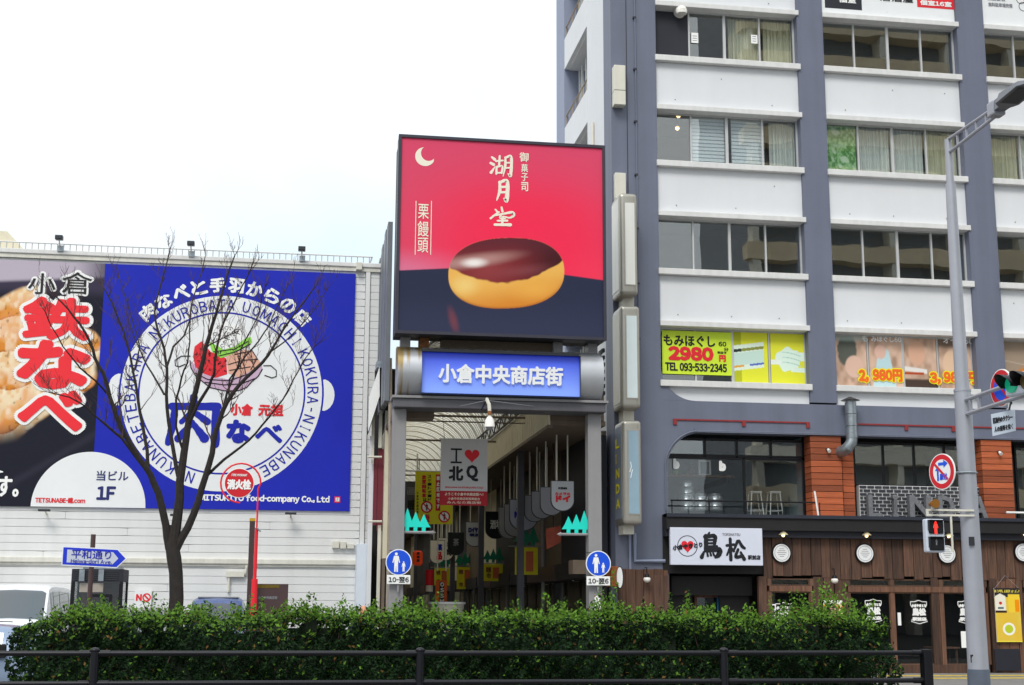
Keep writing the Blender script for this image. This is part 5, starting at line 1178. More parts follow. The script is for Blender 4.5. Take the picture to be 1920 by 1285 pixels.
# green tree ornaments and yellow banners deeper in
for k, (px, py, yy, s) in enumerate(((987, 1028, 43, .62), (925, 1060, 52, .62), (872, 1066, 62, .72), (829, 1068, 66, .72))):
    q = W(px, py - 5, yy); ex_ = ('first', 'second', 'third', 'fourth')[k]
    ornament('tree_ornament', 'dark green tree cutout above the %s small yellow banner from the right' % ex_, q.x, q.z, s, yy, 'tree_green', False, None, 'green tree cutouts in the arcade')
    w_, h_ = (.36, .46); z1 = q.z - .06; z0 = W(px, (1078, 1090, 1105, 1098)[k], yy).z
    t = thing('yellow_banner', '%s small yellow banner from the right below a green tree cutout' % ex_, 'banner', (q.x, yy, z0), 'small yellow banners in the arcade')
    box('cloth', 'yellow_print', t, q.x - w_, q.x + w_, yy, yy + .012, z0, z1); box('red_patch', mat('banner_red', '#c8663a', .6, var=.2), t, q.x - .02, q.x + .22, yy - .005, yy - .001, z0 + .1, z1 - .12)
    b = MB(); b.norecalc = True
    letter_geo(b, '特売', (q.x - .28, yy, z1 - .32), FX, FZ, FN, .2, .22, bold=.05); letter_geo(b, '市', (q.x - .26, yy, z0 + .1), FX, FZ, FN, .18, .2, bold=.05); b.build('lettering', 'rust', t)
    MB().tube([(q.x - w_ - .2, yy + .03, z1 + .03), (q.x + w_ + .2, yy + .03, z1 + .03)], .02, 6).build('pole_arm', 'column_grey', t)
    MB().tube([(q.x + w_ + .18, yy + .06, GS), (q.x + w_ + .18, yy + .06, ZSF)], .06, 8).build('support_post', 'column_grey', t)
x0, x1, z0, z1 = rect(817, 1097, 838, 1128, 48); t = thing('vertical_sign', 'orange vertical sign with white capitals on black, deep in the arcade', 'sign', ((x0 + x1) / 2, 48, z0))
box('panel', 'ink_orange', t, x0, x1, 48, 48.1, z0 - 1.2, z1 + .15); box('black_strip', 'ink_black', t, x0 + .13, x1 - .1, 47.99, 47.999, z0 - 1.2, z1 + .1)
b = MB(); b.norecalc = True
for i, ch in enumerate('OSSM'): letter_geo(b, ch, (x0 + .15, 47.985, z1 - .06 - i * .19), FX, FZ, FN, .13, .15, bold=.06)
b.build('lettering', 'ink_white', t)
x0, x1, z0, z1 = rect(1026, 985, 1052, 1030, 38.6); t = thing('hanging_sign', 'orange red box sign hung on the right behind the shields', 'sign', ((x0 + x1) / 2, 38.6, z0)); MB().prism([(x0, z0), (x1, z0 + .2), (x1, z1), (x0, z1 - .1)], 38.6, 38.8).build('box', mat('orange_red', '#a8482c', .5, var=.35, scale=4), t); MB().tube([((x0 + x1) / 2, 38.7, z1 - .1), ((x0 + x1) / 2, 38.7, ZSF)], .02, 5).build('hanger_rod', 'black_metal', t)
x0, x1, z0, z1 = rect(1076, 1050, 1100, 1076, 36.2); box('shop_blind_box', 'soffit_brown', rr, x0, x1, 36.3, 36.9, z0, z1)
q = W(838, 1133, 40); t = thing('round_planter', 'pale round planter standing inside the arcade', 'planter', (q.x, 40, GS)); MB().tube([(q.x, 40, GS), (q.x, 40, q.z - .12), (q.x, 40, q.z)], [.4, .48, .5], 28).build('bowl', 'cream_plastic', t, smooth=True); MB().tube([(q.x, 40, q.z), (q.x, 40, q.z + .06)], [.54, .54], 28).build('rim', 'sheet_white', t); MB().cyl((q.x, 40, q.z + .061), (q.x, 40, q.z + .07), .48, n=24).build('soil', 'wood_dark', t)
# big hanging banners
yb = 37.6; x0, x1, z0, z1 = rect(826, 825, 914, 948, yb)
bn = thing('love_banner', 'grey banner with I heart lettering and a red foot hung inside the gate', 'banner', ((x0 + x1) / 2, yb, z0)); zr_ = W(870, 921, yb).z
mat('cloth_grey', '#c9c9cb', .7, var=.04); mat('cloth_red', '#b3202f', .7, var=.06)
box('upper_cloth', 'cloth_grey', bn, x0, x1, yb, yb + .012, zr_, z1); box('lower_cloth', 'cloth_red', bn, x0, x1, yb, yb + .012, z0, zr_ - .001)
letters(bn, [('北', 841, 874, 869, 902, .05), ('Q', 874, 872, 897, 903, .055)], 'ink_black', yb)
b = MB(); r_ = rect(845, 841, 866, 869, yb); 
for (a, b1, c, d) in ((0, 1, .88, 1), (0, 1, 0, .12), (.42, .58, .1, .9)): b.add([(r_[0] + (r_[1] - r_[0]) * a, yb - .008, r_[2] + (r_[3] - r_[2]) * c), (r_[0] + (r_[1] - r_[0]) * b1, yb - .008, r_[2] + (r_[3] - r_[2]) * c), (r_[0] + (r_[1] - r_[0]) * b1, yb - .008, r_[2] + (r_[3] - r_[2]) * d), (r_[0] + (r_[1] - r_[0]) * a, yb - .008, r_[2] + (r_[3] - r_[2]) * d)], [(0, 1, 2, 3)])
b.build('slab_letter', 'ink_black', bn)
q = W(885, 854, yb); s_ = .0128; hrt = [(q.x + s_ * 16 * math.sin(a) ** 3, q.z + s_ * (13 * math.cos(a) - 5 * math.cos(2 * a) - 2 * math.cos(3 * a) - math.cos(4 * a))) for a in [2 * math.pi * i / 40 for i in range(40)]]
MB().flat(hrt, yb - .006).build('heart', 'ink_red', bn)
letters(bn, [('Welcome to Kitakyushu City!', 834, 912, 906, 917, .03)], 'ink_red', yb)
letters(bn, [('ようこそ小倉中央商店街へ！', 834, 924, 906, 930, .03), ('小倉中央商店街振興組合', 840, 933, 900, 938, .02), ('みんなの商店街', 838, 940, 902, 945, .02)], 'ink_cream', yb)
MB().tube([(x0 - .05, yb + .03, z1 + .02), (x1 + .05, yb + .03, z1 + .02)], .02, 6).build('top_bar', 'alu', bn)
for x in (x0 + .1, x1 - .1): MB().tube([(x, yb + .03, z1 + .02), (x, 38.2, 7.0)], .006, 4).build('hanger_wire', 'alu_dark', bn)
yb = 41.0; x0, x1, z0, z1 = rect(778, 885, 849, 983, yb); yn = thing('rules_banner', 'yellow banner with black and red characters and prohibition signs', 'banner', ((x0 + x1) / 2, yb, z0)); box('cloth', 'yellow_print', yn, x0, x1, yb, yb + .012, z0, z1)
col = lambda s_, px, py, w_, h_, st_: [(c_, px, py + i * st_, px + w_, py + i * st_ + h_) for i, c_ in enumerate(s_)]
letters(yn, col('スケートボード', 802, 891, 7, 6, 7.2), 'ink_black', yb, bold=.05); letters(yn, col('放置自転車', 791, 891, 8, 8, 8.6) , 'sign_red', yb, bold=.06); letters(yn, [('は', 793, 934, 800, 941, .05)], 'ink_black', yb)
letters(yn, col('小倉中央商店街', 781, 922, 4, 5, 6.), 'ink_black', yb, bold=.03)
r_ = rect(817, 890, 826, 958, yb); box('red_strip', 'sign_red', yn, r_[0], r_[1], yb - .006, yb - .001, r_[2], r_[3]); letters(yn, col('禁止区域です', 818.5, 893, 6, 8, 10.5), 'ink_white', yb - .006, bold=.05)
for px, py in ((800, 951), (833, 969)):
    q = W(px, py, yb); b = MB(); b.flat(disc_pts(q.x, q.z, .17), yb - .004); b.build('prohibition_disc', 'ink_white', yn); b = MB(); ring_geo(b, q.x, q.z, .13, .175, yb - .008, 30); a = .13; b.add([(q.x - a * .8, yb - .009, q.z + a * .6), (q.x - a * .6, yb - .009, q.z + a * .8), (q.x + a * .8, yb - .009, q.z - a * .6), (q.x + a * .6, yb - .009, q.z - a * .8)], [(0, 1, 2, 3)]); b.build('prohibition_ring', 'sign_red', yn)
    b = MB(); human(b, q.x, q.z, .22, yb - .006); b.build('pictogram', 'ink_black', yn)
letters(yn, [('禁止', 797, 964, 806, 980, .06)], 'sign_red', yb)
MB().tube([(x0 - .3, yb + .03, z1 + .02), (x1 + .1, yb + .03, z1 + .02)], .025, 6).build('top_bar', 'alu', yn)
for x in (x0 + .7, x0 + .95): MB().tube([(x, yb + .05, z0), (x, yb + .05, 2.8)], .02, 5).build('hanger_rod', 'cream_plastic', yn)
# ================================================================== WHITE BUILDING ON THE LEFT
FL = 38.0
XR = W(717, 700, FL).x; XC = W(684, 800, FL).x; ZTOP = 10.98
lb = thing('sided_building', 'white clapboard building with two large posters left of the arcade', 'building', (-6, FL + 4, .2))
box('core', 'siding_white', lb, -22, XR - .03, FL + .06, FL + 9, .2, ZTOP)
bd_ = unit_box('siding_white', bevel=.06); ZLED = 2.93; bh = .207; z = .26; k = 0
while z < ZTOP - .02:
    h = min(bh, ZTOP - z); cut = -9.5 + (k * 3.7) % 9
    for a, b in ((-22, cut), (cut, XC - .08)):
        inst('siding_board', bd_, lb, ((a + b) / 2, FL + .03 - random.uniform(0, .004), z + h / 2), scale=(b - a - .006, .05, h - .008))
    inst('siding_board', bd_, lb, ((XC + .06 + XR) / 2, FL + .03, z + h / 2), scale=(XR - XC - .08, .05, h - .008))
    z += bh; k += 1
box('corner_post', 'siding_white', lb, XC - .07, XC + .05, FL - .05, FL + .1, .26, ZTOP)
box('ledge', 'ledge_cream', lb, -22, XR, FL - .1, FL + .02, 2.86, 3.0, bevel=.02)
box('ledge_drip', 'ledge_cream', lb, -22, XR, FL - .05, FL + .02, 2.80, 2.858)
box('roof_edge', 'sill_white', lb, -22, XR + .04, FL - .1, FL + .2, ZTOP + .12, ZTOP + .24, bevel=.015); box('roof_edge', 'ledge_cream', lb, -22, XR + .02, FL - .06, FL + .18, ZTOP, ZTOP + .12)
# roof railing
zr0, zr1 = ZTOP + .24, W(350, 466, FL).z
xr1 = W(698, 490, FL).x
MB().tube([(-22, FL + .1, zr1), (xr1, FL + .1, zr1)], .022, 6).build('roof_hand_rail', 'alu', lb); MB().tube([(xr1, FL + .1, zr1), (xr1 - .1, FL + 3, zr1)], .022, 6).build('roof_hand_rail', 'alu', lb)
bal = MB().cyl((0, 0, 0), (0, 0, 1), .013, n=5).mesh('baluster'); bal.materials.append(mat('baluster_grey', '#a9a9a6', .5, var=.05)); x = -9.4
while x < xr1 + .01: inst('baluster', bal, lb, (x, FL + .1, zr0 - .02), scale=(1, 1, zr1 - zr0 + .02)); x += .166
vx = W(676, 490, FL).x; v_ = MB()
for k in range(6): v_.box(vx - .25 + k * .09, vx - .185 + k * .09, FL + .5, FL + .9, zr0 - .1, zr1 - .08)
v_.build('roof_vent', 'cream_plastic', lb)
sx0 = W(12, 455, FL + 2).x; MB().prism([(-12, ZTOP), (sx0 + 1.2, ZTOP), (sx0, ZTOP + 1.25), (-12, ZTOP + 1.35)], FL + 2, FL + 5).build('roof_shed', 'cream_panel', lb)
# flood lights on the roof and under the posters
for k, (px, py) in enumerate(((111, 446), (358, 457), (566, 467))):
    y = FL - .3; q = W(px, py, y); t = thing('flood_light', 'dark floodlight on a stalk on the roof edge, %s of three' % ('left', 'middle', 'right')[k], 'floodlight', (q.x, y, ZTOP + .1), 'floodlights on the roof edge')
    MB().box(q.x - .1, q.x + .1, y - .1, y + .1, q.z - .06, q.z + .06).build('head', 'alu_dark', t, bevel=.02); MB().tube([(q.x, y, q.z - .05), (q.x + .02, FL - .02, ZTOP + .16)], .018, 6).build('stalk', 'cream_plastic', t); MB().box(q.x - .06, q.x + .1, FL - .14, FL - .02, ZTOP + .2, ZTOP + .36).build('ballast_box', 'galvanised', t)
for k, (px, py) in enumerate(((83, 957), (330, 966), (545, 963))):
    y = FL - .35; q = W(px, py, y); t = thing('wash_light', 'small dark light under the posters, %s one' % ('left', 'middle', 'right')[k], 'light', (q.x, y, q.z), 'lights under the posters')
    MB().box(q.x - .15, q.x + .15, y - .06, y + .06, q.z - .03, q.z + .03).build('head', 'alu_dark', t, bevel=.012); MB().tube([(q.x, y + .05, q.z), (q.x, FL, q.z - .06)], .025, 6).build('arm', 'cream_plastic', t)
for a in ((623, 1015, 636, 1028), (638, 1016, 649, 1029), (651, 1020, 664, 1029)):
    x0, x1, z0, z1 = rect(*a, FL - .1); box('meter_box', 'cream_plastic', lb, x0, x1, FL - .12, FL, z0, z1, bevel=.012)
x0, x1, z0, z1 = rect(668, 492, 679, 506, FL - .2); box('junction_box', 'cream_plastic', lb, x0, x1, FL - .22, FL - .05, z0, z1, bevel=.012)
MB().tube([W(463, 1060, FL - .06), W(460, 1076, FL - .06), W(430, 1077, FL - .06), W(428, 1110, FL - .06)], .04, 6).build('cable_duct', 'cream_plastic', lb); x0, x1, z0, z1 = rect(424, 1072, 458, 1082, FL - .1); box('cable_box', 'cream_plastic', lb, x0, x1, FL - .12, FL - .02, z0, z1)

# ---- left poster: food photo and tall red characters
YPo = FL - .06
xm = W(184, 720, YPo).x; zp0_, zp1_ = W(330, 954, YPo).z, W(330, 500, YPo).z
lp_ = thing('food_poster', 'dark poster with sliced meat photo and tall red characters', 'poster', (-7.5, YPo, zp0_))
xl = -10.2
def meat(u, v):
    t = 1 - v; X = xl + u * (xm - xl); s = (X + 7.9) / 1.0
    c = np.ones(u.shape + (3,)) * hx('#20212d'); c = mixc(c, hx('#4a4258'), sm(.16, .1, t) * .6); c = mixc(c, hx('#b9aebb'), sm(.02, .0, t - .03 + (X + 7.9) * .012 - .05) * sm(-4.9, -6.2, X))
    # heap of slices with a curved right edge
    edge = -6.75 + 1.5 * sm(.15, .32, t) + .05 * np.sin(t * 40) - 1.9 * sm(.45, .75, t); m_ = sm(.05, -.1, X - edge + .1 * (vnoise(u, v, 30, 3) - .5)) * sm(.145, .165, t - .05 * np.sin(X * 2)) * sm(.74, .62, t + .04 * (X + 7))
    ph = (t * 7.5 + .42 * X + .22 * np.sin(X * 2.3 + t * 5) + .55 * vnoise(u, v, 7, 5)); fr = ph - np.floor(ph)
    sl = mixc(np.ones(u.shape + (3,)) * hx('#f0d9b4'), hx('#e2b37c'), sm(.25, .75, fr)); sl = mixc(sl, hx('#d98a34'), sm(.55, .8, fr + .35 * (vnoise(u, v, 30, 6) - .5))); sl = mixc(sl, hx('#a85a1c'), sm(.9, 1., fr) * .8); sl = mixc(sl, hx('#e89a6a'), sm(.5, .8, vnoise(u, v, 16, 7)) * .45); sl = mixc(sl, hx('#fbf0d8'), sm(.6, .85, vnoise(u * 1.5, v, 22, 8)) * .5); sl = mixc(sl, hx('#e39a3e'), sm(.45, .75, vnoise(u, v, 48, 11)) * .45); sl = mixc(sl, hx('#6b4420'), sm(.82, .9, vnoise(u, v, 63, 12)) * .5)
    c = c + (sl - c) * m_[..., None]; c = mixc(c, hx('#3c3a48'), sm(.03, .0, np.abs(t - .78 + .1 * (X + 6))) * .4); return c
box('backing', 'sheet_dark', lp_, xl, xm - .003, YPo + .003, FL + .0, zp0_, zp1_); picture('artwork', lp_, xl, xm - .003, zp0_, zp1_, YPo, 260, 300, meat)
letters(lp_, [('小', 50, 509, 108, 556, .09), ('倉', 112, 506, 177, 556, .08)], 'ink_white', YPo, lift=.006); letters(lp_, [('小', 53, 513, 105, 552, .004), ('倉', 116, 511, 173, 552, .004)], 'ink_black', YPo, lift=.022)
tall = [('鉄', 40, 556, 172, 640, .05), ('な', 30, 637, 172, 732, .07), ('べ', 32, 730, 158, 810, .062)]
letters(lp_, [(s_, a - 6, b - 5, c + 6, d + 5, bo + .06) for s_, a, b, c, d, bo in tall], 'ink_white', YPo, lift=.006, name='lettering_outline')
letters(lp_, [(s_, a + 1, b + 1, c - 1, d - 1, bo) for s_, a, b, c, d, bo in tall], mat('ink_scarlet', '#ee2430', .5, var=0), YPo, lift=.024)
letters(lp_, [('す。', -6, 893, 36, 932, .035)], 'ink_white', YPo)
MB().flat([(W(-10, 888, YPo).x, W(0, 880, YPo).z), (W(6, 882, YPo).x, W(0, 884, YPo).z), (W(6, 884, YPo).x, W(0, 886, YPo).z), (W(-10, 890, YPo).x, W(0, 888, YPo).z)], YPo - .004).build('stroke', 'ink_white', lp_)
# ---- right poster: blue with the round pot emblem
xe = W(661, 740, YPo).x
bp = thing('emblem_poster', 'large blue poster with a white round pot emblem of bowl and characters', 'poster', ((xm + xe) / 2, YPo, zp0_))
box('sheet', 'sheet_blue', bp, xm, xe, YPo, FL, zp0_, zp1_)
q = W(417, 736, YPo); cx, cz = q.x, q.z; r0 = (W(606, 736, YPo).x - W(228, 736, YPo).x) / 2
MB().flat(disc_pts(cx, cz, r0, 80), YPo - .004).build('emblem_disc', 'sheet_white', bp)
b = MB(); ring_geo(b, cx, cz, r0 * .815, r0 * .832, YPo - .008, 90); b.build('emblem_ring', 'ink_blue', bp)
b = MB(); b.flat([(cx + (r0 + .05) * math.cos(R(a)), cz + (r0 + .05) * math.sin(R(a))) for a in range(-9, 10, 3)] + [(cx + (r0 + .05) + .32 * math.cos(R(a)) - .03, cz + .44 * math.sin(R(a))) for a in range(80, -81, -16)], YPo - .004); b.build('pot_handle', 'sheet_white', bp); b = MB()
b.flat([(cx - (r0 + .05) * math.cos(R(a)), cz + (r0 + .05) * math.sin(R(a))) for a in range(-9, 10, 3)] + [(cx - (r0 + .05) - .32 * math.cos(R(a)) + .03, cz + .44 * math.sin(R(a))) for a in range(80, -81, -16)], YPo - .004); b.build('pot_handle', 'sheet_white', bp)
def arc_text(mb, s_, a0, a1, rad, ht, wd, bold, lift=.009, **kw):
    n = len(s_)
    for i, ch in enumerate(s_):
        if ch == ' ': continue
        a = R(a0 + (a1 - a0) * (i / (n - 1))); ur = Vector((math.sin(a), 0, math.cos(a))); ut = Vector((math.cos(a), 0, -math.sin(a)))
        w_ = wd * (.25 if ch == 'I' else (1.25 if ch == 'M' else (.5 if ch == '-' else 1))); h_ = ht * (.12 if ch == '-' else 1); o_ = Vector((cx, YPo, cz)) + ur * (rad - h_ / 2) - ut * (w_ / 2)
        letter_geo(mb, ch, o_, ut, ur, FN, w_, h_, bold=bold if ch != '-' else .3, lift=lift, **kw)
for s_, a0, a1 in (('NIKUROBATA', -50, 3), ('UOMACHI', 13, 53), ('KOKURA-NIKUNABE', 62, 150), ('NIKUNABE', 198, 245), ('TEBAKARA', 252, 298)):
    b = MB(); b.norecalc = True; arc_text(b, s_, a0, a1, r0 * .908, .3, .2, .012); b.build('ring_lettering', 'ink_blue', bp)
b = MB(); b.norecalc = True; arc_text(b, '肉なべと手羽からの店', -44, 44, r0 * 1.115, .42, .44, .05, .006, rough=.02); b.build('arc_lettering', 'ink_white', bp)
brushed(bp, [('肉', 314, 745, 412, 832)], 'ink_blue', YPo, .010); letters(bp, [('な', 424, 787, 470, 832, .07), ('べ', 478, 796, 530, 831, .055)], 'ink_blue', YPo, lift=.010)
letters(bp, [('小倉', 432, 757, 474, 780, .055), ('元祖', 484, 758, 532, 781, .055)], 'ink_red', YPo, lift=.010, rough=.012)
letters(bp, [('MITSUKIYO food-company Co., Ltd', 374, 928, 618, 944, .045)], 'ink_white', YPo); r_ = rect(627, 931, 638, 943, YPo); box('red_seal', 'ink_red', bp, r_[0], r_[1], YPo - .006, YPo - .001, r_[2], r_[3]); letters(bp, [('光清', 628.5, 933, 636.5, 941, .03)], 'ink_white', YPo - .006)
# bowl drawing
def Q(px, py): p_ = W(px, py, YPo); return (p_.x, p_.z)
def blob(mb, px, py, r, y, n=9, wob=.25): c_ = Q(px, py); mb.flat([(c_[0] + r * (1 + random.uniform(-wob, wob)) * math.cos(2 * math.pi * i / n), c_[1] + r * (1 + random.uniform(-wob, wob)) * math.sin(2 * math.pi * i / n)) for i in range(n)], y)
def line(mb, pts, r=.014, lift=.014): mb.tube([(Q(*p_)[0], YPo - lift, Q(*p_)[1]) for p_ in pts], r, 4)
bowl = [(356, 676), (358, 690), (366, 704), (380, 716), (394, 727), (420, 733), (446, 733), (462, 727), (472, 716), (484, 706), (492, 692), (491, 682), (476, 690), (430, 712), (392, 705)]
b = MB(); b.flat([Q(*p_) for p_ in bowl], YPo - .008); b.build('bowl_drawing', mat('ink_lilac', '#c9a9c2', .6, var=0), bp)
b = MB(); b.flat([Q(*p_) for p_ in [(362, 668), (365, 650), (378, 640), (395, 660), (424, 672), (426, 702), (404, 709), (380, 700), (366, 688)]], YPo - .010); b.build('red_topping', 'ink_red', bp)
b = MB(); b.flat([Q(*p_) for p_ in [(424, 668), (460, 655), (474, 660), (490, 682), (470, 696), (446, 708), (428, 700)]], YPo - .010); b.build('meat_topping', mat('ink_meat', '#e0ab94', .6, var=0), bp)
b = MB(); b.flat([Q(*p_) for p_ in [(392, 642), (402, 640), (418, 657), (440, 650), (462, 634), (470, 632), (473, 642), (440, 662), (414, 672), (398, 660)]], YPo - .012); b.build('leek_topping', mat('ink_leek', '#8fd34a', .6, var=0), bp)
b = MB(); b.flat([Q(*p_) for p_ in [(390, 640), (394, 618), (408, 608), (428, 604), (446, 610), (456, 622), (458, 636), (440, 650), (420, 656), (402, 646)]], YPo - .0135); b.build('white_topping', 'ink_white', bp)
b = MB()
for pts in ([(356, 676), (358, 690), (366, 704), (380, 716), (394, 727), (420, 733), (446, 733), (462, 727), (472, 716), (484, 706), (492, 692)], [(384, 717), (420, 722), (452, 720), (478, 710)], [(366, 700), (390, 712), (430, 714), (470, 700)], [(357, 668), (340, 668), (328, 676), (329, 686), (336, 688), (348, 683)], [(494, 686), (508, 686), (518, 695), (518, 706), (510, 709), (496, 704)],
            [(440, 665), (474, 658)], [(428, 684), (455, 676), (484, 674)], [(430, 695), (470, 688)], [(400, 660), (440, 655), (466, 640)], [(410, 668), (442, 660), (470, 645)], [(474, 660), (482, 672), (470, 694)], [(446, 668), (452, 690)]): line(b, pts)
for _ in range(26):
    a, c_ = random.uniform(0, 6.28), random.random() ** .5; px, py = 425 + 30 * c_ * math.cos(a), 629 + 21 * c_ * math.sin(a); p_ = Q(px, py); b.tube([(p_[0] + .05 * math.cos(t), YPo - .016, p_[1] + .045 * math.sin(t)) for t in [random.uniform(0, 2) + i * .8 for i in range(6)]], .008, 4)
for _ in range(30):
    px, py = random.uniform(366, 424), random.uniform(654, 702)
    if py < 690 - (px - 366) * -.2 and py > 645 + (px - 375) * .3: p_ = Q(px, py); b.tube([(p_[0] + .035 * math.cos(t), YPo - .016, p_[1] + .035 * math.sin(t)) for t in [random.uniform(0, 6) + i * .8 for i in range(5)]], .008, 4)
b.build('ink_outline', 'ink_black', bp)
# half round panel with floor notice
q = W(165.5, 954, YPo); rr_ = (W(273, 930, YPo).x - W(58, 930, YPo).x) / 2
hp = thing('half_round_panel', 'white half round panel with red web address across both posters', 'panel', (q.x, YPo, zp0_)); MB().prism(disc_pts(q.x, zp0_ + .002, rr_, 40, 0, 180), YPo - .02, YPo - .006).build('face', 'sheet_white', hp)
Yh = YPo - .02; letters(hp, [('当ビル', 181, 883, 241, 902, .02), ('1F', 181, 912, 217, 938, .055)], 'ink_navy', Yh); letters(hp, [('TETSUNABE-鐵.com', 66, 933, 160, 944, .045)], 'ink_red', Yh)
# no parking board
r_ = rect(252, 1108, 284, 1131, FL - .08); npb = thing('no_parking_board', 'small white board with red NO and a barred circle on the wall', 'sign', ((r_[0] + r_[1]) / 2, FL - .08, r_[2])); box('board', 'sheet_white', npb, r_[0], r_[1], FL - .09, FL - .02, r_[2] - .5, r_[3])
letters(npb, [('N', 255, 1114, 266, 1127, .07)], 'ink_red', FL - .09); q = W(275, 1120.5, FL - .09); b = MB(); ring_geo(b, q.x, q.z, .075, .11, FL - .096, 24); b.add([(q.x - .08, FL - .097, q.z + .05), (q.x - .05, FL - .097, q.z + .08), (q.x + .08, FL - .097, q.z - .05), (q.x + .05, FL - .097, q.z - .08)], [(0, 1, 2, 3)]); b.build('barred_circle', 'ink_red', npb)

# ================================================================== NARROW BUILDINGS BY THE GATE
nb_ = thing('annex_building', 'narrow white annex between the clapboard wall and the gate', 'building', (XR, 36.5, GS))
x0, x1, z0, z1 = rect(668, 1020, 695, 1150, 37.2); box('wall', mat('annex_blue', '#d3dae3', .6, var=.06), nb_, x0, x1, 37.2, 38.6, GS, z1, bevel=.01)
x0, x1, z0, z1 = rect(690, 818, 698, 1160, 36.9); box('pilaster', 'white_paint', nb_, x0, x1, 36.9, 37.15, GS, z1)
x0, x1, z0, z1 = rect(699, 690, 733, 1150, 37.6); box('shaft_wall', 'fascia_dark', nb_, x0, x1 + .2, 37.7, 38.4, GS, 8.2)
for a, m_ in (((700, 860, 707, 985), 'cloth_red'), ((708, 842, 718, 995), 'cloth_red')):
    r_ = rect(*a, 36.8); box('red_shutter', mat('maroon', '#6e2430', .6, var=.15), nb_, r_[0], r_[1], 36.8, 36.9, r_[2], r_[3])
for a in ((707, 985, 713, 1150), (718.5, 770, 724, 1150), (697, 760, 702, 870), (711, 700, 717, 840)):
    r_ = rect(*a, 36.7); box('post', 'cream_plastic', nb_, r_[0], r_[1], 36.7, 36.8, GS if a[3] > 1100 else r_[2], r_[3])
for py in (857, 978): q0_, q1_ = W(690, py, 36.6), W(716, py, 36.6); MB().tube([q0_, q1_], .03, 6).build('cross_rail', 'cream_plastic', nb_)
aw = thing('side_awning', 'dark awning with white flank beside the gate', 'awning', tuple(W(710, 800, 36.4))); P_ = [W(711, 690, 36.4), W(711, 745, 36.4), W(690, 810, 36.4), W(692, 745, 36.4)]
MB().prism([(p_.x, p_.z) for p_ in P_], 36.2, 36.4).build('flank', 'ink_white', aw); P_ = [W(711, 688, 36.4), W(731, 690, 36.4), W(729, 740, 36.4), W(712, 746, 36.4), W(691, 812, 36.4), W(690, 806, 36.4)]; MB().prism([(p_.x, p_.z) for p_ in P_], 36.41, 36.9).build('hood', 'fascia_dark', aw)
MB().prism([(p_.x, p_.z) for p_ in (W(706, 678, 36.4), W(732, 680, 36.4), W(732, 692, 36.4), W(706, 690, 36.4))], 36.3, 36.9).build('cap', 'galvanised', aw)
dpipe = MB().tube([W(731.5, 672, 35.0), W(732, 860, 35.0), W(731, 940, 35.0), Vector((W(731, 940, 35.0).x, 35.0, GS))], .05, 8).build('downpipe', mat('pipe_tan', '#9c8f80', .5, var=.25, scale=4), None, smooth=True); tag(dpipe, 'tan rusty downpipe left of the gate column', 'pipe')

# ================================================================== STREET FURNITURE ON THE FAR PAVEMENT
# street name sign
yS = 26.6; q = W(172, 1043, yS); ss = thing('street_name_sign', 'arrow shaped blue and white street name sign on a dark post', 'sign', (q.x, yS, GS))
MB().tube([(q.x, yS + .05, GS), (q.x, yS + .05, W(173, 1002, yS).z)], .045, 10).build('post', 'brown_metal', ss, smooth=True)
x0, x1, z0, z1 = rect(116, 1025, 238, 1063, yS); zc = (z0 + z1) / 2; tp = x1 - .17; dz = -.012
outl = [(x0, z0 + .02), (tp, z0 - .02), (x1, zc - .03), (tp, z1 - .04), (x0, z1)]
MB().prism(outl, yS, yS + .03).build('plate', 'sheet_white', ss)
sh_ = lambda k: [(x0 + k, z0 + .02 + k), (tp - k * .3, z0 - .02 + k), (x1 - k * 1.3, zc - .03), (tp - k * .3, z1 - .04 - k), (x0 + k, z1 - k)]
MB().flat(sh_(.018), yS - .003).build('border', mat('sign_ultra', '#1532c8', .4, var=.03), ss); i_ = [(x0 + .09, z0 + .075), (tp - .08, z0 + .045), (tp + .02, zc - .03), (tp - .08, z1 - .1), (x0 + .09, z1 - .06)]; MB().flat(i_, yS - .006).build('field', mat('sign_field', '#c3c8d6', .4, var=.03), ss)
b = MB(); b.norecalc = True; letter_geo(b, '平和通り', (W(134, 1040, yS).x, yS, W(134, 1047.5, yS).z), FX, FZ, FN, W(209, 1040, yS).x - W(134, 1040, yS).x, .165, bold=.012, lift=.009, shear=-.02); letter_geo(b, 'Heiwa-dori Ave.', (W(133, 1052, yS).x, yS, W(133, 1055.5, yS).z), FX, FZ, FN, W(210, 1052, yS).x - W(133, 1052, yS).x, .075, bold=.02, lift=.009, shear=-.025); b.build('lettering', 'ink_blue', ss)
# phone booth
yB = 29.2; x0, x1, z0, z1 = rect(128, 1066, 226, 1290, yB); pb = thing('phone_booth', 'dark glazed phone booth behind the street name sign', 'booth', ((x0 + x1) / 2, yB + .45, GS)); z1 = W(176, 1067, yB).z; dpt = .95
for xa in (x0, x1 - .07):
    for ya in (yB, yB + dpt - .07): box('corner_post', 'black_metal', pb, xa, xa + .07, ya, ya + .07, GS, z1 - .25)
box('roof', 'dark_navy', pb, x0, x1, yB, yB + dpt, z1 - .25, z1); lv = MB()
for k in range(5): lv.box(x0 + .05, x1 - .1, yB - .012, yB + .01, z1 - .22 + k * .042, z1 - .2 + k * .042)
lv.build('louvre', 'alu_dark', pb); box('roof_cap', 'galvanised', pb, x0 + .2, x1 - .1, yB + .1, yB + dpt - .1, z1, z1 + .06)
for px in (154, 190): a_ = rect(px - 5, 1068, px + 5, 1090, yB); box('roof_bracket', 'galvanised', pb, a_[0], a_[1], yB - .05, yB - .013, a_[2], a_[3])
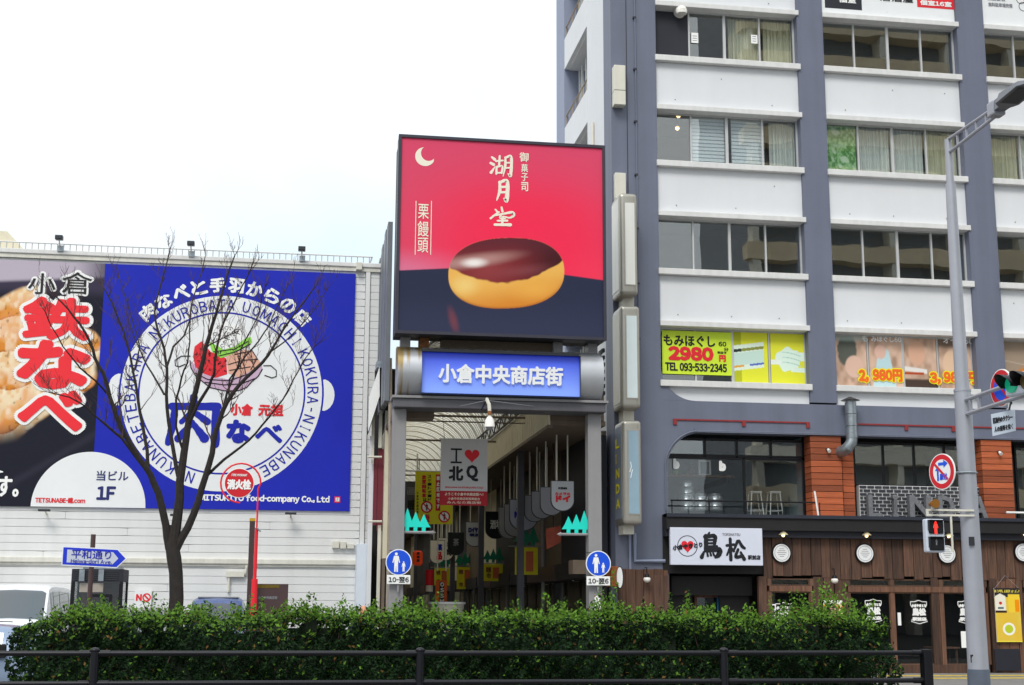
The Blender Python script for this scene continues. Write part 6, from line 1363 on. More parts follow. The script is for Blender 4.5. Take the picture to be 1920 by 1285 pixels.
g_ = MB().box(x0 + .07, x1 - .07, yB + .03, yB + .038, GS + .1, z1 - .25).build('front_pane', 'clear_glass', pb); box('side_pane', 'clear_glass', pb, x1 - .03, x1 - .022, yB + .07, yB + dpt - .07, GS + .1, z1 - .25); box('side_pane', 'clear_glass', pb, x0 + .022, x0 + .03, yB + .07, yB + dpt - .07, GS + .1, z1 - .25)
box('back_panel', 'brown_metal', pb, x0 + .07, x1 - .07, yB + dpt - .05, yB + dpt - .03, GS, z1 - .25); box('door_frame', 'black_metal', pb, x0 + .35, x0 + .41, yB + .0, yB + .029, GS, z1 - .5); box('door_frame', 'black_metal', pb, x0 + .75, x0 + .81, yB + .0, yB + .029, GS, z1 - .5); box('door_head', 'black_metal', pb, x0 + .411, x0 + .749, yB + .0, yB + .029, z1 - .56, z1 - .5); box('telephone', 'rust', pb, x0 + .43, x0 + .7, yB + .5, yB + .75, 1.2, 1.7, bevel=.02); box('sign_strip', mat('strip_tan', '#b9a597', .5, var=.15), pb, x0 + .16, x0 + .62, yB + .04, yB + .06, z1 - .46, z1 - .28)
# fire hydrant sign
yH = 27.6; q = W(447, 906, yH); hy = thing('hydrant_sign', 'round red fire hydrant sign hung from a curved red pole', 'sign', (W(481, 1100, yH).x, yH, GS))
xp = W(481, 1000, yH).x; xh = W(489, 900, yH).x; rc = (W(489, 906, yH).x - W(414, 906, yH).x) / 2; cc = Vector((W(451.5, 906, yH).x, yH, q.z))
MB().tube([(xp, yH, GS), (xp, yH, W(480, 1086, yH).z)], .058, 12).build('pole_base', 'ink_red', hy, smooth=True); MB().tube([(xp, yH, W(480, 1086, yH).z), (xp, yH, W(480, 990, yH).z)], .034, 10).build('pole', 'ink_red', hy, smooth=True)
MB().tube([(xp, yH, W(480, 990, yH).z)] + [(xp, yH, cc.z - .1)] + [(cc.x + rc * math.cos(R(a)), yH, cc.z + rc * math.sin(R(a))) for a in range(0, 271, 15)], .017, 8).build('hoop', 'ink_red', hy, smooth=True)
rd = .29; MB().cyl((cc.x - .03, yH - .02, cc.z), (cc.x - .03, yH + .01, cc.z), rd, n=40).build('rim', 'ink_white', hy); MB().cyl((cc.x - .03, yH - .026, cc.z), (cc.x - .03, yH - .02, cc.z), rd - .015, n=40).build('disc', 'sign_red', hy)
b = MB(); b.norecalc = True; letter_geo(b, '消火栓', (cc.x - .03 - .23, yH - .026, cc.z - .13), FX, FZ, FN, .46, .2, bold=.055); letter_geo(b, 'FIRE HYDRANT', (cc.x - .03 - .15, yH - .026, cc.z + .13), FX, FZ, FN, .3, .045, bold=.04); b.build('lettering', 'ink_white', hy)
MB().tube([(xp, yH - .04, W(480, 990, yH).z), (xp + .08, yH - .04, W(487, 997, yH).z)], .02, 6).build('clamp', 'galvanised', hy)
# brown post and notice board
yK = 31.0; x0, x1, z0, z1 = rect(465, 972, 475, 1150, yK); bpst = thing('marker_post', 'tall brown square post with a yellow cap', 'post', ((x0 + x1) / 2, yK, GS)); box('shaft', 'brown_metal', bpst, x0, x1, yK, yK + .12, GS, z1); box('cap', mat('cap_yellow', '#c9a020', .5, var=.15), bpst, x0 - .004, x1 + .004, yK - .004, yK + .124, z1 - .06, z1 + .004)
x0, x1, z0, z1 = rect(473, 1095, 539, 1200, yK + .4); nbd = thing('notice_board', 'brown metal notice board with mossy top edge behind the red pole', 'board', ((x0 + x1) / 2, yK + .4, GS)); box('panel', 'brown_metal', nbd, x0, x1, yK + .4, yK + .46, .7, z1, bevel=.01); box('top_edge', mat('moss', '#6b5a1e', .9, var=.4, scale=12), nbd, x0 + .03, x1 - .2, yK + .394, yK + .399, z1 - .09, z1 - .02)
for xx in (x0 + .1, x1 - .16): box('leg', 'brown_metal', nbd, xx, xx + .06, yK + .42, yK + .45, GS, .7)
letters(nbd, [('小倉中央商店街', 484, 1118, 520, 1124, .03)], 'ink_grey', yK + .4)

# ================================================================== CARS
def car(name, lab, X, Y, z0, st, wr, paint, belt, nose='-y', glass_i=(), side_i=(), flip=False, rotz=0):
    """st: stations from front to back (y, half width, roof half width, belt z, top z)"""
    t = thing(name, lab, 'van' if 'van' in lab else 'car', (X, Y, z0))
    def sec(s):
        y, hw, rw, zb, zt = s
        return [(-hw * .94, y, .22), (-hw, y, .5), (-hw, y, zb), (-rw, y, zt - .05), (-rw * .86, y, zt), (0, y, zt + .025), (rw * .86, y, zt), (rw, y, zt - .05), (hw, y, zb), (hw, y, .5), (hw * .94, y, .22)]
    def T(p_):
        x, y, z = p_; 
        if rotz: x, y = x * math.cos(rotz) - y * math.sin(rotz), x * math.sin(rotz) + y * math.cos(rotz)
        return (X + x, Y + y, z0 + z)
    S = [sec(s) for s in st]; n = 11; b = MB()
    b.add([T(p_) for s in S for p_ in s], [(i * n + j, i * n + j + 1, (i + 1) * n + j + 1, (i + 1) * n + j) for i in range(len(S) - 1) for j in range(n - 1)] + [tuple(range(n)), tuple((len(S) - 1) * n + j for j in range(n - 1, -1, -1))] + [(i * n, (i + 1) * n, (i + 1) * n + n - 1, i * n + n - 1) for i in range(len(S) - 1)])
    body = b.build('body', paint, t, smooth=True)
    for (i, nm) in glass_i:                                       # front or rear screen between two stations
        a, c = S[i], S[i + 1]; dy = -.012 if a[5][2] < c[5][2] else .012
        def ins(p_, k=.9): return (p_[0] * k, p_[1] + dy, p_[2] + .012)
        up_, lo_ = (c, a) if a[5][2] < c[5][2] else (a, c)
        def mixp(u_, v_, t_): return tuple(u_[k] * (1 - t_) + v_[k] * t_ for k in range(3))
        V_ = [mixp(ins(lo_[j], .93), ins(up_[j], .93), f_) for f_ in (.08, .9) for j in (3, 4, 5, 6, 7)]
        MB().add([T(p_) for p_ in V_], [(k, k + 1, k + 6, k + 5) for k in range(4)]).build(nm, 'car_glass', t, smooth=True)
    for (i, j) in side_i:
        for s_, A, B in ((-1, 2, 3), (1, 8, 7)):
            a, c = S[i], S[j]
            def P4(q_, f_): return tuple(q_[A][k] * (1 - f_) + q_[B][k] * f_ for k in range(3))
            V_ = [P4(a, .08), P4(c, .08), P4(c, .88), P4(a, .88)]; V_ = [(v_[0] + s_ * .012, v_[1], v_[2] + .004) for v_ in V_]
            V_[0] = (V_[0][0], V_[0][1] + .06, V_[0][2]); V_[3] = (V_[3][0], V_[3][1] + .06, V_[3][2]); V_[1] = (V_[1][0], V_[1][1] - .06, V_[1][2]); V_[2] = (V_[2][0], V_[2][1] - .06, V_[2][2])
            MB().add([T(v_) for v_ in V_], [(0, 1, 2, 3)]).build('side_window', 'car_glass', t)
    y0_, y1_ = st[0][0], st[-1][0]; hw = max(s[1] for s in st)
    for sx_ in (-1, 1):
        for yy in (y0_ + .75, y1_ - .8):
            wl = MB().cyl(T((sx_ * (hw - .19), yy, .3)), T((sx_ * (hw - .005), yy, .3)), .3, n=20).build('wheel', 'rubber', t); MB().cyl(T((sx_ * (hw - .02), yy, .3)), T((sx_ * (hw + .006), yy, .3)), .19, n=16).build('rim', 'steel', wl)
        hl = MB(); q_ = T((sx_ * hw * .78, y0_ - .01, st[0][3] - .12)); hl.box(q_[0] - .17, q_[0] + .17, q_[1] - .03, q_[1] + .06, q_[2] - .07, q_[2] + .07); hl.build('headlight', 'pale_glass', t, bevel=.02)
        mi = T((sx_ * (hw + .13), st[2][0] + .05, st[2][3] + .08)); MB().box(mi[0] - .1, mi[0] + .1, mi[1] - .05, mi[1] + .06, mi[2] - .08, mi[2] + .13).build('door_mirror', 'rubber', t, bevel=.03)
    return t, T, S
LZ = .26
mat('paint_white', '#e6e8ea', .3, var=.02, coat=.6); mat('paint_blue', '#5d6f9c', .3, .3, var=.03, coat=.6); mat('paint_silver', '#8796ad', .3, .5, var=.03, coat=.6); mat('paint_grey', '#8b8b8c', .35, .3, var=.03, coat=.5)
yV = 33.2; xv = W(12, 1150, yV).x
van, T, S = car('parked_van', 'white one box van parked at the left edge beside the phone booth', xv, yV, LZ, [(-.1, .78, .76, .8, .84), (.05, .84, .82, .98, 1.02), (.32, .85, .80, 1.06, 1.12), (.95, .85, .74, 1.10, 1.90), (1.3, .85, .74, 1.10, 1.97), (2.2, .85, .74, 1.10, 1.98), (3.6, .85, .74, 1.10, 1.97), (4.4, .84, .72, 1.1, 1.93), (4.55, .82, .7, 1.05, 1.8)], 0, 'paint_white', 1.1, glass_i=((2, 'windscreen'),), side_i=((3, 4), (4, 5), (5, 6), (6, 7)))
box('grille', 'rubber', van, xv - .6, xv + .75, yV - .13, yV - .09, LZ + .62, LZ + .70); box('bumper', 'paint_white', van, xv - .84, xv + .84, yV - .17, yV - .02, LZ + .3, LZ + .6, bevel=.04); box('number_plate', 'ink_white', van, xv - .17, xv + .17, yV - .185, yV - .171, LZ + .38, LZ + .55); box('badge', 'steel', van, xv - .06, xv + .06, yV - .12, yV - .1, LZ + .74, LZ + .82)
MB().tube([(xv - .6, yV + .3, LZ + 1.14), (xv + .1, yV + .26, LZ + 1.13)], .012, 5).build('wiper', 'rubber', van)
yC = 34.4; xc = W(402, 1150, yC).x
bc, T, S = car('parked_car', 'blue grey small car parked by the clapboard wall right of the tree', xc, yC, LZ, [(0, .66, .62, .72, .76), (.1, .72, .7, .84, .9), (.75, .74, .66, .98, 1.04), (1.3, .74, .6, 1.02, 1.6), (1.6, .74, .6, 1.02, 1.70), (2.4, .74, .6, 1.02, 1.70), (3.0, .73, .58, 1.02, 1.62), (3.35, .7, .54, .98, 1.1)], 0, 'paint_blue', 1.0, glass_i=((2, 'windscreen'),), side_i=((3, 5), (5, 6)))
box('roof_panel', 'paint_grey', bc, xc - .5, xc + .5, yC + 1.55, yC + 2.6, LZ + 1.70, LZ + 1.735, bevel=.015); box('number_plate', 'ink_yellow', bc, xc - .17, xc + .17, yC - .03, yC - .005, LZ + .4, LZ + .56)
yG_ = 34.0; xg = W(250, 1150, yG_).x
gc, T, S = car('parked_car', 'low silver car half hidden between the phone booth and the tree', xg, yG_, LZ, [(0, .7, .66, .66, .7), (.1, .78, .76, .74, .8), (1.0, .82, .76, .88, .94), (1.7, .82, .62, .92, 1.36), (2.1, .82, .62, .92, 1.43), (3.0, .82, .62, .92, 1.42), (3.7, .8, .6, .92, 1.1), (4.2, .76, .7, .9, .95)], 0, 'paint_grey', 1.0, glass_i=((2, 'windscreen'),), side_i=((3, 4), (4, 5)))
yS_ = 21.0
sc_, T, S = car('silver_car', 'light blue silver car at the bottom left corner beyond the fence', -3.9 - 2.0, 24.1, 0.0, [(-2.1, .7, .66, .62, .98), (-1.95, .8, .72, .8, 1.22), (-1.5, .84, .64, .95, 1.42), (-.6, .85, .64, .95, 1.47), (.4, .85, .64, .95, 1.44), (1.0, .84, .74, .92, 1.0), (1.8, .8, .74, .82, .86), (2.0, .7, .66, .6, .66)], 0, 'paint_silver', 1.0, glass_i=((1, 'rear_screen'),), side_i=((2, 3), (3, 4)), rotz=math.pi / 2)

# ================================================================== BARE STREET TREE
yT = 29.6
tt = thing('bare_tree', 'leafless street tree with dark forked limbs in front of the posters', 'tree', (W(329, 1150, yT).x, yT, GS))
TR = MB(); LB = MB(); TW = MB(); rnd = random.Random(21); S_ = yT * 1.03 / 2600
def pp(px, py, dy=0): return W(px, py, yT + dy)
tb_ = pp(329, 1150); TR.tube([(tb_.x - .03, yT, GS), (tb_.x - .01, yT, 1.0), pp(331, 1120), pp(330, 1075), pp(326, 1045), pp(322, 1020), pp(324, 985)], [.2, .165, .145, .14, .15, .135, .07], 14)
limbs = [ # (polyline px, start width px, end width px, depth drift)
 ([(318, 1030), (311, 985), (297, 925), (282, 890), (262, 862), (240, 825), (218, 780), (206, 745), (195, 703), (178, 672), (168, 640), (150, 608), (128, 580), (104, 555)], 15, 2.2, -.8),
 ([(280, 886), (258, 862), (228, 822), (196, 795), (160, 762), (130, 745), (100, 738)], 6, 1.8, -1.4),
 ([(279, 885), (276, 845), (268, 800), (258, 745), (250, 700), (243, 662), (233, 625), (212, 572), (195, 541)], 7, 2.6, .6),
 ([(250, 700), (262, 650), (248, 600), (236, 560), (225, 525)], 3, 1.2, .9),
 ([(326, 1020), (334, 960), (337, 905), (345, 850), (352, 800), (362, 752), (375, 700), (386, 650), (398, 610), (410, 570), (425, 520), (440, 480)], 19, 2.4, 0),
 ([(337, 905), (326, 850), (316, 790), (312, 740), (313, 690), (308, 655), (296, 620), (290, 585), (300, 540), (310, 505), (318, 470)], 8, 2, 1.0),
 ([(312, 690), (325, 650), (345, 630), (356, 600), (362, 560), (375, 520), (385, 480)], 4.5, 1.6, 1.4),
 ([(345, 850), (330, 800), (330, 750), (340, 710), (352, 680), (356, 640), (357, 600)], 5, 2, -1.0),
 ([(308, 740), (285, 700), (268, 670), (255, 640), (240, 600)], 4, 1.6, 1.4),
 ([(352, 800), (370, 760), (392, 725), (402, 700), (405, 660), (414, 620), (430, 585), (452, 540), (470, 505)], 7, 1.8, -1.1),
 ([(330, 1030), (352, 990), (372, 940), (385, 895), (398, 850), (404, 810), (418, 770), (436, 738), (462, 708), (492, 680), (510, 655), (530, 620), (555, 585), (585, 545)], 15, 2.4, -.5),
 ([(418, 770), (426, 735), (440, 700), (460, 668), (485, 640), (505, 610), (520, 575), (536, 540)], 5, 1.6, .9),
 ([(385, 895), (420, 862), (452, 838), (480, 812), (505, 782), (530, 750), (550, 712), (568, 678), (590, 650)], 6, 1.4, -1.5),
 ([(500, 665), (535, 640), (565, 610), (590, 580), (610, 548)], 3, 1.2, .3),
 ([(430, 745), (430, 712), (445, 690), (452, 655), (470, 620), (486, 590), (492, 550)], 3.5, 1.4, -.9),
 ([(206, 745), (180, 715), (150, 690), (118, 650), (95, 610), (85, 585)], 4, 1.4, -1.2),
]
def twig(p, d, ln, r, depth):
    n = 5 if depth < 2 else 4; pts = [p]; dd = d.copy()
    for i in range(n):
        dd = (dd + Vector((rnd.uniform(-.22, .22), rnd.uniform(-.22, .22), rnd.uniform(-.08, .24)))).normalized(); pts.append(pts[-1] + dd * ln / n)
    (LB if depth == 0 else TW).tube(pts, [max(.0032, r * (1 - .75 * i / n)) for i in range(n + 1)], 5 if depth == 0 else 3, cap=False)
    if depth < 3:
        for _ in range((4, 4, 3)[depth]):
            i = rnd.randint(1, n); ax = Vector((rnd.uniform(-1, 1), rnd.uniform(-1, 1), rnd.uniform(.0, 1.0))).normalized()
            twig(pts[i], (dd * .75 + ax * .75).normalized(), ln * rnd.uniform(.35, .65), r * .5, depth + 1)
for k, (pl_, w0, w1, dr) in enumerate(limbs):
    n = len(pl_); pts = [pp(x, y, dr * i / (n - 1)) for i, (x, y) in enumerate(pl_)]; 
    pts2 = []
    for i in range(n - 1):
        a, c_ = pts[i], pts[i + 1]; pts2 += [a, (a + c_) / 2 + Vector((rnd.uniform(-.015, .015), rnd.uniform(-.02, .02), 0))]
    pts2.append(pts[-1]); m_ = len(pts2); rad = [max(.006, (w0 + (w1 - w0) * (i / (m_ - 1)) ** .8) * S_ / 2) for i in range(m_)]
    LB.tube(pts2, rad, 8)
    st_ = int(m_ * .35)
    for i in range(st_, m_):
        if rnd.random() < .9:
            d = (pts2[min(i + 1, m_ - 1)] - pts2[i - 1]).normalized(); ax = Vector((rnd.uniform(-1, 1), rnd.uniform(-.8, .8), rnd.uniform(-.1, .9))).normalized()
            twig(pts2[i], (d * .6 + ax * .7).normalized(), rnd.uniform(.35, .85) * (1. if pts2[i].z < 8.0 else .5), max(.006, rad[i] * .45), 1)
    d = (pts2[-1] - pts2[-3]).normalized()
    for _ in range(3): twig(pts2[-1], (d + Vector((rnd.uniform(-.5, .5), rnd.uniform(-.3, .3), .0))).normalized(), rnd.uniform(.25, .45), .008, 2)
TR.build('trunk', 'bark', tt, smooth=True); LB.build('limbs', 'bark', tt, smooth=True); TW.build('crown', mat('twig_bark', '#4a3833', .9, var=.2), tt)

# ================================================================== HEDGE ON THE MEDIAN
yHd0, yHd1 = 15.3, 16.6; hx0, hx1 = W(28, 1220, yHd0).x, W(1672, 1220, yHd0).x
hd = thing('hedge', 'long clipped green hedge behind the dark rail fence', 'hedge', ((hx0 + hx1) / 2, 16, .16))
rs = np.random.RandomState(5)
def top_z(x): return 1.63 + .03 * np.sin(x * 2.1) + .03 * np.sin(x * 5.3 + 1) + .02 * np.sin(x * 11.) - .10 * np.exp(-((x - hx0) / .5) ** 2) - .09 * np.exp(-((x - hx1) / .6) ** 2) + .02 * (x - hx0) / 9
def leaf_cloud(n, fx):
    return fx(n)
def front(n):
    x = rs.uniform(hx0 - .08, hx1 + .06, n); v = rs.rand(n); z = .22 + (top_z(x) - .22) * v; dep = np.abs(rs.normal(0, .06, n)); bulge = .08 * np.sin(x * 3.3) + .07 * np.sin(x * 7.7 + z * 4) + .07 * np.sin(z * 9 + x * 2) + .05 * np.sin(x * 17 + z * 13) + .04 * np.sin(x * 31 - z * 23); y = yHd0 + dep + bulge + .10 * (v > .85) * (v - .85) * 8
    return np.stack([x, y, z], 1), np.tile([0, -1, .35], (n, 1)), 1 - dep * 4
def topf(n):
    x = rs.uniform(hx0, hx1, n); y = rs.uniform(yHd0, yHd1, n); z = top_z(x) + .03 * np.sin(y * 7 + x * 3) - np.abs(rs.normal(0, .05, n)) + np.maximum(0, rs.normal(-.03, .05, n)); return np.stack([x, y, z], 1), np.tile([0, -.3, 1], (n, 1)), np.ones(n)
def ends(n):
    e = rs.rand(n) < .5; x = np.where(e, hx0 - .02 + np.abs(rs.normal(0, .07, n)), hx1 + .02 - np.abs(rs.normal(0, .07, n))) ; y = rs.uniform(yHd0, yHd1, n); z = .22 + (top_z(x) - .22) * rs.rand(n); x = x + .09 * np.sin(z * 8) ; return np.stack([x, y, z], 1), np.stack([np.where(e, -1., 1.), np.zeros(n), np.full(n, .3)], 1), np.ones(n)
def sprouts(m):
    P, Nn, q_ = [], [], []
    xs_ = np.concatenate([rs.uniform(hx0 + .1, hx1 - .1, m), rs.uniform(W(1480, 1150, 16).x, W(1640, 1150, 16).x, 60)])
    for i, x in enumerate(xs_):
        y = rs.uniform(yHd0 + .05, yHd1 - .1); hgt = rs.gamma(2., .042) + .02
        if i >= m: hgt = rs.uniform(.1, .55) * (1 - .5 * abs((x - xs_[m:].mean()) / (np.ptp(xs_[m:]) / 2 + .01)))
        lean = rs.normal(0, .12, 2); z0 = float(top_z(x)) - .02
        for k in range(int(hgt / .018) + 2):
            f_ = k / (int(hgt / .018) + 1); a = k * 2.4; P.append((x + lean[0] * hgt * f_ + .018 * math.cos(a), y + lean[1] * hgt * f_ + .018 * math.sin(a), z0 + hgt * f_)); Nn.append((math.cos(a), math.sin(a) - .2, .5)); q_.append(1.15)
    return np.array(P), np.array(Nn, float), np.array(q_)
def bush(n):
    c_ = W(1568, 1130, 16.0); x = c_.x + rs.normal(0, .27, n); y = 16.0 + rs.normal(0, .22, n); z = 1.6 + np.abs(rs.normal(0, .13, n)) * np.exp(-((x - c_.x) / .4) ** 2); return np.stack([x, y, z], 1), np.stack([x - c_.x, y - 16.2, np.full(n, .4)], 1), np.ones(n)
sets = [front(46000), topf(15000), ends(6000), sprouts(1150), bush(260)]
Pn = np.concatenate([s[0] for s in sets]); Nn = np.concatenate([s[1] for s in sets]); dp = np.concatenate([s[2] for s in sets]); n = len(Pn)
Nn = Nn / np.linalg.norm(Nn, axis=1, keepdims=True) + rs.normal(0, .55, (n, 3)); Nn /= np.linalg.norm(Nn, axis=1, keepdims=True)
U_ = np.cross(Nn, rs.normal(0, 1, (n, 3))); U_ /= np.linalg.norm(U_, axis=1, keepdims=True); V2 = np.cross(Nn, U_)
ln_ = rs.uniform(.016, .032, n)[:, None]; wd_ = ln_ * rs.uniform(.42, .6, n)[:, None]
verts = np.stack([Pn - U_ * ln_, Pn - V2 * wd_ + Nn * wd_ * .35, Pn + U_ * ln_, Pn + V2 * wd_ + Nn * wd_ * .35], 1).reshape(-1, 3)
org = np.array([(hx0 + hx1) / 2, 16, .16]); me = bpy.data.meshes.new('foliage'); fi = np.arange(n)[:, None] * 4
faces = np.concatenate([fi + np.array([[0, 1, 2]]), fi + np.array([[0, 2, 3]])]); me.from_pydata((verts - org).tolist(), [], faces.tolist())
base = np.array([[.007, .027, .005]]) * (1 + rs.normal(0, .35, (n, 1))); new = (rs.rand(n) < .035 + .6 * np.clip((Pn[:, 2] - 1.42) / .25, 0, 1))[:, None] | (dp > 1.1)[:, None] & (rs.rand(n) < .6)[:, None]  # paler with height: new growth, plus top light put into the leaf colour
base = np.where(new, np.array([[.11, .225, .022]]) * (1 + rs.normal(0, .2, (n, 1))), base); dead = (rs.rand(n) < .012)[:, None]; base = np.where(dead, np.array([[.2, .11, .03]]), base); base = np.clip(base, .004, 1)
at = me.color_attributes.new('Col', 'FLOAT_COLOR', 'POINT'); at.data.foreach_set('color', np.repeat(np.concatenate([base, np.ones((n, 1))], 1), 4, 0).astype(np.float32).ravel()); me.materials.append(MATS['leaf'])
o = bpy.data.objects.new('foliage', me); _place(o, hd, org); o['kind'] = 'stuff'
# woody inside
st_ = MB(); rnd = random.Random(3)
for i in range(170):
    x = rnd.uniform(hx0 + .1, hx1 - .1); y = rnd.uniform(yHd0 + .22, yHd1 - .2); p_ = Vector((x, y, .16)); pts = [p_]
    for k in range(4): pts.append(pts[-1] + Vector((rnd.uniform(-.14, .14), rnd.uniform(-.1, .1), .33)))
    st_.tube(pts, [.014, .012, .01, .007, .004], 5)
st_.build('stems', 'twig_bark', hd)
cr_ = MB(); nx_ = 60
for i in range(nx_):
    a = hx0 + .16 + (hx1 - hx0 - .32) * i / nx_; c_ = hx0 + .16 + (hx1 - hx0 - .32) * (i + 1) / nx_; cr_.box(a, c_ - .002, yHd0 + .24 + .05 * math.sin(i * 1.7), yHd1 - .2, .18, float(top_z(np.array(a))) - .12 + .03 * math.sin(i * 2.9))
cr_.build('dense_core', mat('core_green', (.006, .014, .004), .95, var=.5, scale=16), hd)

# ================================================================== FENCE
yFn = 14.6; fx_ = [W(px, 1225, yFn).x for px in (178, 787, 1357)]; sp_ = (fx_[2] - fx_[0]) / 2; ends_x = W(1735, 1225, yFn).x
fn = thing('rail_fence', 'dark brown black rail fence along the median in front of the hedge', 'fence', (2, yFn, .16)); zt_ = W(960, 1225, yFn).z; zl_ = W(960, 1279, yFn).z
posts = [fx_[0] + sp_ * k for k in (-1, 0, 1, 2)]
for x in posts:
    po = MB().cyl((x, yFn, .16), (x, yFn, zt_ + .02), .045, n=16).build('post', 'black_metal', fn, smooth=True); MB().ball((x, yFn, zt_ + .03), .05, 14, 8, (1, 1, .6)).build('post_cap', 'black_metal', po, smooth=True)
    MB().cyl((x, yFn, .16), (x, yFn, .19), .08, n=16).build('post_foot', 'black_metal', po)
box('end_post', 'black_metal', fn, ends_x - .05, ends_x + .05, yFn - .07, yFn + .05, .16, zt_ + .04, bevel=.012)
xs_ = [posts[0] - 4] + posts + [ends_x]
for i in range(len(xs_) - 1):
    for z in (zt_, zl_, zl_ - .29):
        MB().tube([(xs_[i] + .02, yFn, z), (xs_[i + 1] - .02, yFn, z)], .026, 12).build('rail', 'black_metal', fn, smooth=True)
        for xq in (xs_[i] + .1, xs_[i + 1] - .1): MB().cyl((xq - .05, yFn, z), (xq + .05, yFn, z), .032, n=12).build('rail_sleeve', 'black_metal', fn, smooth=True)

# ================================================================== STREET LIGHT AND SIGNALS
yL = 21.5; q = W(1834, 1250, yL); xL = q.x; mat('pole_grey', '#a3a5ad', .45, .3, var=.12, scale=3, streak=.5)
sl = thing('street_light', 'tall grey street light pole with bracket arm and flat lamp head', 'street light', (xL, yL, .16))
zc_ = W(1834, 1255, yL).z; zs_ = W(1800, 735, yL).z; ztp = W(1774, 262, yL).z; zmd = W(1780, 345, yL).z
MB().tube([(xL, yL, zc_), (xL, yL, zs_)], [.165, .135], 24).build('lower_pole', 'pole_grey', sl, smooth=True); MB().tube([(xL, yL, .16), (xL, yL, zc_)], [.185, .175], 24).build('base_sleeve', mat('sleeve_blue', '#5d6673', .5, .2, var=.15), sl, smooth=True); MB().tube([(xL, yL, zs_), (xL, yL, zs_ + .04)], [.142, .142], 24).build('joint_band', 'pole_grey', sl, smooth=True)
MB().tube([(xL, yL, zs_ + .04), (xL, yL, zmd)], [.118, .085], 20).build('upper_pole', 'pole_grey', sl, smooth=True); MB().tube([(xL, yL, zmd - .25), (xL, yL, ztp)], [.066, .06], 16).build('spigot', 'pole_grey', sl, smooth=True)
hE = WZ(1868, 212, ztp - .12); h0 = Vector((xL, yL, ztp))
for dz_ in (.0, -.24): MB().tube([h0 + Vector((0, 0, dz_)), hE + Vector((0, 0, .10 + dz_ * .6))], .03, 8).build('arm_tube', 'pole_grey', sl, smooth=True)
b = MB(); 
for k in range(1, 5): f_ = k / 5; a = h0.lerp(hE + Vector((0, 0, .1)), f_); b.box(a.x - .015, a.x + .015, a.y - .015, a.y + .015, a.z - .24 + .09 * f_, a.z)
b.build('arm_web', 'pole_grey', sl)
dH = (hE - h0); dH.z = 0; dH.normalize(); pH = Vector((-dH.y, dH.x, 0)); b = MB(); L0, L1 = hE - dH * .05, hE + dH * 1.0
def hv(d_, s_, z_): p_ = hE + dH * d_ + pH * s_; return (p_.x, p_.y, hE.z + z_)
b.add([hv(-.1, -.09, .0), hv(-.1, .09, .0), hv(.25, .1, .0), hv(.35, .2, .02), hv(1.0, .2, .06), hv(1.08, .12, .07), hv(1.08, -.12, .07), hv(1.0, -.2, .06), hv(.35, -.2, .02), hv(.25, -.1, .0)] + [hv(-.1, -.08, .16), hv(-.1, .08, .16), hv(.25, .09, .17), hv(.4, .16, .17), hv(.98, .16, .15), hv(1.05, .1, .14), hv(1.05, -.1, .14), hv(.98, -.16, .15), hv(.4, -.16, .17), hv(.25, -.09, .17)],
      [tuple(range(9, -1, -1)), tuple(range(10, 20))] + [(i, (i + 1) % 10, 10 + (i + 1) % 10, 10 + i) for i in range(10)])
hd_ = b.build('lamp_head', mat('head_grey', '#73757c', .4, .4, var=.08), sl); b = MB(); b.add([hv(.4, -.15, .012), hv(.4, .15, .012), hv(.98, .15, .05), hv(.98, -.15, .05)], [(0, 1, 2, 3)]); b.build('led_panel', 'alu_dark', hd_)
MB().box(hE.x - .11, hE.x + .11, hE.y - .11, hE.y + .11, hE.z - .06, hE.z + .18).build('knuckle', 'pole_grey', sl, bevel=.03)
q = W(1823, 1015, yL - .16); MB().box(q.x - .05, q.x + .03, yL - .18, yL - .14, q.z - .07, q.z + .07).build('access_plate', 'alu_dark', sl)
b = MB(); b.norecalc = True; letter_geo(b, 'r', (W(1820, 1245, yL - .175).x, yL - .172, W(1820, 1243, yL - .17).z), FX, FZ, FN, .05, .13, bold=.05); b.build('scrawl', 'ink_black', sl)
# round prohibition sign turned to the side street
def disc_sign(name, lab, c, ang, r, parts):
    t = thing(name, lab, 'sign', tuple(c - Vector((0, 0, r)))); u = Vector((math.cos(ang), math.sin(ang), 0)); nn = Vector((math.sin(ang), -math.cos(ang), 0))
    MB().cyl(c, c + nn * -.02, r, n=44).build('rim', 'ink_white', t); return t, u, nn
def flat_on(mb, c, u, nn, pts, lift): 
    o_ = c + nn * lift; n_ = len(pts); a = sum(pts[i][0] * pts[(i + 1) % n_][1] - pts[(i + 1) % n_][0] * pts[i][1] for i in range(n_))
    if a < 0: pts = pts[::-1]
    mb.add([tuple(o_ + u * x_ + Vector((0, 0, z_))) for x_, z_ in pts], [tuple(range(n_))])
def ring_on(mb, c, u, nn, r0_, r1_, lift, n_=44):
    for i in range(n_):
        a, b_ = 2 * math.pi * i / n_, 2 * math.pi * (i + 1) / n_; flat_on(mb, c, u, nn, [(r0_ * math.cos(a), r0_ * math.sin(a)), (r1_ * math.cos(a), r1_ * math.sin(a)), (r1_ * math.cos(b_), r1_ * math.sin(b_)), (r0_ * math.cos(b_), r0_ * math.sin(b_))], lift)
vdir = math.atan2(xL, yL)
c = W(1766, 884.5, yL - .15); t, u, nn = disc_sign('turn_sign', 'round red edged sign barring a right turn, with blue arrows, on the pole', c, -vdir + R(46) * -1, .295, None)
b = MB(); ring_on(b, c, u, nn, .2, .28, .004); b.build('red_ring', 'sign_red', t); b = MB(); flat_on(b, c, u, nn, disc_pts(0, 0, .2, 36), .003); b.build('field', 'sheet_white', t)
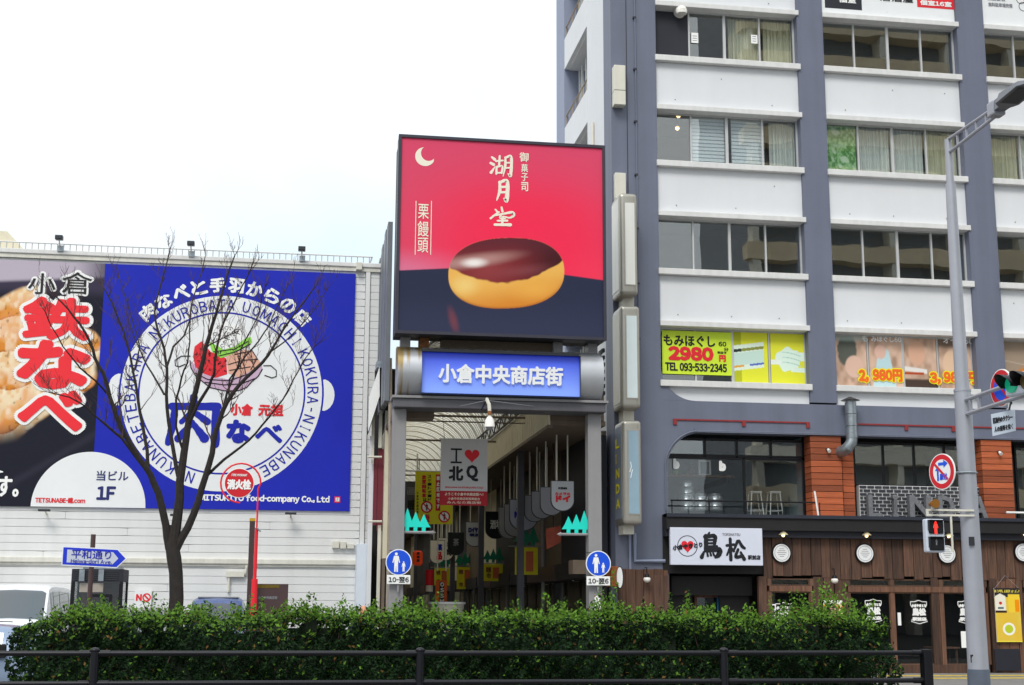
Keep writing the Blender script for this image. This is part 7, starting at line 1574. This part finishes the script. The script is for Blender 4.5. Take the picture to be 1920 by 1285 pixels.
b = MB(); flat_on(b, c, u, nn, [(-.11, -.15), (-.07, -.15), (-.07, .02), (-.03, .02), (-.09, .1), (-.15, .02), (-.11, .02)], .007); flat_on(b, c, u, nn, [(-.07, .1), (.05, .1), (.05, .06), (.15, .125), (.05, .19), (.05, .15), (-.07, .15)], .007); letter_geo(b, '原付', c + u * -.05 + Vector((0, 0, -.14)), u, FZ, nn, .17, .11, bold=.05, lift=.007); b.build('arrows', 'sign_blue', t)
b = MB(); flat_on(b, c, u, nn, [(-.16, .11), (-.13, .14), (.15, -.12), (.12, -.15)], .011); b.build('red_bar', 'sign_red', t); MB().tube([c - nn * .03, Vector((xL, yL, c.z + .0))], .018, 6).build('bracket', 'galvanised', t); MB().tube([(xL + .16 * math.cos(R(a)), yL + .16 * math.sin(R(a)), c.z) for a in range(0, 361, 24)], .014, 5, cap=False).build('band_clamp', 'galvanised', t)
# pedestrian signal and speaker bracket
yP_ = yL - .25; x0, x1, z0, z1 = rect(1737, 973, 1772, 1036, yP_); ps = thing('pedestrian_signal', 'pale pedestrian signal showing a red standing figure', 'signal', ((x0 + x1) / 2, yP_, z0))
MB().box(x0, x1, yP_, yP_ + .14, z0, z1).build('housing', mat('signal_grey', '#ccd3de', .45, .2, var=.06), ps, bevel=.035, seg=3); hz_ = (z1 - z0) / 2
for k in (0, 1):
    a = z0 + hz_ * k + .03; ln2 = MB().box(x0 + .045, x1 - .03, yP_ - .012, yP_ + .0, a, a + hz_ - .065).build('lens', mat('lens_black', '#15161a', .3, var=.05), ps, bevel=.015)
    hood = MB(); hood.box(x0 + .03, x1 - .015, yP_ - .09, yP_ - .002, a + hz_ - .063, a + hz_ - .05); hood.box(x0 + .03, x0 + .042, yP_ - .07, yP_ - .002, a + .05, a + hz_ - .064); hood.build('visor', 'black_metal', ps)
b = MB(); human(b, (x0 + x1) / 2, z0 + hz_ * 1.5 - .01, .2, yP_ - .016); b.build('red_figure', 'red_glow', ps); b = MB(); human(b, (x0 + x1) / 2, z0 + hz_ * .5 + .03, .1, yP_ - .016); b.build('unlit_figure', 'ink_grey', ps)
x0, x1, z0, z1 = rect(1737, 955, 1800, 968, yP_ + .1); br = MB(); br.box(x0, xL, yP_ + .08, yP_ + .12, z1 - .03, z1).box(x0, xL, yP_ + .08, yP_ + .12, z0, z0 + .03).box(x0, x0 + .03, yP_ + .08, yP_ + .12, z0 + .03, z1 - .03); br.build('bracket_frame', 'cream_plastic', ps); xx = W(1784, 990, yP_ + .1).x; MB().tube([(xx, yP_ + .1, z0), (xx, yP_ + .1, W(1784, 1035, yP_).z)], .018, 6).build('drop_tube', 'cream_plastic', ps)
q = W(1751, 945, yP_); sp = thing('signal_speaker', 'small amber round beeper on top of the pedestrian signal bracket', 'speaker', (q.x, yP_, q.z - .08)); MB().tube([q + Vector((0, .12, 0)), q + Vector((0, .03, 0)), q + Vector((0, -.06, 0))], [.04, .05, .075], 16).build('horn', mat('amber', '#8a5a1c', .4, .2, var=.2), sp, smooth=True); MB().ball(q + Vector((0, -.03, 0)), .03).build('driver', 'black_metal', sp); MB().cyl(q + Vector((0, .06, -.09)), q + Vector((0, .06, 0)), .02).build('stem', 'cream_plastic', sp)
# signal arm towards the near side
zA = W(1806, 752, yL).z; eA = WZ(1935, 706, zA); h0 = Vector((xL, yL, zA)); sa = thing('traffic_signal', 'horizontal traffic signal with green lamp lit nearest on a double bracket arm', 'traffic signal', (xL, yL, zA))
for dz_ in (0, -.24): MB().tube([h0 + Vector((0, 0, dz_)), eA + Vector((0, 0, dz_))], .035, 8).build('arm_tube', 'pole_grey', sa, smooth=True)
dA = (eA - h0); LA = dA.length; dA.normalize(); b = MB()
for k in (.12, .25, .8): p_ = h0 + dA * LA * k; b.box(p_.x - .02, p_.x + .02, p_.y - .02, p_.y + .02, p_.z - .24, p_.z)
b.build('arm_tie', 'pole_grey', sa)
uA = Vector((dA.x, dA.y, 0)).normalized(); fA = Vector((uA.y, -uA.x, 0)); fA = fA if fA.x < 0 else -fA
uA, fA = (uA + fA * -.25).normalized(), (fA + uA * .25).normalized()
c0 = WZ(1897, 722, zA - .1); hb = MB(); A_ = lambda s_, d_, z_: tuple(c0 + uA * s_ + fA * d_ + Vector((0, 0, z_)))
hb.add([A_(-.15, -.12, -.17), A_(.88, -.12, -.17), A_(.88, .02, -.17), A_(-.15, .02, -.17), A_(-.15, -.12, .17), A_(.88, -.12, .17), A_(.88, .02, .17), A_(-.15, .02, .17)], [(0, 3, 2, 1), (4, 5, 6, 7), (0, 1, 5, 4), (1, 2, 6, 5), (2, 3, 7, 6), (3, 0, 4, 7)]); hb.build('housing', 'signal_grey', sa, bevel=.05, seg=3)
for k, (m_, nm) in enumerate(((mat('green_lens', '#0f8f6a', .3, var=0, emit=.5), 'green_lens'), (mat('amber_lens', '#6a5a3a', .3, var=0), 'amber_lens'), (mat('red_lens', '#6a2f2a', .3, var=0), 'red_lens'))):
    cc_ = c0 + uA * (.03 + .34 * k); MB().cyl(cc_ + fA * .01, cc_ + fA * .05, .125, n=28).build(nm, m_, sa)
    vz = MB(); n_ = 14; V_ = []
    for d_, r_ in ((.02, .135), (.3, .14)):
        for i in range(n_ + 1):
            a = R(-20 + 220 * i / n_); V_.append(tuple(cc_ + uA * r_ * math.cos(a) + fA * (d_ if d_ < .1 else d_ * (.55 + .45 * math.sin(max(0, a)))) + Vector((0, 0, r_ * math.sin(a)))))
    vz.add(V_, [(i, i + 1, n_ + 2 + i, n_ + 1 + i) for i in range(n_)]); vz.build('visor', 'black_metal', sa, smooth=True)
# no stopping sign and its plate hung on the arm
c = W(1877, 727.5, yL - 1.2); t, u, nn = disc_sign('no_parking_sign', 'round blue sign with red edge and slash on the signal arm', c, -vdir - R(58), .3, None)
c2 = c; b = MB(); ring_on(b, c2, u, nn, .2, .285, .004); flat_on(b, c2, u, nn, [(-.155, .125), (-.125, .155), (.155, -.125), (.125, -.155)], .008); b.build('red_ring', 'sign_red', t); b = MB(); flat_on(b, c2, u, nn, disc_pts(0, 0, .2, 36), .003); b.build('field', 'sign_blue', t); MB().tube([c - nn * .03 + Vector((0, 0, -.3)), c - nn * .03 + Vector((0, 0, .25))], .02, 6).build('bracket', 'pole_grey', t)
yq = yL - 1.3; P4 = [W(1858, 777, yq), W(1902, 768, yq - .3), W(1904, 808, yq - .3), W(1861, 818, yq)]
pt = thing('exception_plate', 'pale plate of black characters hung under the round blue sign', 'sign', tuple(P4[3])); b = MB(); nq = (P4[1] - P4[0]).cross(P4[3] - P4[0]).normalized(); nq = nq if nq.y < 0 else -nq
b.add([tuple(p_) for p_ in P4] + [tuple(p_ - nq * .02) for p_ in P4], [(0, 1, 2, 3), (7, 6, 5, 4), (0, 4, 5, 1), (1, 5, 6, 2), (2, 6, 7, 3), (3, 7, 4, 0)]); b.build('plate', mat('plate_grey', '#bcc6d2', .5, var=.05), pt)
uq = (P4[1] - P4[0]); lq = uq.length; uq.normalize(); vq = (P4[0] - P4[3]); hq = vq.length; vq.normalize(); b = MB(); b.norecalc = True
letter_geo(b, '区画内のタクシー', P4[3] + uq * lq * .07 + vq * hq * .54, uq, vq, nq, lq * .84, hq * .28, bold=.04, lift=.004); letter_geo(b, '人の乗降を除く', P4[3] + uq * lq * .1 + vq * hq * .14, uq, vq, nq, lq * .8, hq * .26, bold=.04, lift=.004); b.build('lettering', 'ink_black', pt); MB().tube([W(1892, 770, yq), W(1896, 752, yq), Vector((W(1896, 752, yq).x, yq, zA - .24))], .015, 5).build('hanger', 'alu_dark', pt)

# ================================================================== PERSON BEHIND THE HEDGE
def person(px, Y, ztop, lab):
    q_ = W(px, 1140, Y); X = q_.x; h = ztop - GS; s = h / 1.75
    pe = thing('person', lab, 'person', (X, Y, GS))
    J = {'pel': (0, 0, .93), 'wst': (0, 0, 1.1), 'chs': (0, 0, 1.32), 'nck': (0, 0, 1.48), 'hd0': (0, -.01, 1.56), 'hd1': (0, -.015, 1.66),
         'lsh': (-.18, 0, 1.42), 'lel': (-.25, .02, 1.14), 'lwr': (-.25, -.06, .9), 'lhd': (-.25, -.08, .8), 'rsh': (.18, 0, 1.42), 'rel': (.25, .02, 1.14), 'rwr': (.25, -.06, .9), 'rhd': (.25, -.08, .8),
         'lhp': (-.09, 0, .9), 'lkn': (-.11, -.03, .5), 'lan': (-.11, .02, .09), 'lto': (-.12, -.16, .04), 'rhp': (.09, 0, .9), 'rkn': (.1, .02, .5), 'ran': (.1, .08, .09), 'rto': (.11, -.1, .04)}
    rad = {'pel': .15, 'wst': .14, 'chs': .17, 'nck': .06, 'hd0': .075, 'hd1': .09, 'lsh': .075, 'lel': .05, 'lwr': .035, 'lhd': .035, 'rsh': .075, 'rel': .05, 'rwr': .035, 'rhd': .035, 'lhp': .1, 'lkn': .065, 'lan': .045, 'lto': .04, 'rhp': .1, 'rkn': .065, 'ran': .045, 'rto': .04}
    E_ = [('pel', 'wst'), ('wst', 'chs'), ('chs', 'nck'), ('nck', 'hd0'), ('hd0', 'hd1'), ('chs', 'lsh'), ('lsh', 'lel'), ('lel', 'lwr'), ('lwr', 'lhd'), ('chs', 'rsh'), ('rsh', 'rel'), ('rel', 'rwr'), ('rwr', 'rhd'), ('pel', 'lhp'), ('lhp', 'lkn'), ('lkn', 'lan'), ('lan', 'lto'), ('pel', 'rhp'), ('rhp', 'rkn'), ('rkn', 'ran'), ('ran', 'rto')]
    names = list(J); me_ = bpy.data.meshes.new('body'); me_.from_pydata([tuple(c_ * s for c_ in J[k]) for k in names], [(names.index(a), names.index(b_)) for a, b_ in E_], [])
    o_ = bpy.data.objects.new('body', me_); _place(o_, pe, (X, Y, GS))
    bm = bmesh.new(); bm.from_mesh(me_); bm.verts.layers.skin.verify(); ly = bm.verts.layers.skin.active; bm.verts.ensure_lookup_table()
    for i, k in enumerate(names): bm.verts[i][ly].radius = (rad[k] * s, rad[k] * s * (.75 if k in ('pel', 'wst', 'chs') else 1)); bm.verts[i][ly].use_root = (k == 'pel')
    bm.to_mesh(me_); bm.free(); md = o_.modifiers.new('skin', 'SKIN'); md.use_smooth_shade = True; sb = o_.modifiers.new('sub', 'SUBSURF'); sb.levels = 1; sb.render_levels = 2
    me_.materials.append(mat('dark_clothes', '#3c4150', .8, var=.1))
    hz_ = GS + 1.64 * s; hd2 = MB().ball((X, Y - .012, hz_), .1 * s, 20, 14, (.8, .98, 1.16)); hd2.ball((X, Y - .115 * s, hz_ - .01), .016 * s, 8, 6, (1, 1.2, 1.5)); hd2.ball((X - .083 * s, Y, hz_ - .01), .022 * s, 8, 6, (.5, 1, 1.5)); hd2.ball((X + .083 * s, Y, hz_ - .01), .022 * s, 8, 6, (.5, 1, 1.5)); hd2.build('head', mat('skin_tone', '#cf9470', .6, var=.08, scale=12), pe, smooth=True)
    f_ = MB(); f_.ball((X - .032 * s, Y - .1 * s, hz_ + .01), .011 * s, 8, 6); f_.ball((X + .032 * s, Y - .1 * s, hz_ + .01), .011 * s, 8, 6); f_.build('eyes', 'ink_black', pe); f_ = MB().ball((X, Y - .098 * s, hz_ - .055 * s), .02 * s, 8, 6, (1.2, .4, .3)); f_.build('mouth', mat('lip', '#a05a50', .6, var=0), pe)
    return pe
person(681, 30.5, W(681, 1136, 30.5).z, 'person behind the hedge with only the bald crown of the head showing')

# ================================================================== BLOCK ACROSS THE ROAD (mirrored in the windows)
mat('flat_beige', '#e6d2ae', .7, var=.15, scale=.5); mat('flat_dark', '#7d8084', .6, var=.2); mat('flat_pale', '#e2dccb', .7, var=.1)
ap = thing('apartment_block', 'tall beige balcony block across the road, seen mirrored in the windows', 'building', (54, -30, 0))
box('wall', 'flat_dark', ap, 33, 76, -36, -24, 0, 62)
for k in range(20):
    z = 3.2 + k * 3.0; box('balcony', 'flat_beige' if k % 3 else 'flat_pale', ap, 32.5, 76.5, -24, -22.6, z, z + 1.25)
for k in range(9): box('party_wall', 'flat_pale', ap, 33 + k * 5.3, 33.5 + k * 5.3, -24, -22.7, 0, 62.5)
